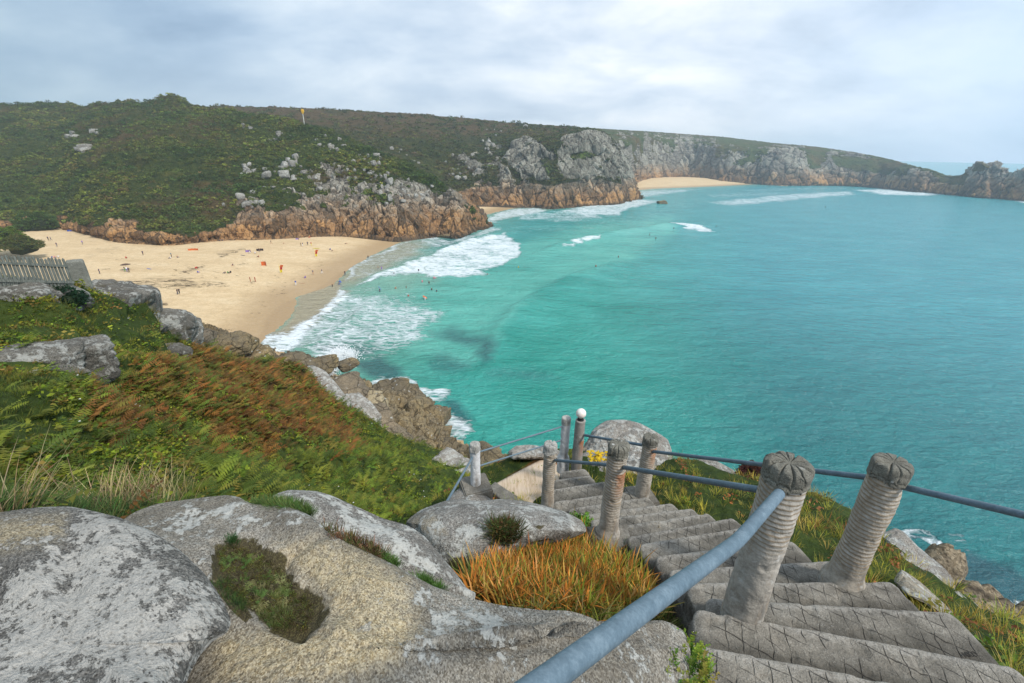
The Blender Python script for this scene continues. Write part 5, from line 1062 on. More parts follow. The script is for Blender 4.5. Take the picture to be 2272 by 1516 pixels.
for k in range(npk):
    f_ = k/(npk-1)*2.0
    b_ = L0+dvb*f_; t_ = T0+dv*f_; t_ = t_+np.array([0, 0, random.uniform(-.03, .04)])+ax_*random.uniform(-.015, .015)
    up_ = (t_-b_)/np.linalg.norm(t_-b_); V1, F1 = box(b_-up_*.05, t_-up_*.06, .075, .022, ax_)
    V1 = np.vstack([V1, [t_]]); top = [4, 5, 6, 7]
    F1 = [list(f) for f in F1 if set(f) != {4, 5, 6, 7}]; F3 = []
    for f in F1: F3 += [[f[0], f[1], f[2]], [f[0], f[2], f[3]]]
    F3 += [[4, 5, 8], [5, 6, 8], [6, 7, 8], [7, 4, 8]]
    link('picket', mk_mesh('picket', V1-FC, np.array(F3), MFW, False), fence)
nrmv = np.cross(ax_, [0, 0, 1]); nrmv *= np.sign(nrmv@(CAM-BL))
for hh_ in (.16, .74):
    V1, F1 = box(L0+(T0-L0)*hh_+nrmv*.035, BR_+dvb*.04+(TR_-BR_)*hh_+nrmv*.035, .085, .04, (0, 0, 1)); link('rail', mk_mesh('rail', V1-FC, F1, MFW, False), fence)
# granite gate pillar
ptT, ptB = ptop((168, 578), (184, 641), 1.16)
V, F = rock_mesh(905, (.62, .5, 1.3), 5, 2, .03, .02, .03)
V = V/np.abs(V).max(0)*np.array([.30, .26, .64]); V = V+.012*fbm(V*6, 3, 9)[:, None]
# square it up
Vn = V/np.array([.30, .26, .64]); mx = np.abs(Vn).max(1, keepdims=True); V = V*(1+.0*mx); Dn = Vn/np.maximum(np.linalg.norm(Vn, axis=1, keepdims=True), 1e-6); sq = Dn/np.maximum((np.abs(Dn)**10).sum(1, keepdims=True)**.1, 1e-6)
V = sq*np.array([.28, .24, .62])+.012*fbm(sq*3, 3, 9)[:, None]
z0 = np.zeros(len(V)); tag(link('stone_pillar', mk_mesh('stone_pillar', V, F, granite('granite_pillar', lichen=-.2, base=((.14, .145, .12), (.22, .225, .19), (.31, .31, .27)), sc=1., bumpd=.02, dark=.3), True, dict(stain=z0, lich=z0+.5, moss=z0)), None, (ptB+ptT)/2+np.array([0, 0, -.02]), (0, 0, .75)), 'square rough granite pillar at the end of the picket fence', 'pillar')
# ================================================================ PLANTS
def leafmat(name, trans=.25, rough=.7):
    m = NT(name); c = m.acol('tint'); n = m.noise(m.pos(), 3., 3., .6)
    c = m.mix(m.mr(n, .35, .65, 0., .35), c, m.mix(1., c, (.55, .6, .5), 'MULTIPLY'))
    d = m.n('ShaderNodeBsdfPrincipled', {'Base Color': c, 'Roughness': rough, 'Specular IOR Level': .25}); tr = m.n('ShaderNodeBsdfTranslucent', {'Color': c})
    mx = m.n('ShaderNodeMixShader', {0: trans}); m.t.links.new(d.outputs[0], mx.inputs[1]); m.t.links.new(tr.outputs[0], mx.inputs[2]); m.t.links.new(mx.outputs[0], m.out.inputs[0]); return m.m
MLEAF = leafmat('leaves'); MDRY = leafmat('dry_stems', .15, .8)
def strip(p0, d, L, w, segs, bend, up=(0, 0, 1), r=None, fold=0.):
    """tapered blade: returns verts, tris, t(height 0..1)"""
    d = np.array(d, float); d /= np.linalg.norm(d); side = np.cross(d, [0, 0, 1.]); 
    if np.linalg.norm(side) < 1e-3: side = np.array([1., 0, 0])
    side /= np.linalg.norm(side); V = []; T = []; p = np.array(p0, float); F = []
    for k in range(segs+1):
        f = k/segs; ww = w*(1-f**2.2)*(.6+.8*min(f*3, 1)) if k < segs else 0
        if k < segs: V += [p-side*ww/2, p+side*ww/2]; T += [f, f]
        else: V += [p]; T += [1.]
        d = d+np.array(bend)/segs; d /= np.linalg.norm(d); p = p+d*L/segs
    for k in range(segs-1): F += [[2*k, 2*k+1, 2*k+3], [2*k, 2*k+3, 2*k+2]]
    F += [[2*segs-2, 2*segs-1, 2*segs]]
    return np.array(V), np.array(F), np.array(T)
def merge(parts):
    V = []; F = []; T = []; n = 0
    for v, f, t_ in parts: V.append(v); F.append(f+n); T.append(t_); n += len(v)
    return np.concatenate(V), np.concatenate(F), np.concatenate(T)
def p_tuft(r, nb=14, L=.3, w=.008, spread=.10, segs=2, lean=.5, bend=.9):
    ps = []
    for _ in range(nb):
        a = r.uniform(0, 6.28); q = r.uniform(0, 1)**.5*spread; d = np.array([math.cos(a)*lean*r.uniform(.1, 1), math.sin(a)*lean*r.uniform(.1, 1), 1])
        b = np.array([math.cos(a), math.sin(a), -.35])*bend*r.uniform(.3, 1)
        ps.append(strip((math.cos(a)*q, math.sin(a)*q, -.02), d, L*r.uniform(.55, 1.1), w, segs, b))
    return merge(ps)
def p_fern(r, nf=5, L=.42, npair=10):
    ps = []
    for _ in range(nf):
        a = r.uniform(0, 6.28); hd = np.array([math.cos(a), math.sin(a), 0]); sd_ = np.array([-hd[1], hd[0], 0]); LL = L*r.uniform(.7, 1.1); el = r.uniform(.3, 1.45); p = np.array([0, 0, 0.]); prev = p
        for k in range(npair):
            f = (k+1)/npair; e_ = el*(1-.95*f); p = p+(hd*math.cos(e_)+np.array([0, 0, 1])*math.sin(e_))*LL/npair
            wl = LL*.46*math.sin(min(f*1.1+.25, 3.14)*1.0)*(1-f)**.6+.01
            for s_ in (-1, 1):
                sd_ = sd_+np.array([0, 0, r.normal()*.10])
                tip = p+sd_*s_*wl+hd*wl*.35+np.array([0, 0, -.12*wl+r.uniform(-.02, .02)]); b1 = p; b2 = p+hd*LL/npair*.85
                ps.append((np.array([b1, b2, tip]), np.array([[0, 1, 2]]), np.array([.35+.4*f, .35+.4*f, .9])))
        # stalk is hidden in the leaflets
    return merge(ps)
def p_leaves(r, n=18, R=.22, s=.05):
    ps = []
    for _ in range(n):
        c = r.normal(size=3); c = c/np.linalg.norm(c)*R*r.uniform(.4, 1); c[2] = abs(c[2])*.8
        a = r.normal(size=3); a /= np.linalg.norm(a); b = np.cross(a, r.normal(size=3)); b /= np.linalg.norm(b); a[2] *= .4; ss = s*r.uniform(.6, 1.2)
        ps.append((np.array([c-a*ss, c+b*ss*.55, c+a*ss, c-b*ss*.55]), np.array([[0, 1, 2], [0, 2, 3]]), np.full(4, r.uniform(.1, 1))))
    return merge(ps)
def inst(protos, pos, cols, scl, rotz, r, tipcols=None, align=None, squash=None):
    VV = []; FF = []; CC = []; base = 0; n = len(pos); which = r.integers(0, len(protos), n)
    for k, (V, F, T) in enumerate(protos):
        m_ = which == k; c = m_.sum()
        if not c: continue
        cz, sz = np.cos(rotz[m_]), np.sin(rotz[m_]); P = V[None]*scl[m_][:, None, None]
        X = P[..., 0]*cz[:, None]-P[..., 1]*sz[:, None]; Y = P[..., 0]*sz[:, None]+P[..., 1]*cz[:, None]; Z = P[..., 2]
        Q = np.stack([X, Y, Z], -1)
        if align is not None:
            nn2 = align[m_]; Q = Q+(nn2*np.array([1, 1, 0]))[:, None]*Z[..., None]*.25
        Q = Q+pos[m_][:, None]
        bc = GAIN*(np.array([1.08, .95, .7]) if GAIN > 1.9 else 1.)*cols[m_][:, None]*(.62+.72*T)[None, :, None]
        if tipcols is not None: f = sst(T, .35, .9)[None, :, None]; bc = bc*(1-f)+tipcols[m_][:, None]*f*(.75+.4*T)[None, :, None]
        VV.append(Q.reshape(-1, 3)); CC.append(bc.reshape(-1, 3)); FF.append((F[None]+(np.arange(c)*len(V))[:, None, None]).reshape(-1, 3)+base); base += c*len(V)
    return np.concatenate(VV), np.concatenate(FF), np.clip(np.concatenate(CC), 0, 1)
GAIN = 1.0
def stuff(name, label, cat, V, F, Cc, mat=None, kind='stuff'):
    o = link(name, mk_mesh(name, V, F, mat or MLEAF, False, None, dict(tint=Cc))); return tag(o, label, cat, None, kind)
def sample(S, n, wfun, r, ex=.5):
    P, px, py = S['P'], S['px'], S['py']
    a = np.abs((px[1:, :-1]-px[:-1, :-1])*(py[:-1, 1:]-py[:-1, :-1])-(px[:-1, 1:]-px[:-1, :-1])*(py[1:, :-1]-py[:-1, :-1]))
    A = np.linalg.norm(np.cross(P[1:, :-1]-P[:-1, :-1], P[:-1, 1:]-P[:-1, :-1]), axis=-1)
    x = px[:-1, :-1]; y = py[:-1, :-1]
    vis = (x > -260) & (x < 2500) & (y < 1700) & (y > 400)
    w_ = (np.clip(a, 0, 400)**ex)*(A**(1-ex))*vis*wfun(x, y, P[:-1, :-1]); w_ = w_.ravel(); w_ /= w_.sum()
    id_ = r.choice(len(w_), n, p=w_); i, j = np.unravel_index(id_, x.shape); u = r.random((n, 1)); v = r.random((n, 1))
    p = P[i, j]*(1-u)*(1-v)+P[i+1, j]*u*(1-v)+P[i, j+1]*(1-u)*v+P[i+1, j+1]*u*v
    return p, S['N'][i, j], x[i, j], y[i, j]
def pal(r, n, cs, var=.25):
    cs = np.array(cs); c = cs[r.integers(0, len(cs), n)]; return c*(1+r.normal(size=(n, 1))*var).clip(.4, 1.8)*(1+r.normal(size=(n, 3))*.07)
r = np.random.default_rng(21)
tufts = [p_tuft(r) for _ in range(8)]; ferns = [p_fern(r) for _ in range(7)]; leafs = [p_leaves(r) for _ in range(7)]
# --- left slope
GAIN = 2.4
rk = [(28, 672, 36, 26), (130, 672, 22, 18), (255, 690, 34, 34), (298, 705, 34, 30), (345, 733, 34, 20), (150, 800, 62, 45), (60, 795, 60, 30), (372, 786, 26, 18)]
def norock(x, y):
    k = np.ones(x.shape)
    for a, b, c, d in rk: k = k*(1-.6*np.exp(-(((x-a)/c)**2+((y-b)/d)**2)**2))
    return k
def lowf(P, s, seed): return .5+.5*fbm(P/s, 3, seed)
wg = lambda x, y, P: norock(x, y)*(.25+sst(lowf(P, 2.5, 31), .35, .6))*(1-.85*poly_mask(x, y, [(420, 800), (560, 800), (790, 940), (780, 1020), (560, 1000), (420, 960)], 40))
p, nrm, x, y = sample(LS, 26000, wg, r)
olive = poly_mask(x, y, [(180, 680), (420, 740), (480, 820), (420, 880), (200, 860), (150, 700)], 50)[:, None]; bright = np.maximum(poly_mask(x, y, [(820, 960), (1000, 1020), (1060, 1080), (950, 1120), (820, 1090), (760, 1000)], 40), poly_mask(x, y, [(690, 900), (760, 920), (840, 1000), (760, 1010)], 20))[:, None]; darkg = poly_mask(x, y, [(-200, 820), (180, 860), (260, 1000), (220, 1150), (-200, 1150)], 60)[:, None]
c = pal(r, len(p), [(.060, .080, .010), (.038, .062, .010), (.12, .105, .016), (.075, .085, .012), (.13, .085, .025)])
c = c*(1-olive*.8)+pal(r, len(p), [(.13, .125, .03), (.10, .11, .02), (.17, .15, .05)])*olive*.8; c = c*(1-bright*.8)+pal(r, len(p), [(.10, .16, .02), (.085, .14, .02)])*bright*.8; c = c*(1-darkg*.6)+pal(r, len(p), [(.03, .075, .012), (.025, .06, .010)])*darkg*.6
R_ = np.hypot(p[:, 0], p[:, 1]); tip = c*1.25+np.array([.05, .035, .01])
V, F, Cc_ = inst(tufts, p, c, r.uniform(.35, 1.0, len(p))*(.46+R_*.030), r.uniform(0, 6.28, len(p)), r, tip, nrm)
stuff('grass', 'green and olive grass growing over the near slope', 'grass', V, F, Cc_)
wb = lambda x, y, P: norock(x, y)*(LSint(x, y)*1.5*sst(lowf(P, 1.6, 33), .3, .55)+.06*sst(y, 700, 860)+.5*poly_mask(x, y, [(450, 980), (900, 1020), (900, 1150), (450, 1120)], 40))
def LSint(x, y):
    b = np.maximum(poly_mask(x, y, [(400, 780), (560, 800), (700, 850), (790, 940), (790, 1010), (640, 980), (560, 1010), (420, 960), (440, 880), (390, 820)], 45), .6*poly_mask(x, y, [(200, 840), (420, 800), (480, 900), (330, 960), (240, 1010), (180, 930)], 40)); return b
p, nrm, x, y = sample(LS, 9500, wb, r)
bk_ = (LSint(x, y)+.9*(lowf(p, 1.1, 55)-.5)+r.normal(size=len(x))*.16 > .36)[:, None]
c = np.where(bk_, pal(r, len(p), [(.13, .062, .018), (.15, .072, .020), (.085, .05, .014), (.11, .09, .02), (.07, .09, .016)]), pal(r, len(p), [(.055, .085, .012), (.09, .12, .016), (.04, .065, .012), (.09, .105, .018)]))
R_ = np.hypot(p[:, 0], p[:, 1])
V, F, Cc_ = inst(ferns, p+np.array([0, 0, .04]), c, r.uniform(.5, 1.3, len(p))*(.72+R_*.022), r.uniform(0, 6.28, len(p)), r, c*1.15, nrm)
stuff('bracken', 'rust brown and green bracken fronds covering the middle of the near slope', 'bracken', V, F, Cc_)
wl = lambda x, y, P: norock(x, y)*(.30*sst(lowf(P, 1.9, 39), .40, .62)+.04+1.2*poly_mask(x, y, [(150, 870), (300, 860), (480, 880), (560, 980), (520, 1060), (250, 1060), (150, 960)], 50)*sst(lowf(P, 1.4, 37), .35, .6)+.8*poly_mask(x, y, [(540, 1060), (900, 1080), (920, 1150), (600, 1150)], 25)+.7*poly_mask(x, y, [(660, 880), (740, 900), (900, 1010), (870, 1030), (740, 960)], 18)+.12*sst(y, 720, 660))
p, nrm, x, y = sample(LS, 15000, wl, r)
c = pal(r, len(p), [(.045, .08, .012), (.09, .125, .014), (.03, .055, .010), (.09, .11, .016), (.08, .07, .02)])
R_ = np.hypot(p[:, 0], p[:, 1])
V, F, Cc_ = inst(leafs, p+np.array([0, 0, .03]), c, r.uniform(.6, 1.2, len(p))*(.7+R_*.022), r.uniform(0, 6.28, len(p)), r)
stuff('undergrowth', 'glossy green bramble leaves among the bracken and grass', 'undergrowth', V, F, Cc_)
# --- right slope
onrock = lambda x, y: 1-np.maximum.reduce([.9*poly_mask(x, y, q, 4) for q in ([(1290, 935), (1490, 970), (1500, 1035), (1300, 1045)], [(1532, 1028), (1600, 1020), (1660, 1078), (1560, 1065)], [(1955, 1190), (2010, 1180), (2110, 1290), (2095, 1318)], [(1985, 1280), (2040, 1290), (2140, 1395), (2050, 1345)], [(2090, 1310), (2160, 1335), (2200, 1390), (2140, 1370)], [(2130, 1395), (2200, 1405), (2270, 1475), (2170, 1425)], [(1128, 990), (1240, 990), (1245, 1020), (1130, 1020)])])
p, nrm, x, y = sample(RS, 17000, lambda x, y, P: onrock(x, y)*(.35+sst(lowf(P, .7, 41), .3, .6))*(1-.8*poly_mask(x, y, [(1100, 1070), (1190, 1015), (1260, 1000), (1250, 1050), (1130, 1085)], 8)), r, .4)
heath = .55*np.maximum(poly_mask(x, y, [(1780, 1080), (1890, 1120), (1880, 1200), (1800, 1180)], 25), poly_mask(x, y, [(1950, 1190), (2100, 1300), (2272, 1480), (2150, 1440), (1980, 1290)], 30))*.75
hm = (r.random(len(x)) < heath*.6)[:, None]
c = np.where(hm, pal(r, len(p), [(.17, .065, .025), (.12, .05, .03), (.16, .10, .03)]), pal(r, len(p), [(.15, .17, .022), (.22, .20, .03), (.08, .12, .018), (.27, .22, .07), (.14, .13, .02)]))
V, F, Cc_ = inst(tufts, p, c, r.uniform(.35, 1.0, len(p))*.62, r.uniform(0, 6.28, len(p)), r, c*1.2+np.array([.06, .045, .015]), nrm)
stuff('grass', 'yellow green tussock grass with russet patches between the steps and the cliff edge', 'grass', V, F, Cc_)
p, nrm, x, y = sample(RS, 1500, lambda x, y, P: onrock(x, y)*(.1+poly_mask(x, y, [(1500, 1020), (1560, 1050), (1700, 1090), (1680, 1110), (1520, 1060)], 10)+poly_mask(x, y, [(1990, 1290), (2272, 1500), (2272, 1560), (2100, 1440)], 30)+poly_mask(x, y, [(1160, 1060), (1200, 1040), (1150, 1100), (1090, 1110)], 12)), r, .4)
c = pal(r, len(p), [(.11, .045, .03), (.05, .09, .018), (.14, .06, .03), (.07, .08, .02)])
V, F, Cc_ = inst(leafs, p, c, r.uniform(.3, .7, len(p))*.9, r.uniform(0, 6.28, len(p)), r)
stuff('heather', 'low russet heather and creeping leaves on the cliff edge', 'heather', V, F, Cc_)
GAIN = 1.0
# --- orange sword leaves in the hollow
blades = []
for _ in range(10):
    ps = []
    for q in range(5):
        a = r.uniform(0, 6.28); ps.append(strip((r.normal()*.03, r.normal()*.03, -.02), (math.cos(a)*.16, math.sin(a)*.16, 1), .35*r.uniform(.7, 1.2), .0135, 6, (math.cos(a)*.9*r.uniform(.2, 1), math.sin(a)*.9*r.uniform(.2, 1), -.5*r.uniform(.1, 1.3))))
    blades.append(merge(ps))
def wh(x, y, P): return np.maximum(poly_mask(x, y, [(1050, 1310), (1130, 1260), (1160, 1210), (1280, 1195), (1320, 1245), (1400, 1290), (1440, 1340), (1430, 1385), (1350, 1400), (1240, 1380), (1120, 1370), (1050, 1350)], 14), .0)
p, nrm, x, y = sample(HB, 2100, wh, r, .5)
back = sst(y, 1290, 1230)[:, None]
c = pal(r, len(p), [(.16, .19, .02), (.20, .20, .03), (.11, .15, .02)], .2); tip = pal(r, len(p), [(.66, .24, .04), (.58, .22, .035), (.72, .38, .12), (.45, .15, .025), (.36, .30, .05)], .3)
c = c*.95; gk = (r.random(len(p)) < .22)[:, None]; tip = np.where(gk, c*1.3, tip); lf_ = sst(x, 1300, 1120)[:, None]; c = c*(1-lf_*.75)+pal(r, len(p), [(.42, .21, .05)], .2)*lf_*.75
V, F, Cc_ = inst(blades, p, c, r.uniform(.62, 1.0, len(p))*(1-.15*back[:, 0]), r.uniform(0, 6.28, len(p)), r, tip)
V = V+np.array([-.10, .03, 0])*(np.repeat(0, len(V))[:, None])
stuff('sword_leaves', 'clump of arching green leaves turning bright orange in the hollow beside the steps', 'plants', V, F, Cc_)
p, nrm, x, y = sample(HB, 1300, lambda x, y, P: poly_mask(x, y, [(1000, 1240), (1120, 1200), (1320, 1160), (1480, 1300), (1560, 1440), (1200, 1420), (1020, 1330)], 20)*(1-.7*wh(x, y, P)), r)
V, F, Cc_ = inst(tufts, p, pal(r, len(p), [(.14, .16, .03), (.24, .20, .08), (.08, .12, .02)]), r.uniform(.4, .9, len(p)), r.uniform(0, 6.28, len(p)), r)
stuff('grass', 'wispy green and straw grass round the rim of the orange-leaved hollow', 'grass', V, F, Cc_)
# --- dark weed left along the tide lines on the sand
def on_sand(q):
    P = at_z(q[:, 0], q[:, 1], 0.*q[:, 0])
    for _ in range(6): P = at_z(q[:, 0], q[:, 1], beach_z(P[:, 0], P[:, 1]))
    return P
rr = np.random.default_rng(31); q = []
for a_, b_, n_, s_ in (((487, 572), (540, 552), 60, 2.5), ((396, 606), (454, 591), 60, 2.5), ((230, 636), (500, 632), 200, 5), ((300, 626), (420, 622), 80, 3), ((345, 676), (368, 676), 16, 2), ((225, 600), (245, 596), 8, 1.5), ((520, 590), (545, 585), 12, 1.5), ((620, 640), (200, 560), 60, 22), ((740, 560), (560, 690), 40, 14)):
    f_ = rr.random((n_, 1)); q.append(np.array(a_)*(1-f_)+np.array(b_)*f_+rr.normal(size=(n_, 2))*np.array([3., s_*.5]))
q = np.concatenate(q); p = on_sand(q); wl_ = [p_leaves(rr, 14, .5, .16) for _ in range(4)]
V, F, Cc_ = inst([(v*np.array([1.6, .8, .12]), f, t_) for v, f, t_ in wl_], p, pal(rr, len(p), [(.05, .035, .02), (.08, .055, .03)]), rr.uniform(.5, 1.3, len(p))**2*.9, rr.uniform(-.5, .5, len(p)), rr)
stuff('seaweed', 'strands of dark seaweed scattered along the tide lines on the sand', 'seaweed', V, F, Cc_, MDRY)
# --- plants on the rocks
def surf(Pa, px, py):
    x, y = proj(Pa); k = np.argmin((x-px)**2+(y-py)**2); return Pa.reshape(-1, 3)[k]
def surf_many(Pa, pts):
    x, y = proj(Pa); x = x.ravel(); y = y.ravel(); Q = Pa.reshape(-1, 3); return np.array([Q[np.argmin((x-a)**2+(y-b)**2)] for a, b in pts])
def inpoly(poly, n, r):
    poly = np.array(poly, float); out = []
    while len(out) < n:
        q = poly.min(0)+r.random((400, 2))*(poly.max(0)-poly.min(0)); m_ = poly_mask(q[:, 0], q[:, 1], poly, .5) > .5; out += list(q[m_])
    return np.array(out[:n])
def patch(name, label, cat, Pa, poly, n, protos, cols, sc, tipcols=None, seed=1, parentloc=True, fixed=None):
    rr = np.random.default_rng(seed); q = inpoly(poly, n, rr)
    if fixed is not None:      # ground known by its height
        p = at_zr(q[:, 0], q[:, 1], fixed)
    else: p = surf_many(Pa, q)
    V, F, Cc_ = inst(protos, p, pal(rr, n, cols), rr.uniform(.6, 1.2, n)*sc, rr.uniform(0, 6.28, n), rr, pal(rr, n, tipcols) if tipcols else None)
    V, c = mesh_local(V); o = link(name, mk_mesh(name, V, F, MLEAF, False, None, dict(tint=Cc_)), None, c); return tag(o, label, cat)
slabP = ROCKS['slab'][1]; midP = ROCKS['mid'][1]; greyP = ROCKS['grey'][1]
fine = [p_tuft(r, 16, .07, .0026, .025, 2, .6, .8) for _ in range(6)]; mossl = [p_leaves(r, 26, .03, .006) for _ in range(5)]; feath = [p_fern(r, 6, .07, 8) for _ in range(5)]
patch('moss', 'dark brown moss and soil with tiny green sprigs filling the hollow in the slab', 'moss', slabP, [(478, 1225), (520, 1208), (600, 1245), (640, 1290), (700, 1345), (680, 1400), (600, 1380), (500, 1310)], 900, mossl, [(.07, .07, .015), (.13, .12, .025), (.05, .035, .016), (.10, .08, .04), (.09, .11, .025)], .5, seed=3)
patch('grass_tuft', 'sparse grass and feathery weeds growing out of the moss hollow', 'grass tuft', slabP, [(500, 1230), (560, 1225), (640, 1300), (640, 1350), (600, 1390), (560, 1370), (540, 1300), (490, 1280)], 60, fine+feath, [(.13, .17, .04), (.08, .13, .03), (.20, .19, .08)], .55, seed=4)
patch('cushion_plant', 'round dark green cushion plant at the top tip of the moss hollow', 'plant', slabP, [(498, 1192), (520, 1192), (524, 1210), (500, 1212)], 50, fine, [(.04, .11, .03), (.03, .09, .02)], .55, seed=5)
patch('cushion_plant', 'green spiky plant squeezed between the white-lichened boulder and the slab', 'plant', slabP, [(460, 1290), (495, 1290), (545, 1345), (535, 1362), (490, 1330)], 80, fine, [(.04, .09, .025), (.06, .10, .025)], .5, seed=6)
patch('cushion_plant', 'green grassy plant at the lower left end of the moss hollow', 'plant', slabP, [(560, 1355), (640, 1360), (650, 1395), (600, 1400)], 70, fine, [(.09, .12, .03), (.12, .12, .04)], .55, seed=7)
heaths = [p_tuft(r, 12, .09, .005, .03, 2, .9, .5) for _ in range(5)]
patch('heather_tuft', 'heather tuft with pinkish brown flower tips in the crack above the yellow stain', 'heather', slabP, [(715, 1172), (760, 1176), (820, 1190), (860, 1225), (840, 1240), (780, 1212), (730, 1192)], 230, heaths+mossl, [(.09, .09, .03), (.06, .08, .02), (.12, .06, .035)], .8, [(.34, .15, .11), (.20, .12, .05), (.10, .11, .03)], 8)
patch('cushion_plant', 'bright green cushion plant at the right end of the heather tuft', 'plant', slabP, [(845, 1215), (870, 1218), (892, 1245), (880, 1255), (850, 1238)], 80, fine, [(.08, .16, .03), (.06, .13, .025)], .65, seed=9)
patch('cushion_plant', 'bright green cushion plant on the crack between the slab and the long low boulder', 'plant', slabP, [(930, 1258), (955, 1258), (992, 1282), (985, 1295), (950, 1285)], 90, fine, [(.09, .18, .03), (.06, .14, .025)], .6, seed=10)
patch('grass_tuft', 'grass tuft on top of the slab where it meets the long low boulder', 'grass tuft', slabP, [(560, 1105), (620, 1108), (690, 1125), (695, 1140), (640, 1128), (570, 1118)], 260, fine, [(.08, .15, .03), (.06, .12, .03), (.14, .17, .05)], .95, seed=11)
patch('moss', 'mossy patch with dark leaves in the notch of the squat grey boulder', 'moss', greyP, [(1088, 1168), (1130, 1160), (1150, 1180), (1140, 1200), (1100, 1195)], 160, mossl+fine, [(.05, .06, .015), (.10, .05, .02), (.06, .09, .02)], 2., seed=12)
gb = [p_leaves(r, 40, .07, .016) for _ in range(4)]
patch('bush', 'small bright green leafy bush at the foot of the steps beside the squat grey boulder', 'bush', None, [(1262, 1150), (1300, 1148), (1308, 1175), (1290, 1190), (1262, 1180)], 80, gb, [(.10, .22, .025), (.07, .17, .02)], 1.15, seed=13, fixed=-3.95)
# long dry stems
stems = [p_tuft(r, 9, .62, .006, .05, 4, .55, 1.1) for _ in range(6)]
def gpatch(name, label, cat, poly, n, protos, cols, sc, seed, S=LS, mat=None, kind='stuff', tips=None):
    rr = np.random.default_rng(seed); q = inpoly(poly, n, rr); p = surf_many(S['P'], q)
    V, F, Cc_ = inst(protos, p, pal(rr, n, cols), rr.uniform(.6, 1.15, n)*sc, rr.uniform(0, 6.28, n), rr, pal(rr, n, tips) if tips else None)
    return stuff(name, label, cat, V, F, Cc_, mat or MDRY, kind)
gpatch('dry_grass', 'long straw-coloured dry stems rising behind the boulders on the left', 'dry grass', [(180, 1150), (260, 1120), (420, 1100), (430, 1135), (250, 1165)], 70, stems, [(.42, .33, .18), (.36, .27, .15), (.26, .20, .10)], 1.1, 15)
gpatch('dry_grass', 'pale bent dry stems at the left edge above the white-lichened boulder', 'dry grass', [(-60, 1180), (60, 1160), (100, 1170), (0, 1200)], 26, stems, [(.42, .33, .18), (.36, .27, .15)], 1.15, 16)
gpatch('grass', 'blue green grass leaves along the back of the white-lichened boulder', 'grass', [(-60, 1160), (100, 1140), (240, 1150), (420, 1120), (440, 1140), (240, 1180), (0, 1190)], 520, tufts, [(.07, .13, .035), (.05, .11, .03), (.12, .14, .05)], 1.0, 17, mat=MLEAF)
# feathery plant at the bottom by the steps
def feather_plant(name, label, pts, seed, sc, z0):
    rr = np.random.default_rng(seed); ps = []
    pr = []
    for _ in range(5):
        q = []
        Ls = .11*rr.uniform(.7, 1.2); seg = 11; p = np.array([0, 0, 0.]); d = np.array([rr.normal()*.25, rr.normal()*.25, 1.]); d /= np.linalg.norm(d)
        for k in range(seg):
            p = p+d*Ls/seg; d = d+rr.normal(size=3)*.06; d /= np.linalg.norm(d)
            for s_ in range(3):
                a = rr.uniform(0, 6.28); o_ = np.array([math.cos(a), math.sin(a), .5]); o_ /= np.linalg.norm(o_); ll = .017*(1.1-.5*k/seg)*rr.uniform(.7, 1.3); sd_ = np.cross(o_, d); sd_ /= np.linalg.norm(sd_)
                q.append((np.array([p, p+o_*ll*.5+sd_*ll*.28, p+o_*ll, p+o_*ll*.5-sd_*ll*.28]), np.array([[0, 1, 2], [0, 2, 3]]), np.array([.3, .6, 1., .6])))
        pr.append(merge(q))
    q = inpoly(pts[0], pts[1], rr); p = at_zr(q[:, 0], q[:, 1], z0)
    V, F, Cc_ = inst(pr, p, pal(rr, len(p), [(.14, .22, .02), (.20, .25, .025), (.10, .20, .02), (.26, .25, .04)]), rr.uniform(.7, 1.2, len(p))*sc, rr.uniform(0, 6.28, len(p)), rr)
    V, c = mesh_local(V); return tag(link(name, mk_mesh(name, V, F, MLEAF, False, None, dict(tint=Cc_)), None, c), label, 'plant')
feather_plant('leafy_plant', 'yellow green feathery plants spreading at the bottom edge left of the steps', ([(1370, 1500), (1400, 1480), (1500, 1470), (1565, 1480), (1575, 1560), (1360, 1560)], 120), 51, 1.0, -2.12)
feather_plant('leafy_plant', 'fresh green weed with lobed leaves growing where the slab meets the steps', ([(1480, 1440), (1530, 1425), (1560, 1440), (1560, 1475), (1500, 1470)], 34), 52, 1.05, -2.2)
# yellow flowers beside the lamp
fl = empty('yellow_flowers', at_zr(1330, 1035, -5.2)); tag(fl, 'clump of yellow daisy-like flowers behind the rail beside the globe lamp', 'flowers'); FLC = np.array(fl.location)
rr = np.random.default_rng(5); st_ = []; hd_ = []
for k in range(34):
    q = (rr.uniform(1305, 1352), rr.uniform(1000, 1024)); tp_ = at_zr(q[0], q[1], -4.85+rr.normal()*.05)
    b_ = tp_+np.array([rr.normal()*.05, rr.normal()*.05, -.42]); v, f, t_ = strip(b_, tp_-b_, .42, .010, 2, (0, 0, 0)); st_.append((v-FLC, f, t_))
    for _ in range(9):
        pass
    c_ = tp_-FLC; rim = [c_+np.array([math.cos(a), math.sin(a), .25*math.sin(a*3+k)])*rr.uniform(.022, .05) for a in np.linspace(0, 6.28, 14, endpoint=False)]
    hd_.append((np.array([c_+np.array([0, 0, .012])]+rim), np.array([[0, 1+q_, 1+(q_+1) % 14] for q_ in range(14)]), np.full(15, .8)))
V, F, T_ = merge(st_); link('stems', mk_mesh('stems', V, F, MLEAF, False, None, dict(tint=np.tile([.08, .13, .03], (len(V), 1)))), fl)
for k in range(34):
    V, F, T_ = merge(hd_[k:k+1]); link('flower_head', mk_mesh('flower_head', V, F, MLEAF, False, None, dict(tint=np.tile([.75, .50, .02], (len(V), 1)))), fl)
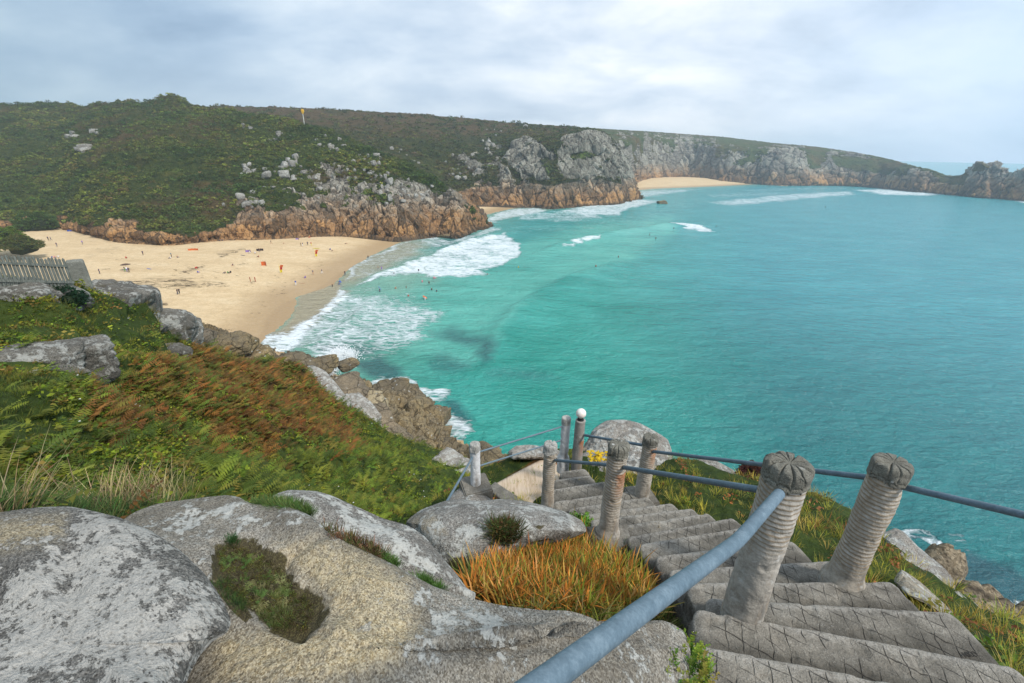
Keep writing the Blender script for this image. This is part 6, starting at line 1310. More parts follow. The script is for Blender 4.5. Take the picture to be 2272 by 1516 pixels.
# white flower specks on the near slope
p, nrm, x, y = sample(LS, 130, lambda x, y, P: poly_mask(x, y, [(180, 880), (450, 950), (400, 1020), (150, 960)], 30)+poly_mask(x, y, [(880, 1040), (1010, 1060), (960, 1110), (880, 1080)], 20)+.02, r)
ps = []
for q in p:
    c_ = q+np.array([0, 0, .32]); s_ = .022*(.5+np.hypot(*q[:2])*.05); ps.append((c_+np.array([[-s_, 0, 0], [0, -s_, .01], [s_, 0, 0], [0, s_, .01]]), np.array([[0, 1, 2], [0, 2, 3]]), np.ones(4)))
V, F, T_ = merge(ps); stuff('wild_flowers', 'scattered tiny white flower heads over the near slope', 'flowers', V, F, np.tile([.8, .8, .75], (len(V), 1)))

# --- scrub standing on the far slopes
def scrub_on(land, n, v0, v1, size, cols, name, label, seed, rockless=True):
    rr = np.random.default_rng(seed); P2, V = LAND[land]; px, py = proj(P2); a = np.abs((px[1:, :-1]-px[:-1, :-1])*(py[:-1, 1:]-py[:-1, :-1])); ok = (V[:-1, :-1] > v0) & (V[:-1, :-1] < v1) & (px[:-1, :-1] > -250) & (px[:-1, :-1] < 2400)
    me_ = bpy.data.objects[{'A': 'hillside', 'B': 'headland', 'C': 'far_cliffs'}[land]].data; rk_ = np.zeros(len(me_.vertices), np.float32); me_.attributes['rock'].data.foreach_get('value', rk_); rk_ = rk_.reshape(V.shape)[:-1, :-1]
    w_ = (np.clip(a, 0, 60)**.6*ok*(rk_ < .3)*(.15+sst(.5+.5*fbm(P2[:-1, :-1]/16., 4, seed), .38, .62))).ravel(); id_ = rr.choice(len(w_), n, p=w_/w_.sum()); i, j = np.unravel_index(id_, a.shape); p = P2[i, j]
    pr = [p_leaves(rr, 22, .5, .16) for _ in range(6)]
    hue = sst(.5+.5*fbm(p/28., 3, seed+3), .35, .65)[:, None]; c = pal(rr, n, cols[0])*(1-hue)+pal(rr, n, cols[1])*hue
    V_, F_, C_ = inst(pr, p, c, rr.uniform(.5, 1.3, n)**1.3*size*(.6+.8*((p-CAM)@cF)/300), rr.uniform(0, 6.28, n), rr); stuff(name, label, 'scrub', V_, F_, C_)
GAIN = 1.35
scrub_on('A', 11000, 1.9, 5.3, 2.6, ([(.035, .068, .014), (.060, .092, .016), (.045, .075, .018)], [(.12, .135, .022), (.085, .11, .018), (.13, .10, .032), (.15, .17, .028)]), 'scrub', 'gorse, heather and bracken scrub covering the hillside above the beach', 81)
scrub_on('B', 4500, 2.0, 5.2, 3.0, ([(.038, .056, .015), (.058, .078, .02)], [(.11, .10, .03), (.10, .075, .032), (.085, .10, .022)]), 'scrub', 'brown and green heath scrub on the slope behind the second headland', 82)
GAIN = 1.1
# --- far bushes and outcrop boulders
def bush(px, py, dist, w_, h_, label, seed, col=((.05, .10, .02), (.075, .13, .025))):
    rr = np.random.default_rng(seed); c = at_d(px, py, dist); root = empty('bush', c); tag(root, label, 'bush')
    V, F = rock_mesh(seed, (w_*.92, w_*.8, h_*.92), 4, 2, .25, 0, .3); V = V*(1+.08*fbm(V*1.5, 3, seed))[:, None]
    link('branches', mk_mesh('branches', V, F, MLEAF, True, None, dict(tint=np.tile([.015, .03, .010], (len(V), 1)))), root)
    n = 2600; d = rr.normal(size=(n, 3)); d /= np.linalg.norm(d, axis=1, keepdims=True); d[:, 2] = np.abs(d[:, 2])*1.2-.15
    pos = d*np.array([w_/2, w_*.42, h_/2])*(.90+.6*fbm(d*2.2+seed, 3, seed))[:, None]*rr.uniform(.85, 1.05, (n, 1))
    lp = [p_leaves(rr, 8, w_*.03, w_*.016) for _ in range(4)]
    V, F, Cc_ = inst(lp, pos, pal(rr, n, col), rr.uniform(.7, 1.3, n), rr.uniform(0, 6.28, n), rr); link('foliage', mk_mesh('foliage', V, F, MLEAF, False, None, dict(tint=Cc_)), root)
bush(80, 502, 318, 19, 11, 'dense dark green rounded bush at the inland end of the sand', 61)
bush(45, 548, 240, 12, 7, 'brownish green scrubby bush in the sand beyond the picket fence', 62, ((.10, .10, .03), (.08, .11, .025)))
bush(10, 530, 250, 16, 9, 'bright green bush at the left edge beyond the picket fence', 63, ((.10, .16, .02), (.13, .18, .025)))
bush(142, 668, 22.4, 1.4, .8, 'dark blue green bush between the two boulders below the fence post', 64, ((.015, .045, .022), (.02, .055, .025)))
bush(1672, 1052, 8.2, .62, .34, 'dark red heather bush right of the flat-topped boulder', 65, ((.09, .03, .03), (.13, .05, .035)))
protoR = []
for k in range(9):
    V, F = rock_mesh(3000+k, (1, r.uniform(.6, .9), r.uniform(.6, 1.1)), 3, 6, .12, .05, .08); z0 = np.zeros(len(V)); protoR.append(mk_mesh('outcrop_boulder', V, F, G_HILL, True, dict(stain=z0, lich=z0+.5, moss=z0)))
def outcrops(land, clusters, seed):
    rr = np.random.default_rng(seed); P2, V = LAND[land]; px, py = proj(P2[:, :]); fl_ = (V > 1.05) & (V < 5.2); X = px[fl_]; Y = py[fl_]; Q = P2[fl_]
    for (cx_, cy_, rx, ry, n, s0, s1, asp, lab, grp) in clusters:
        for _ in range(n):
            a = rr.uniform(0, 6.28); q = rr.uniform(0, 1)**.6; x_ = cx_+math.cos(a)*rx*q; y_ = cy_+math.sin(a)*ry*q
            k = np.argmin((X-x_)**2+(Y-y_)**2); p = Q[k]; dep = (p-CAM)@cF; s_ = rr.uniform(0, 1)**1.8*(s1-s0)+s0; sz = s_*dep/FL
            o = bpy.data.objects.new('outcrop_boulder', protoR[rr.integers(0, 9)]); C.objects.link(o); o.location = [float(v) for v in p+np.array([0, 0, sz*.12])]; o.scale = (sz, sz, sz*asp*rr.uniform(.7, 1.3)); o.rotation_euler = (rr.normal()*.2, rr.normal()*.2, rr.uniform(0, 6.28))
            tag(o, lab, 'boulder', grp)
outcrops('A', [(165, 300, 16, 10, 5, 9, 20, 1.1, 'pale boulder in the upper left outcrop on the scrubby hillside', 'boulders of the upper left hillside outcrop'), (205, 295, 18, 9, 6, 8, 20, .8, 'pale boulder in the upper left outcrop on the scrubby hillside', 'boulders of the upper left hillside outcrop'), (190, 335, 22, 14, 9, 9, 24, .9, 'pale boulder in the lower clump of the upper left outcrop', 'boulders of the lower left hillside outcrop'),
    (560, 382, 34, 14, 12, 8, 24, 1.2, 'grey block in the band of boulders across the middle hillside', 'boulder band on the middle hillside'), (590, 392, 8, 5, 1, 28, 30, .9, 'largest squarish grey block at the right end of the boulder band', 'largest block of the middle hillside band'), (655, 378, 36, 26, 17, 8, 26, .9, 'grey boulder in the big outcrop right of the boulder band', 'boulders of the middle hillside outcrop'),
    (620, 305, 26, 14, 9, 5, 14, .8, 'small grey rock high on the hill under the yellow-topped pole', 'small rocks under the pole'), (550, 285, 30, 8, 6, 4, 12, .7, 'small grey rock near the crest left of the pole', 'small rocks near the crest'), (735, 315, 40, 20, 18, 5, 14, 1., 'small grey rock on the crest of the near spur', 'rocks on the crest of the near spur'),
    (640, 420, 90, 40, 24, 4, 12, .9, 'scattered grey stone on the green slope above the beach cliff', 'scattered stones above the beach cliff'), (830, 375, 60, 34, 34, 6, 20, 1.2, 'weathered grey rock on the rocky spur above the headland', 'rocks of the near spur'), (900, 430, 70, 30, 26, 6, 18, 1.2, 'weathered grey rock low on the rocky spur', 'lower rocks of the near spur'), (560, 455, 30, 28, 12, 10, 26, 1.2, 'pale jointed block above the beach cliff', 'jointed blocks above the beach cliff'), (495, 457, 4, 4, 1, 10, 12, 1.2, 'single pale stone alone in the scrub above the beach cliff', 'lone stone in the scrub')], 71)
outcrops('B', [(1025, 370, 45, 30, 20, 5, 15, 1.1, 'pale rock on the slope between the two headlands', 'rocks between the headlands'), (1085, 322, 16, 12, 6, 6, 14, 1.3, 'pale crag stone left of the great grey buttress', 'stones left of the buttress'), (1090, 290, 30, 12, 7, 4, 8, .8, 'tiny pale rock near the skyline', 'tiny rocks near the skyline'), (905, 345, 50, 25, 9, 4, 9, .9, 'tiny pale stone on the brown heath', 'tiny stones on the heath'), (865, 330, 3, 3, 1, 11, 12, 1.2, 'lone pale standing stone on the brown heath behind the near spur', 'lone standing stone')], 72)
# pole with yellow topmark
q = LAND['A'][0]; X, Y = proj(q); k = np.argmin((X-675)**2+(Y-277)**2); b_ = q.reshape(-1, 3)[k]; dep = (b_-CAM)@cF; hh_ = 31*dep/FL
pole = empty('marker_pole', b_); tag(pole, 'tall pale pole with a yellow topmark standing on the hill crest', 'marker pole')
mw_ = NT('pole_white').bsdf((.6, .6, .55), .6); my_ = NT('topmark_yellow').bsdf((.75, .42, .03), .6)
Pp = lathe([(.30, -1), (.28, 0), (.22, hh_*.66), (.001, hh_*.66)], 14); link('pole', mk_mesh('pole', Pp, gridf(*Pp.shape[:2], True), mw_), pole)
Pp = lathe([(.001, hh_*.64), (.5, hh_*.70), (1.15, hh_*.86), (.8, hh_*.97), (.001, hh_)], 16)*np.array([1, .35, 1]); link('topmark', mk_mesh('topmark', Pp, gridf(*Pp.shape[:2], True), my_), pole)
# small white house near the far skyline
q = LAND['B'][0]; X, Y = proj(q); k = np.argmin((X-1166)**2+(Y-281)**2); b_ = q.reshape(-1, 3)[k]; dep = (b_-CAM)@cF; u = dep/FL
hs_ = empty('house', b_); tag(hs_, 'tiny white gabled hut near the skyline above the great buttress', 'house')
wv2, rv = 4*u*1.2, 3.4*u
V = np.array([[x*wv2, y*wv2, z] for z in (-2*u, rv*.7) for x, y in ((-1, -1), (1, -1), (1, 1), (-1, 1))]); link('wall', mk_mesh('wall', V, np.array([(0, 3, 2, 1), (4, 5, 6, 7), (0, 1, 5, 4), (1, 2, 6, 5), (2, 3, 7, 6), (3, 0, 4, 7)]), NT('white_wall').bsdf((.8, .8, .78), .8), False), hs_)
V = np.array([[x*wv2*1.1, y*wv2*1.1, rv*.71] for x, y in ((-1, -1), (1, -1), (1, 1), (-1, 1))]+[[0, -wv2*1.1, rv*1.5], [0, wv2*1.1, rv*1.5]]); F3 = np.array([(0, 1, 4), (2, 3, 5), (1, 2, 5), (1, 5, 4), (3, 0, 4), (3, 4, 5), (0, 3, 2), (0, 2, 1)]); link('roof', mk_mesh('roof', V, F3, NT('pale_roof').bsdf((.55, .52, .5), .8), False), hs_)
# rock standing in the far surf, foam burst
RK = at_z(1468, 452, 0)
V, F = rock_mesh(77, (12, 7, 5), 5, 9, .14, .08, .05); z0 = np.zeros(len(V))
tag(link('sea_rock', mk_mesh('sea_rock', V, F, G_SHORE, True, dict(stain=z0, lich=z0, moss=z0)), None, RK+np.array([0, 0, .8]), (0, 0, .2)), 'dark rock standing alone in the surf off the second headland', 'sea rock')
V, F = rock_mesh(78, (16, 7, 3.5), 5, 9, .14, .08, .05); z0 = np.zeros(len(V)); tag(link('sea_rock', mk_mesh('sea_rock', V, F, G_SHORE, True, dict(stain=z0, lich=z0, moss=z0)), None, at_z(1660, 409, 0)+np.array([0, 0, .5])), 'low dark rock at the water end of the far sandy cove', 'sea rock')
V, F = rock_mesh(79, (11, 6, 3), 5, 9, .14, .08, .05); z0 = np.zeros(len(V)); tag(link('sea_rock', mk_mesh('sea_rock', V, F, G_SHORE, True, dict(stain=z0, lich=z0, moss=z0)), None, at_z(992, 527, 0)+np.array([0, 0, .5]), (0, 0, -.3)), 'flat dark rock washed by surf at the near headland tip', 'sea rock')
# spray: a burst of droplets against the shore rocks
rr = np.random.default_rng(9); nd = 5200; ang = rr.uniform(0, 1, nd)
pc = np.array([at_z(722, 826, 1.0), at_z(738, 806, 2.0), at_z(752, 780, 2.4), at_z(775, 790, .8)]); wch = rr.choice(4, nd, p=[.38, .28, .2, .14]); nxt = np.minimum(wch+1, 3)
pos = pc[wch]+(pc[nxt]-pc[wch])*rr.random((nd, 1))+rr.normal(size=(nd, 3))*np.array([1.5, 1.2, 1.0])*rr.uniform(.3, 1, (nd, 1)); pos[:, 2] = np.abs(pos[:, 2])
oct_ = (np.array([[1, 0, 0], [-1, 0, 0], [0, 1, 0], [0, -1, 0], [0, 0, 1], [0, 0, -1.]])*.09, np.array([[0, 2, 4], [2, 1, 4], [1, 3, 4], [3, 0, 4], [2, 0, 5], [1, 2, 5], [3, 1, 5], [0, 3, 5]]), np.ones(6))
V, F, Cc_ = inst([oct_], pos, np.tile([.8, .82, .84], (nd, 1)), rr.uniform(.3, 1.5, nd), rr.uniform(0, 6, nd), rr)
ms_ = NT('sea_spray'); stuff('sea_spray', 'burst of white spray where a wave hits the shore rocks', 'spray', V, F, Cc_, ms_.bsdf((.85, .87, .88), .8))
# ================================================================ PEOPLE
def body(name, joints, edges, rad):
    me = bpy.data.meshes.new(name); me.from_pydata([tuple(j) for j in joints], edges, []); o = bpy.data.objects.new(name, me); C.objects.link(o)
    md = o.modifiers.new('skin', 'SKIN'); sv = me.skin_vertices[0].data
    for i, r__ in enumerate(rad): sv[i].radius = (r__, r__)
    sv[0].use_root = True; sb = o.modifiers.new('sub', 'SUBSURF'); sb.levels = 1; sb.render_levels = 1
    bpy.context.view_layer.update(); m2 = bpy.data.meshes.new_from_object(o.evaluated_get(bpy.context.evaluated_depsgraph_get())); bpy.data.objects.remove(o); return m2
ED = [(0, 1), (1, 2), (2, 3), (3, 4), (2, 5), (5, 6), (6, 7), (2, 8), (8, 9), (9, 10), (0, 11), (11, 12), (12, 13), (13, 14), (0, 15), (15, 16), (16, 17), (17, 18)]
RD = [.14, .13, .12, .06, .105, .055, .045, .035, .055, .045, .035, .09, .06, .045, .04, .09, .06, .045, .04]
POSE = {
 'stand': [(0, 0, .95), (0, 0, 1.18), (0, 0, 1.40), (0, 0, 1.50), (0, .01, 1.63), (.19, 0, 1.38), (.24, .02, 1.12), (.24, .07, .88), (-.19, 0, 1.38), (-.24, .02, 1.12), (-.25, .06, .88), (.10, 0, .86), (.11, .02, .48), (.11, 0, .09), (.12, .14, .04), (-.10, 0, .86), (-.11, .02, .48), (-.11, 0, .09), (-.12, .14, .04)],
 'walk': [(0, 0, .93), (0, .02, 1.16), (0, .04, 1.38), (0, .05, 1.48), (0, .07, 1.61), (.19, .04, 1.36), (.23, -.08, 1.12), (.22, -.12, .90), (-.19, .04, 1.36), (-.23, .14, 1.13), (-.20, .28, .95), (.10, 0, .85), (.11, .20, .50), (.11, .30, .10), (.11, .44, .05), (-.10, 0, .85), (-.11, -.06, .47), (-.11, -.34, .14), (-.11, -.30, .03)],
 'sit': [(0, 0, .14), (0, -.05, .36), (0, -.03, .58), (0, .0, .68), (0, .03, .81), (.18, -.02, .56), (.24, -.14, .34), (.22, -.22, .10), (-.18, -.02, .56), (-.22, .12, .38), (-.12, .30, .38), (.10, .06, .13), (.14, .38, .42), (.12, .62, .08), (.13, .76, .05), (-.10, .06, .13), (-.14, .40, .38), (-.12, .66, .08), (-.13, .80, .05)],
 'lie': [(0, 0, .13), (0, -.24, .14), (0, -.46, .15), (0, -.56, .16), (0, -.69, .18), (.19, -.44, .13), (.30, -.22, .08), (.26, .0, .06), (-.19, -.44, .13), (-.32, -.60, .08), (-.20, -.78, .08), (.10, .09, .12), (.13, .48, .14), (.14, .86, .08), (.15, .94, .16), (-.10, .09, .12), (-.13, .46, .24), (-.13, .80, .08), (-.14, .90, .14)]}
PM = {}
for k, j in POSE.items():
    me = body('person_'+k, j, ED, RD); n = len(me.vertices); co = np.zeros(n*3); me.vertices.foreach_get('co', co); co = co.reshape(-1, 3)
    J = np.array(j); seg = [(J[a], J[b], ii) for ii, (a, b) in enumerate(ED)]
    def near(c):
        best = 9; bi = 0
        for a, b, ii in seg:
            t_ = np.clip((c-a)@(b-a)/max((b-a)@(b-a), 1e-6), 0, 1); d = np.linalg.norm(c-a-(b-a)*t_)
            if d < best: best = d; bi = ii
        return bi
    for _ in range(4): me.materials.append(None)
    for p in me.polygons:
        ii = near(np.array(p.center)); p.use_smooth = True
        p.material_index = 0 if ii in (2, 3, 6, 9, 13, 17) else (1 if ii in (0, 1, 4, 5, 7, 8) else 2)
        if ii in (2, 3):
            hd = J[4]; p.material_index = 3 if (p.center[2] > hd[2]+.05 if k != 'lie' else p.center[1] < hd[1]-.04) else 0
    PM[k] = me
_pm = {}
def flat(col, rough=.8):
    k = tuple(col)
    if k not in _pm: _pm[k] = NT('cloth').bsdf(col, rough)
    return _pm[k]
COL = dict(black=(.012, .012, .016), navy=(.02, .03, .09), blue=(.04, .10, .40), white=(.75, .75, .75), red=(.50, .03, .02), orange=(.60, .12, .02), rust=(.32, .07, .03), green=(.03, .30, .06), yellow=(.75, .60, .03), grey=(.18, .18, .2), pink=(.65, .22, .30), purple=(.22, .15, .45), brown=(.10, .06, .04), skin=(.50, .28, .18), tan=(.45, .25, .15), teal=(.03, .2, .3))
def on_beach(px, py):
    P = at_z(px, py, 0.)
    for _ in range(8): P = at_z(px, py, float(beach_z(np.array([P[0]]), np.array([P[1]]))[0]))
    return P
def person(pose, px, py, top, bot, label, rot=0., sea=0., s=1., hair='brown', ground=None, skin='skin'):
    p = ground if ground is not None else (at_z(px, py, 0.) if sea else on_beach(px, py))
    o = link('person', PM[pose]); o.location = (p[0], p[1], p[2]-sea*s); o.rotation_euler = (0, 0, rot); o.scale = (s, s, s)
    for i, c_ in enumerate((skin, top, bot, hair)): o.material_slots[i].link = 'OBJECT'; o.material_slots[i].material = flat(COL[c_])
    return tag(o, label, 'person', 'people on the beach' if not sea else 'bathers and surfers')
B_ = [('stand', 108, 534, 'navy', 'black', 'person in dark clothes walking near the round bush, left of a pair'), ('walk', 114, 534, 'grey', 'navy', 'person in grey top beside the walker near the round bush'),
 ('stand', 127, 548, 'navy', 'grey', 'person in navy standing below the pair near the round bush'), ('walk', 184, 543, 'purple', 'grey', 'lone person in a lilac top at the back of the sand, left part'), ('stand', 318, 567, 'navy', 'brown', 'lone person in navy on the open sand below the low cliff'),
 ('stand', 381, 571, 'teal', 'black', 'person standing over two seated companions mid beach'), ('sit', 379, 574, 'white', 'navy', 'person in white seated by the standing companion mid beach'), ('sit', 394, 572, 'tan', 'grey', 'person seated at the right of the mid beach trio'),
 ('sit', 280, 574, 'red', 'brown', 'person in red sitting alone on pale sand above the wheeled gear'), ('stand', 222, 608, 'navy', 'navy', 'lone person in navy nearest the stone pillar'), ('stand', 278, 603, 'black', 'green', 'person in black at the left of the group with umbrella gear'), ('walk', 283, 604, 'white', 'blue', 'person with white top leaning over gear in the same group'), ('stand', 287, 605, 'navy', 'black', 'person in navy at the right of the group with gear'),
 ('sit', 439, 606, 'blue', 'purple', 'person in blue sitting below a scrap of red, centre of the sand'), ('sit', 500, 607, 'black', 'navy', 'leftmost of three dark figures sitting in a row'), ('sit', 506, 607, 'green', 'black', 'middle of three dark figures sitting in a row'), ('sit', 512, 606, 'black', 'black', 'rightmost of three dark figures sitting in a row'),
 ('sit', 517, 590, 'navy', 'tan', 'person in navy sitting alone above the row of three'), ('stand', 556, 626, 'rust', 'rust', 'left of two people in rust brown wetsuits'), ('stand', 567, 626, 'rust', 'rust', 'right of two people in rust brown wetsuits'), ('stand', 657, 634, 'blue', 'white', 'person in blue standing by a long pole near the wet sand'),
 ('stand', 695, 610, 'grey', 'tan', 'left of two people standing near the damp sand'), ('walk', 715, 608, 'navy', 'white', 'right of two people near the damp sand, white shorts'), ('walk', 753, 634, 'navy', 'blue', 'surfer in a wetsuit with a blue board entering the surf'), ('stand', 738, 638, 'black', 'black', 'child in black paddling left of the surfer with a blue board', ), ('stand', 766, 612, 'black', 'navy', 'person in a dark wetsuit at the lip of the swash'),
 ('walk', 602, 542, 'brown', 'tan', 'person striding left of the lifeguard group at the back of the beach'), ('sit', 574, 571, 'rust', 'brown', 'person in brown sitting left of the dark shelter'), ('stand', 555, 563, 'grey', 'white', 'person in grey beside a pale windbreak'), ('sit', 566, 563, 'white', 'purple', 'person in white sitting beside the pale windbreak'),
 ('sit', 577, 558, 'black', 'grey', 'dark figure crouched under a low shelter'), ('stand', 668, 547, 'black', 'black', 'leftmost person in the lifeguard group'), ('stand', 672, 547, 'navy', 'white', 'second person in the lifeguard group, pale shorts'), ('stand', 683, 545, 'navy', 'black', 'third person in the lifeguard group, dark clothes'), ('stand', 691, 546, 'red', 'yellow', 'lifeguard in red top and yellow shorts'),
 ('sit', 688, 528, 'red', 'red', 'person in red under the cliff below a green top'), ('stand', 689, 521, 'green', 'black', 'person in a bright green top under the cliff'), ('sit', 733, 555, 'blue', 'navy', 'person in blue lounging right of the yellow rescue board'), ('lie', 737, 557, 'tan', 'navy', 'sunbather lying right of the person in blue'), ('lie', 768, 541, 'black', 'tan', 'dark figure lying toward the headland'), ('stand', 395, 654, 'black', 'navy', 'left of a couple walking on the lower sand'), ('walk', 399, 653, 'black', 'black', 'right of a couple walking on the lower sand, dark coat'),
 ('sit', 494, 535, 'navy', 'grey', 'left of two people sitting against the cliff rocks'), ('sit', 489, 535, 'grey', 'navy', 'right-hand companion sitting against the cliff rocks'), ('sit', 629, 541, 'tan', 'tan', 'small bare-skinned child digging left of the lifeguard group'), ('sit', 665, 522, 'purple', 'black', 'person in purple seated beside the leaning white surfboard'), ('sit', 713, 519, 'white', 'black', 'person in white seated under the cliff right of the green top'), ('sit', 761, 523, 'grey', 'navy', 'person in grey seated under the cliff farthest to the right'),
 ('sit', 116, 573, 'blue', 'white', 'person in blue in the seated group beyond the pickets'), ('sit', 122, 573, 'pink', 'grey', 'person in pink in the seated group beyond the pickets'), ('sit', 130, 572, 'white', 'black', 'person in white in the seated group beyond the pickets'), ('sit', 678, 617, 'purple', 'purple', 'person in purple sitting on the damp sand edge')]
for k, (ps_, x, y, t_, b_, lab) in enumerate(B_): person(ps_, x, y, t_, b_, lab, rot=(k*2.4) % 6.28, s=(.75 if 'child' in lab else 1.12), hair=('brown', 'black', 'tan')[k % 3])
S_ = [(817, 574, .35, 'black', 'bather in black wading at the swash edge toward the headland'), (839, 597, .5, 'tan', 'left of two bathers wading in the thin surf'), (847, 598, .5, 'purple', 'right of two bathers wading in the thin surf'), (874, 609, .9, 'navy', 'bather in the front of the broad foam patch'), (843, 648, .5, 'navy', 'bodyboarder standing with a bright blue board'),
 (878, 641, .9, 'tan', 'bather just right of the blue bodyboard'), (901, 639, .9, 'black', 'dark-suited bather right of the blue bodyboard'), (937, 626, .9, 'pink', 'bather left of the pink board'), (952, 629, .9, 'black', 'bather below the pink board'), (963, 619, .7, 'pink', 'bather lying on a pink board'), (958, 644, .9, 'black', 'left of two dark swimmers below the pink board'), (969, 648, .8, 'navy', 'right of two dark swimmers, arms out'), (906, 658, .95, 'red', 'swimmer in red in the lacy foam'), (943, 666, .7, 'white', 'bather with an orange and white board'),
 (1081, 610, .9, 'black', 'swimmer at the right end of the broad foam patch'), (929, 601, .9, 'black', 'swimmer inside the broad foam patch'), (1150, 595, .8, 'yellow', 'swimmer in yellow in clear water'), (1372, 572, .8, 'black', 'surfer waiting alone beyond the long swell'), (1322, 593, .8, 'rust', 'surfer in a brown suit inside the long swell'), (1441, 523, .6, 'black', 'surfer sitting upright left of the small breaking crest'), (1455, 531, .7, 'black', 'surfer just below the one sitting upright'), (1495, 508, .7, 'black', 'surfer on the face of the small breaking crest'), (1589, 503, .8, 'black', 'surfer at the right end of the small breaking crest'), (1831, 461, .5, 'black', 'distant surfer farthest out in the bay')]
for k, (x, y, sk, t_, lab) in enumerate(S_): person('stand' if k % 3 else 'walk', x, y, t_, t_ if t_ != 'tan' else 'navy', lab, rot=(k*1.9) % 6.28, sea=sk, s=1.1 if x < 1200 else 1.3, hair='black')
# boards
def board(px, py, sea, col, label, L=2.0, rot=0., tilt=0., w_=.52, z=.05, cat='surfboard', name='surfboard'):
    p = at_z(px, py, 0.) if sea else on_beach(px, py); n = 24; t_ = np.linspace(0, 1, n); hw = w_/2*np.sin(np.pi*np.clip(t_*.96+.02, 0, 1))**.55; y_ = (t_-.5)*L; rk_ = .10*(2*t_-1)**2*L*.3
    th = np.linspace(0, 2*math.pi, 12, endpoint=False); P = np.stack([np.cos(th)[None]*hw[:, None], y_[:, None]+0*th[None], np.sin(th)[None]*.035*np.minimum(hw[:, None]*6, 1)+rk_[:, None]], -1); P = np.swapaxes(P, 0, 1)
    P = np.concatenate([P[:, :1]*0+P[:, :1].mean(0), P, P[:, -1:]*0+P[:, -1:].mean(0)], 1)
    o = link(name, mk_mesh(name, P, gridf(*P.shape[:2], True), flat(COL[col], .4)), None, (p[0], p[1], p[2]+z+abs(math.sin(tilt))*L/2*.9), (tilt, 0, rot)); return tag(o, label, cat)
board(653, 524, 0, 'white', 'white surfboard stood on end against the cliff', 2.3, 1.2, 1.2); board(843, 646, 1, 'blue', 'bright blue bodyboard held upright in the foam', 1.5, 1.8, 1.0, .7, .5, 'bodyboard', 'bodyboard'); board(965, 618, 1, 'pink', 'pink bodyboard in the green water', 1.5, 1.3, .1, .8, .2, 'bodyboard', 'bodyboard'); board(943, 664, 1, 'orange', 'orange and white board in the lacy foam', 1.8, .9, .3, .9, .4, 'bodyboard', 'bodyboard')
board(756, 632, 0, 'blue', 'blue surfboard under the arm of the surfer entering the surf', 1.9, .6, .2, .5, .9); board(702, 552, 0, 'yellow', 'long yellow rescue board lying beside the lifeguard group', 3.6, 1.5, 0, .8, .15, 'rescue board', 'rescue_board')
board(331, 597, 0, 'blue', 'blue and white board lying flat right of the gear group', 2.4, 1.2, 0); board(539, 567, 0, 'navy', 'navy board lying beside the dark seaweed line', 2.6, 1.2, 0); board(670, 629, 0, 'rust', 'brown pole-like board lying right of the person in blue', 2.4, 1.5, 0, .2)
# flags and beach gear
def flag(px, py, label):
    p = on_beach(px, py); root = empty('beach_flag', p); tag(root, label, 'flag', 'red and yellow beach flags')
    Pp = lathe([(.05, 0), (.04, 2.9), (.001, 2.9)], 10); link('pole', mk_mesh('pole', Pp, gridf(*Pp.shape[:2], True), flat(COL['yellow'])), root)
    for nm, z0, z1, c_, off in (('yellow_panel', .2, 1.2, 'yellow', 0.), ('red_panel', 1.2, 2.1, 'red', .25), ('orange_panel', 2.1, 2.9, 'orange', .75)):
        n = 10; u, v = np.meshgrid(np.linspace(0, 1, n), np.linspace(0, 1, n), indexing='ij'); X = .05+u*(.75+off*.5)+off*v*.6; Z = z0+(z1-z0)*v; Yy = .12*np.sin(u*5+v)+.02; P = np.stack([X, Yy, Z], -1); Pb = P+np.array([0, .02, 0])
        V = np.concatenate([P.reshape(-1, 3), Pb.reshape(-1, 3)]); link(nm, mk_mesh(nm, V, np.concatenate([gridf(n, n), gridf(n, n)[:, ::-1]+n*n]), flat(COL[c_])), root)
flag(622, 606, 'red and yellow beach flag nearer the foaming water'); flag(700, 570, 'red and yellow beach flag nearer the lifeguard group')
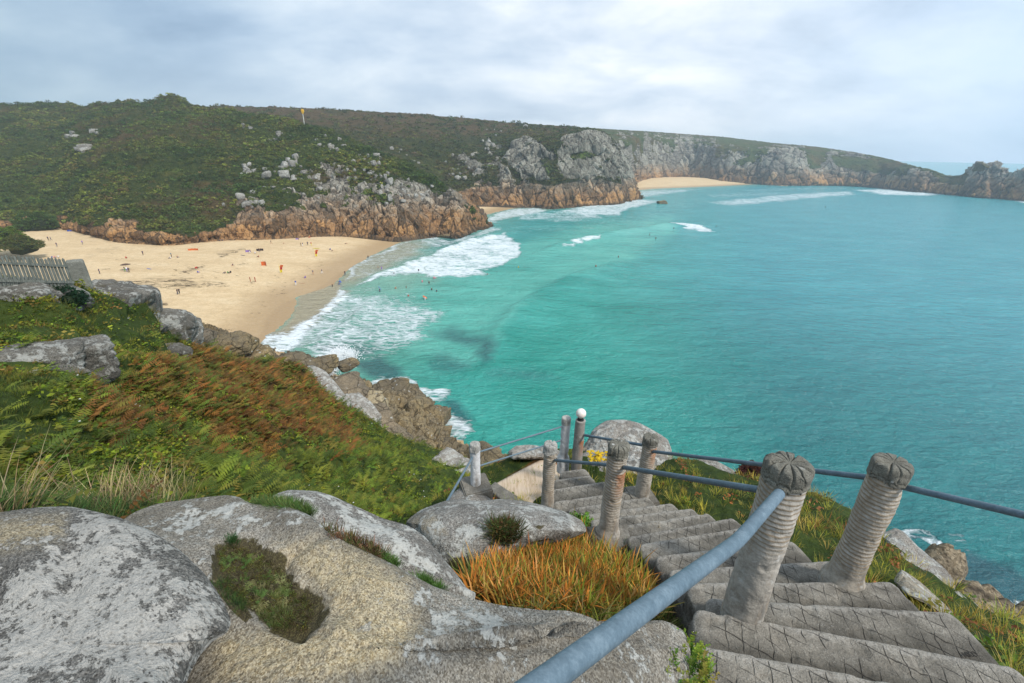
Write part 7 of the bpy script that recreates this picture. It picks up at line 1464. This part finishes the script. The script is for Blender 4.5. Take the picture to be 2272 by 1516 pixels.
def windbreak(px, py, col, label, L=2.4, h=1., rot=0., name='windbreak'):
    p = on_beach(px, py); n = 24; u, v = np.meshgrid(np.linspace(0, 1, n), np.linspace(0, 1, 5), indexing='ij'); P = np.stack([(u-.5)*L, .5*np.sin(u*3.1), v*h*(1-.15*np.abs(np.sin(u*9.4)))], -1); V = np.concatenate([P.reshape(-1, 3), (P+np.array([0, .03, 0])).reshape(-1, 3)])
    root = empty(name, p); root.rotation_euler = (0, 0, rot); tag(root, label, name.replace('_', ' '))
    link('cloth', mk_mesh('cloth', V, np.concatenate([gridf(n, 5), gridf(n, 5)[:, ::-1]+n*5]), flat(COL[col])), root)
    for q in (0, .33, .66, 1):
        Pp = lathe([(.03, 0), (.03, h*1.15), (.001, h*1.15)], 8)+np.array([(q-.5)*L, .5*math.sin(q*3.1)-.05, 0]); link('pole', mk_mesh('pole', Pp, gridf(*Pp.shape[:2], True), flat(COL['tan'])), root)
windbreak(586, 590, 'orange', 'red orange shelter on the open sand between the flags and the seated trio', 1.8, 1.7); windbreak(429, 556, 'orange', 'low orange red windbreak on the open middle sand', 3.6, .8, .3); windbreak(551, 560, 'purple', 'pale lilac windbreak beside a standing person', 2.2, .9); windbreak(577, 557, 'black', 'dark low shelter at the back of the beach', 2.6, 1., .4)
windbreak(660, 532, 'purple', 'small purple windbreak under the cliff by the white surfboard', 1.6, .7); windbreak(155, 514, 'blue', 'bright blue sheet on the stones left of the round bush', 2.5, .8); windbreak(436, 596, 'red', 'scrap of red cloth on a short pole above the person in blue', .9, .6)
u_ = on_beach(282, 600); um = empty('beach_umbrella', u_); tag(um, 'dark flat beach umbrella over the group with gear', 'umbrella')
Pp = lathe([(.03, 0), (.03, 2.2), (.001, 2.2)], 8); link('pole', mk_mesh('pole', Pp, gridf(*Pp.shape[:2], True), flat(COL['grey'])), um); Pp = lathe([(.001, 2.35), (.7, 2.25), (1.4, 2.0), (1.38, 1.98), (.7, 2.2), (.001, 2.3)], 16); link('canopy', mk_mesh('canopy', Pp, gridf(*Pp.shape[:2], True), flat(COL['brown'])), um)
# ================================================================ AIR
hv = np.array([[x, y, z] for z in (-6, 140) for x, y in ((-1500, -60), (1700, -60), (1700, 3200), (-1500, 3200))], float)
me = mk_mesh('haze', hv, np.array([(0, 3, 2, 1), (4, 5, 6, 7), (0, 1, 5, 4), (1, 2, 6, 5), (2, 3, 7, 6), (3, 0, 4, 7)]), None, False)
hm_ = NT('sea_haze'); vv_ = hm_.n('ShaderNodeVolumePrincipled', {'Color': (.80, .88, .97), 'Density': .00025, 'Anisotropy': .3}); hm_.t.links.new(vv_.outputs[0], hm_.out.inputs['Volume']); me.materials.append(hm_.m)
ho = tag(link('haze', me), 'thin pale sea haze over the bay', 'haze', None, 'stuff')
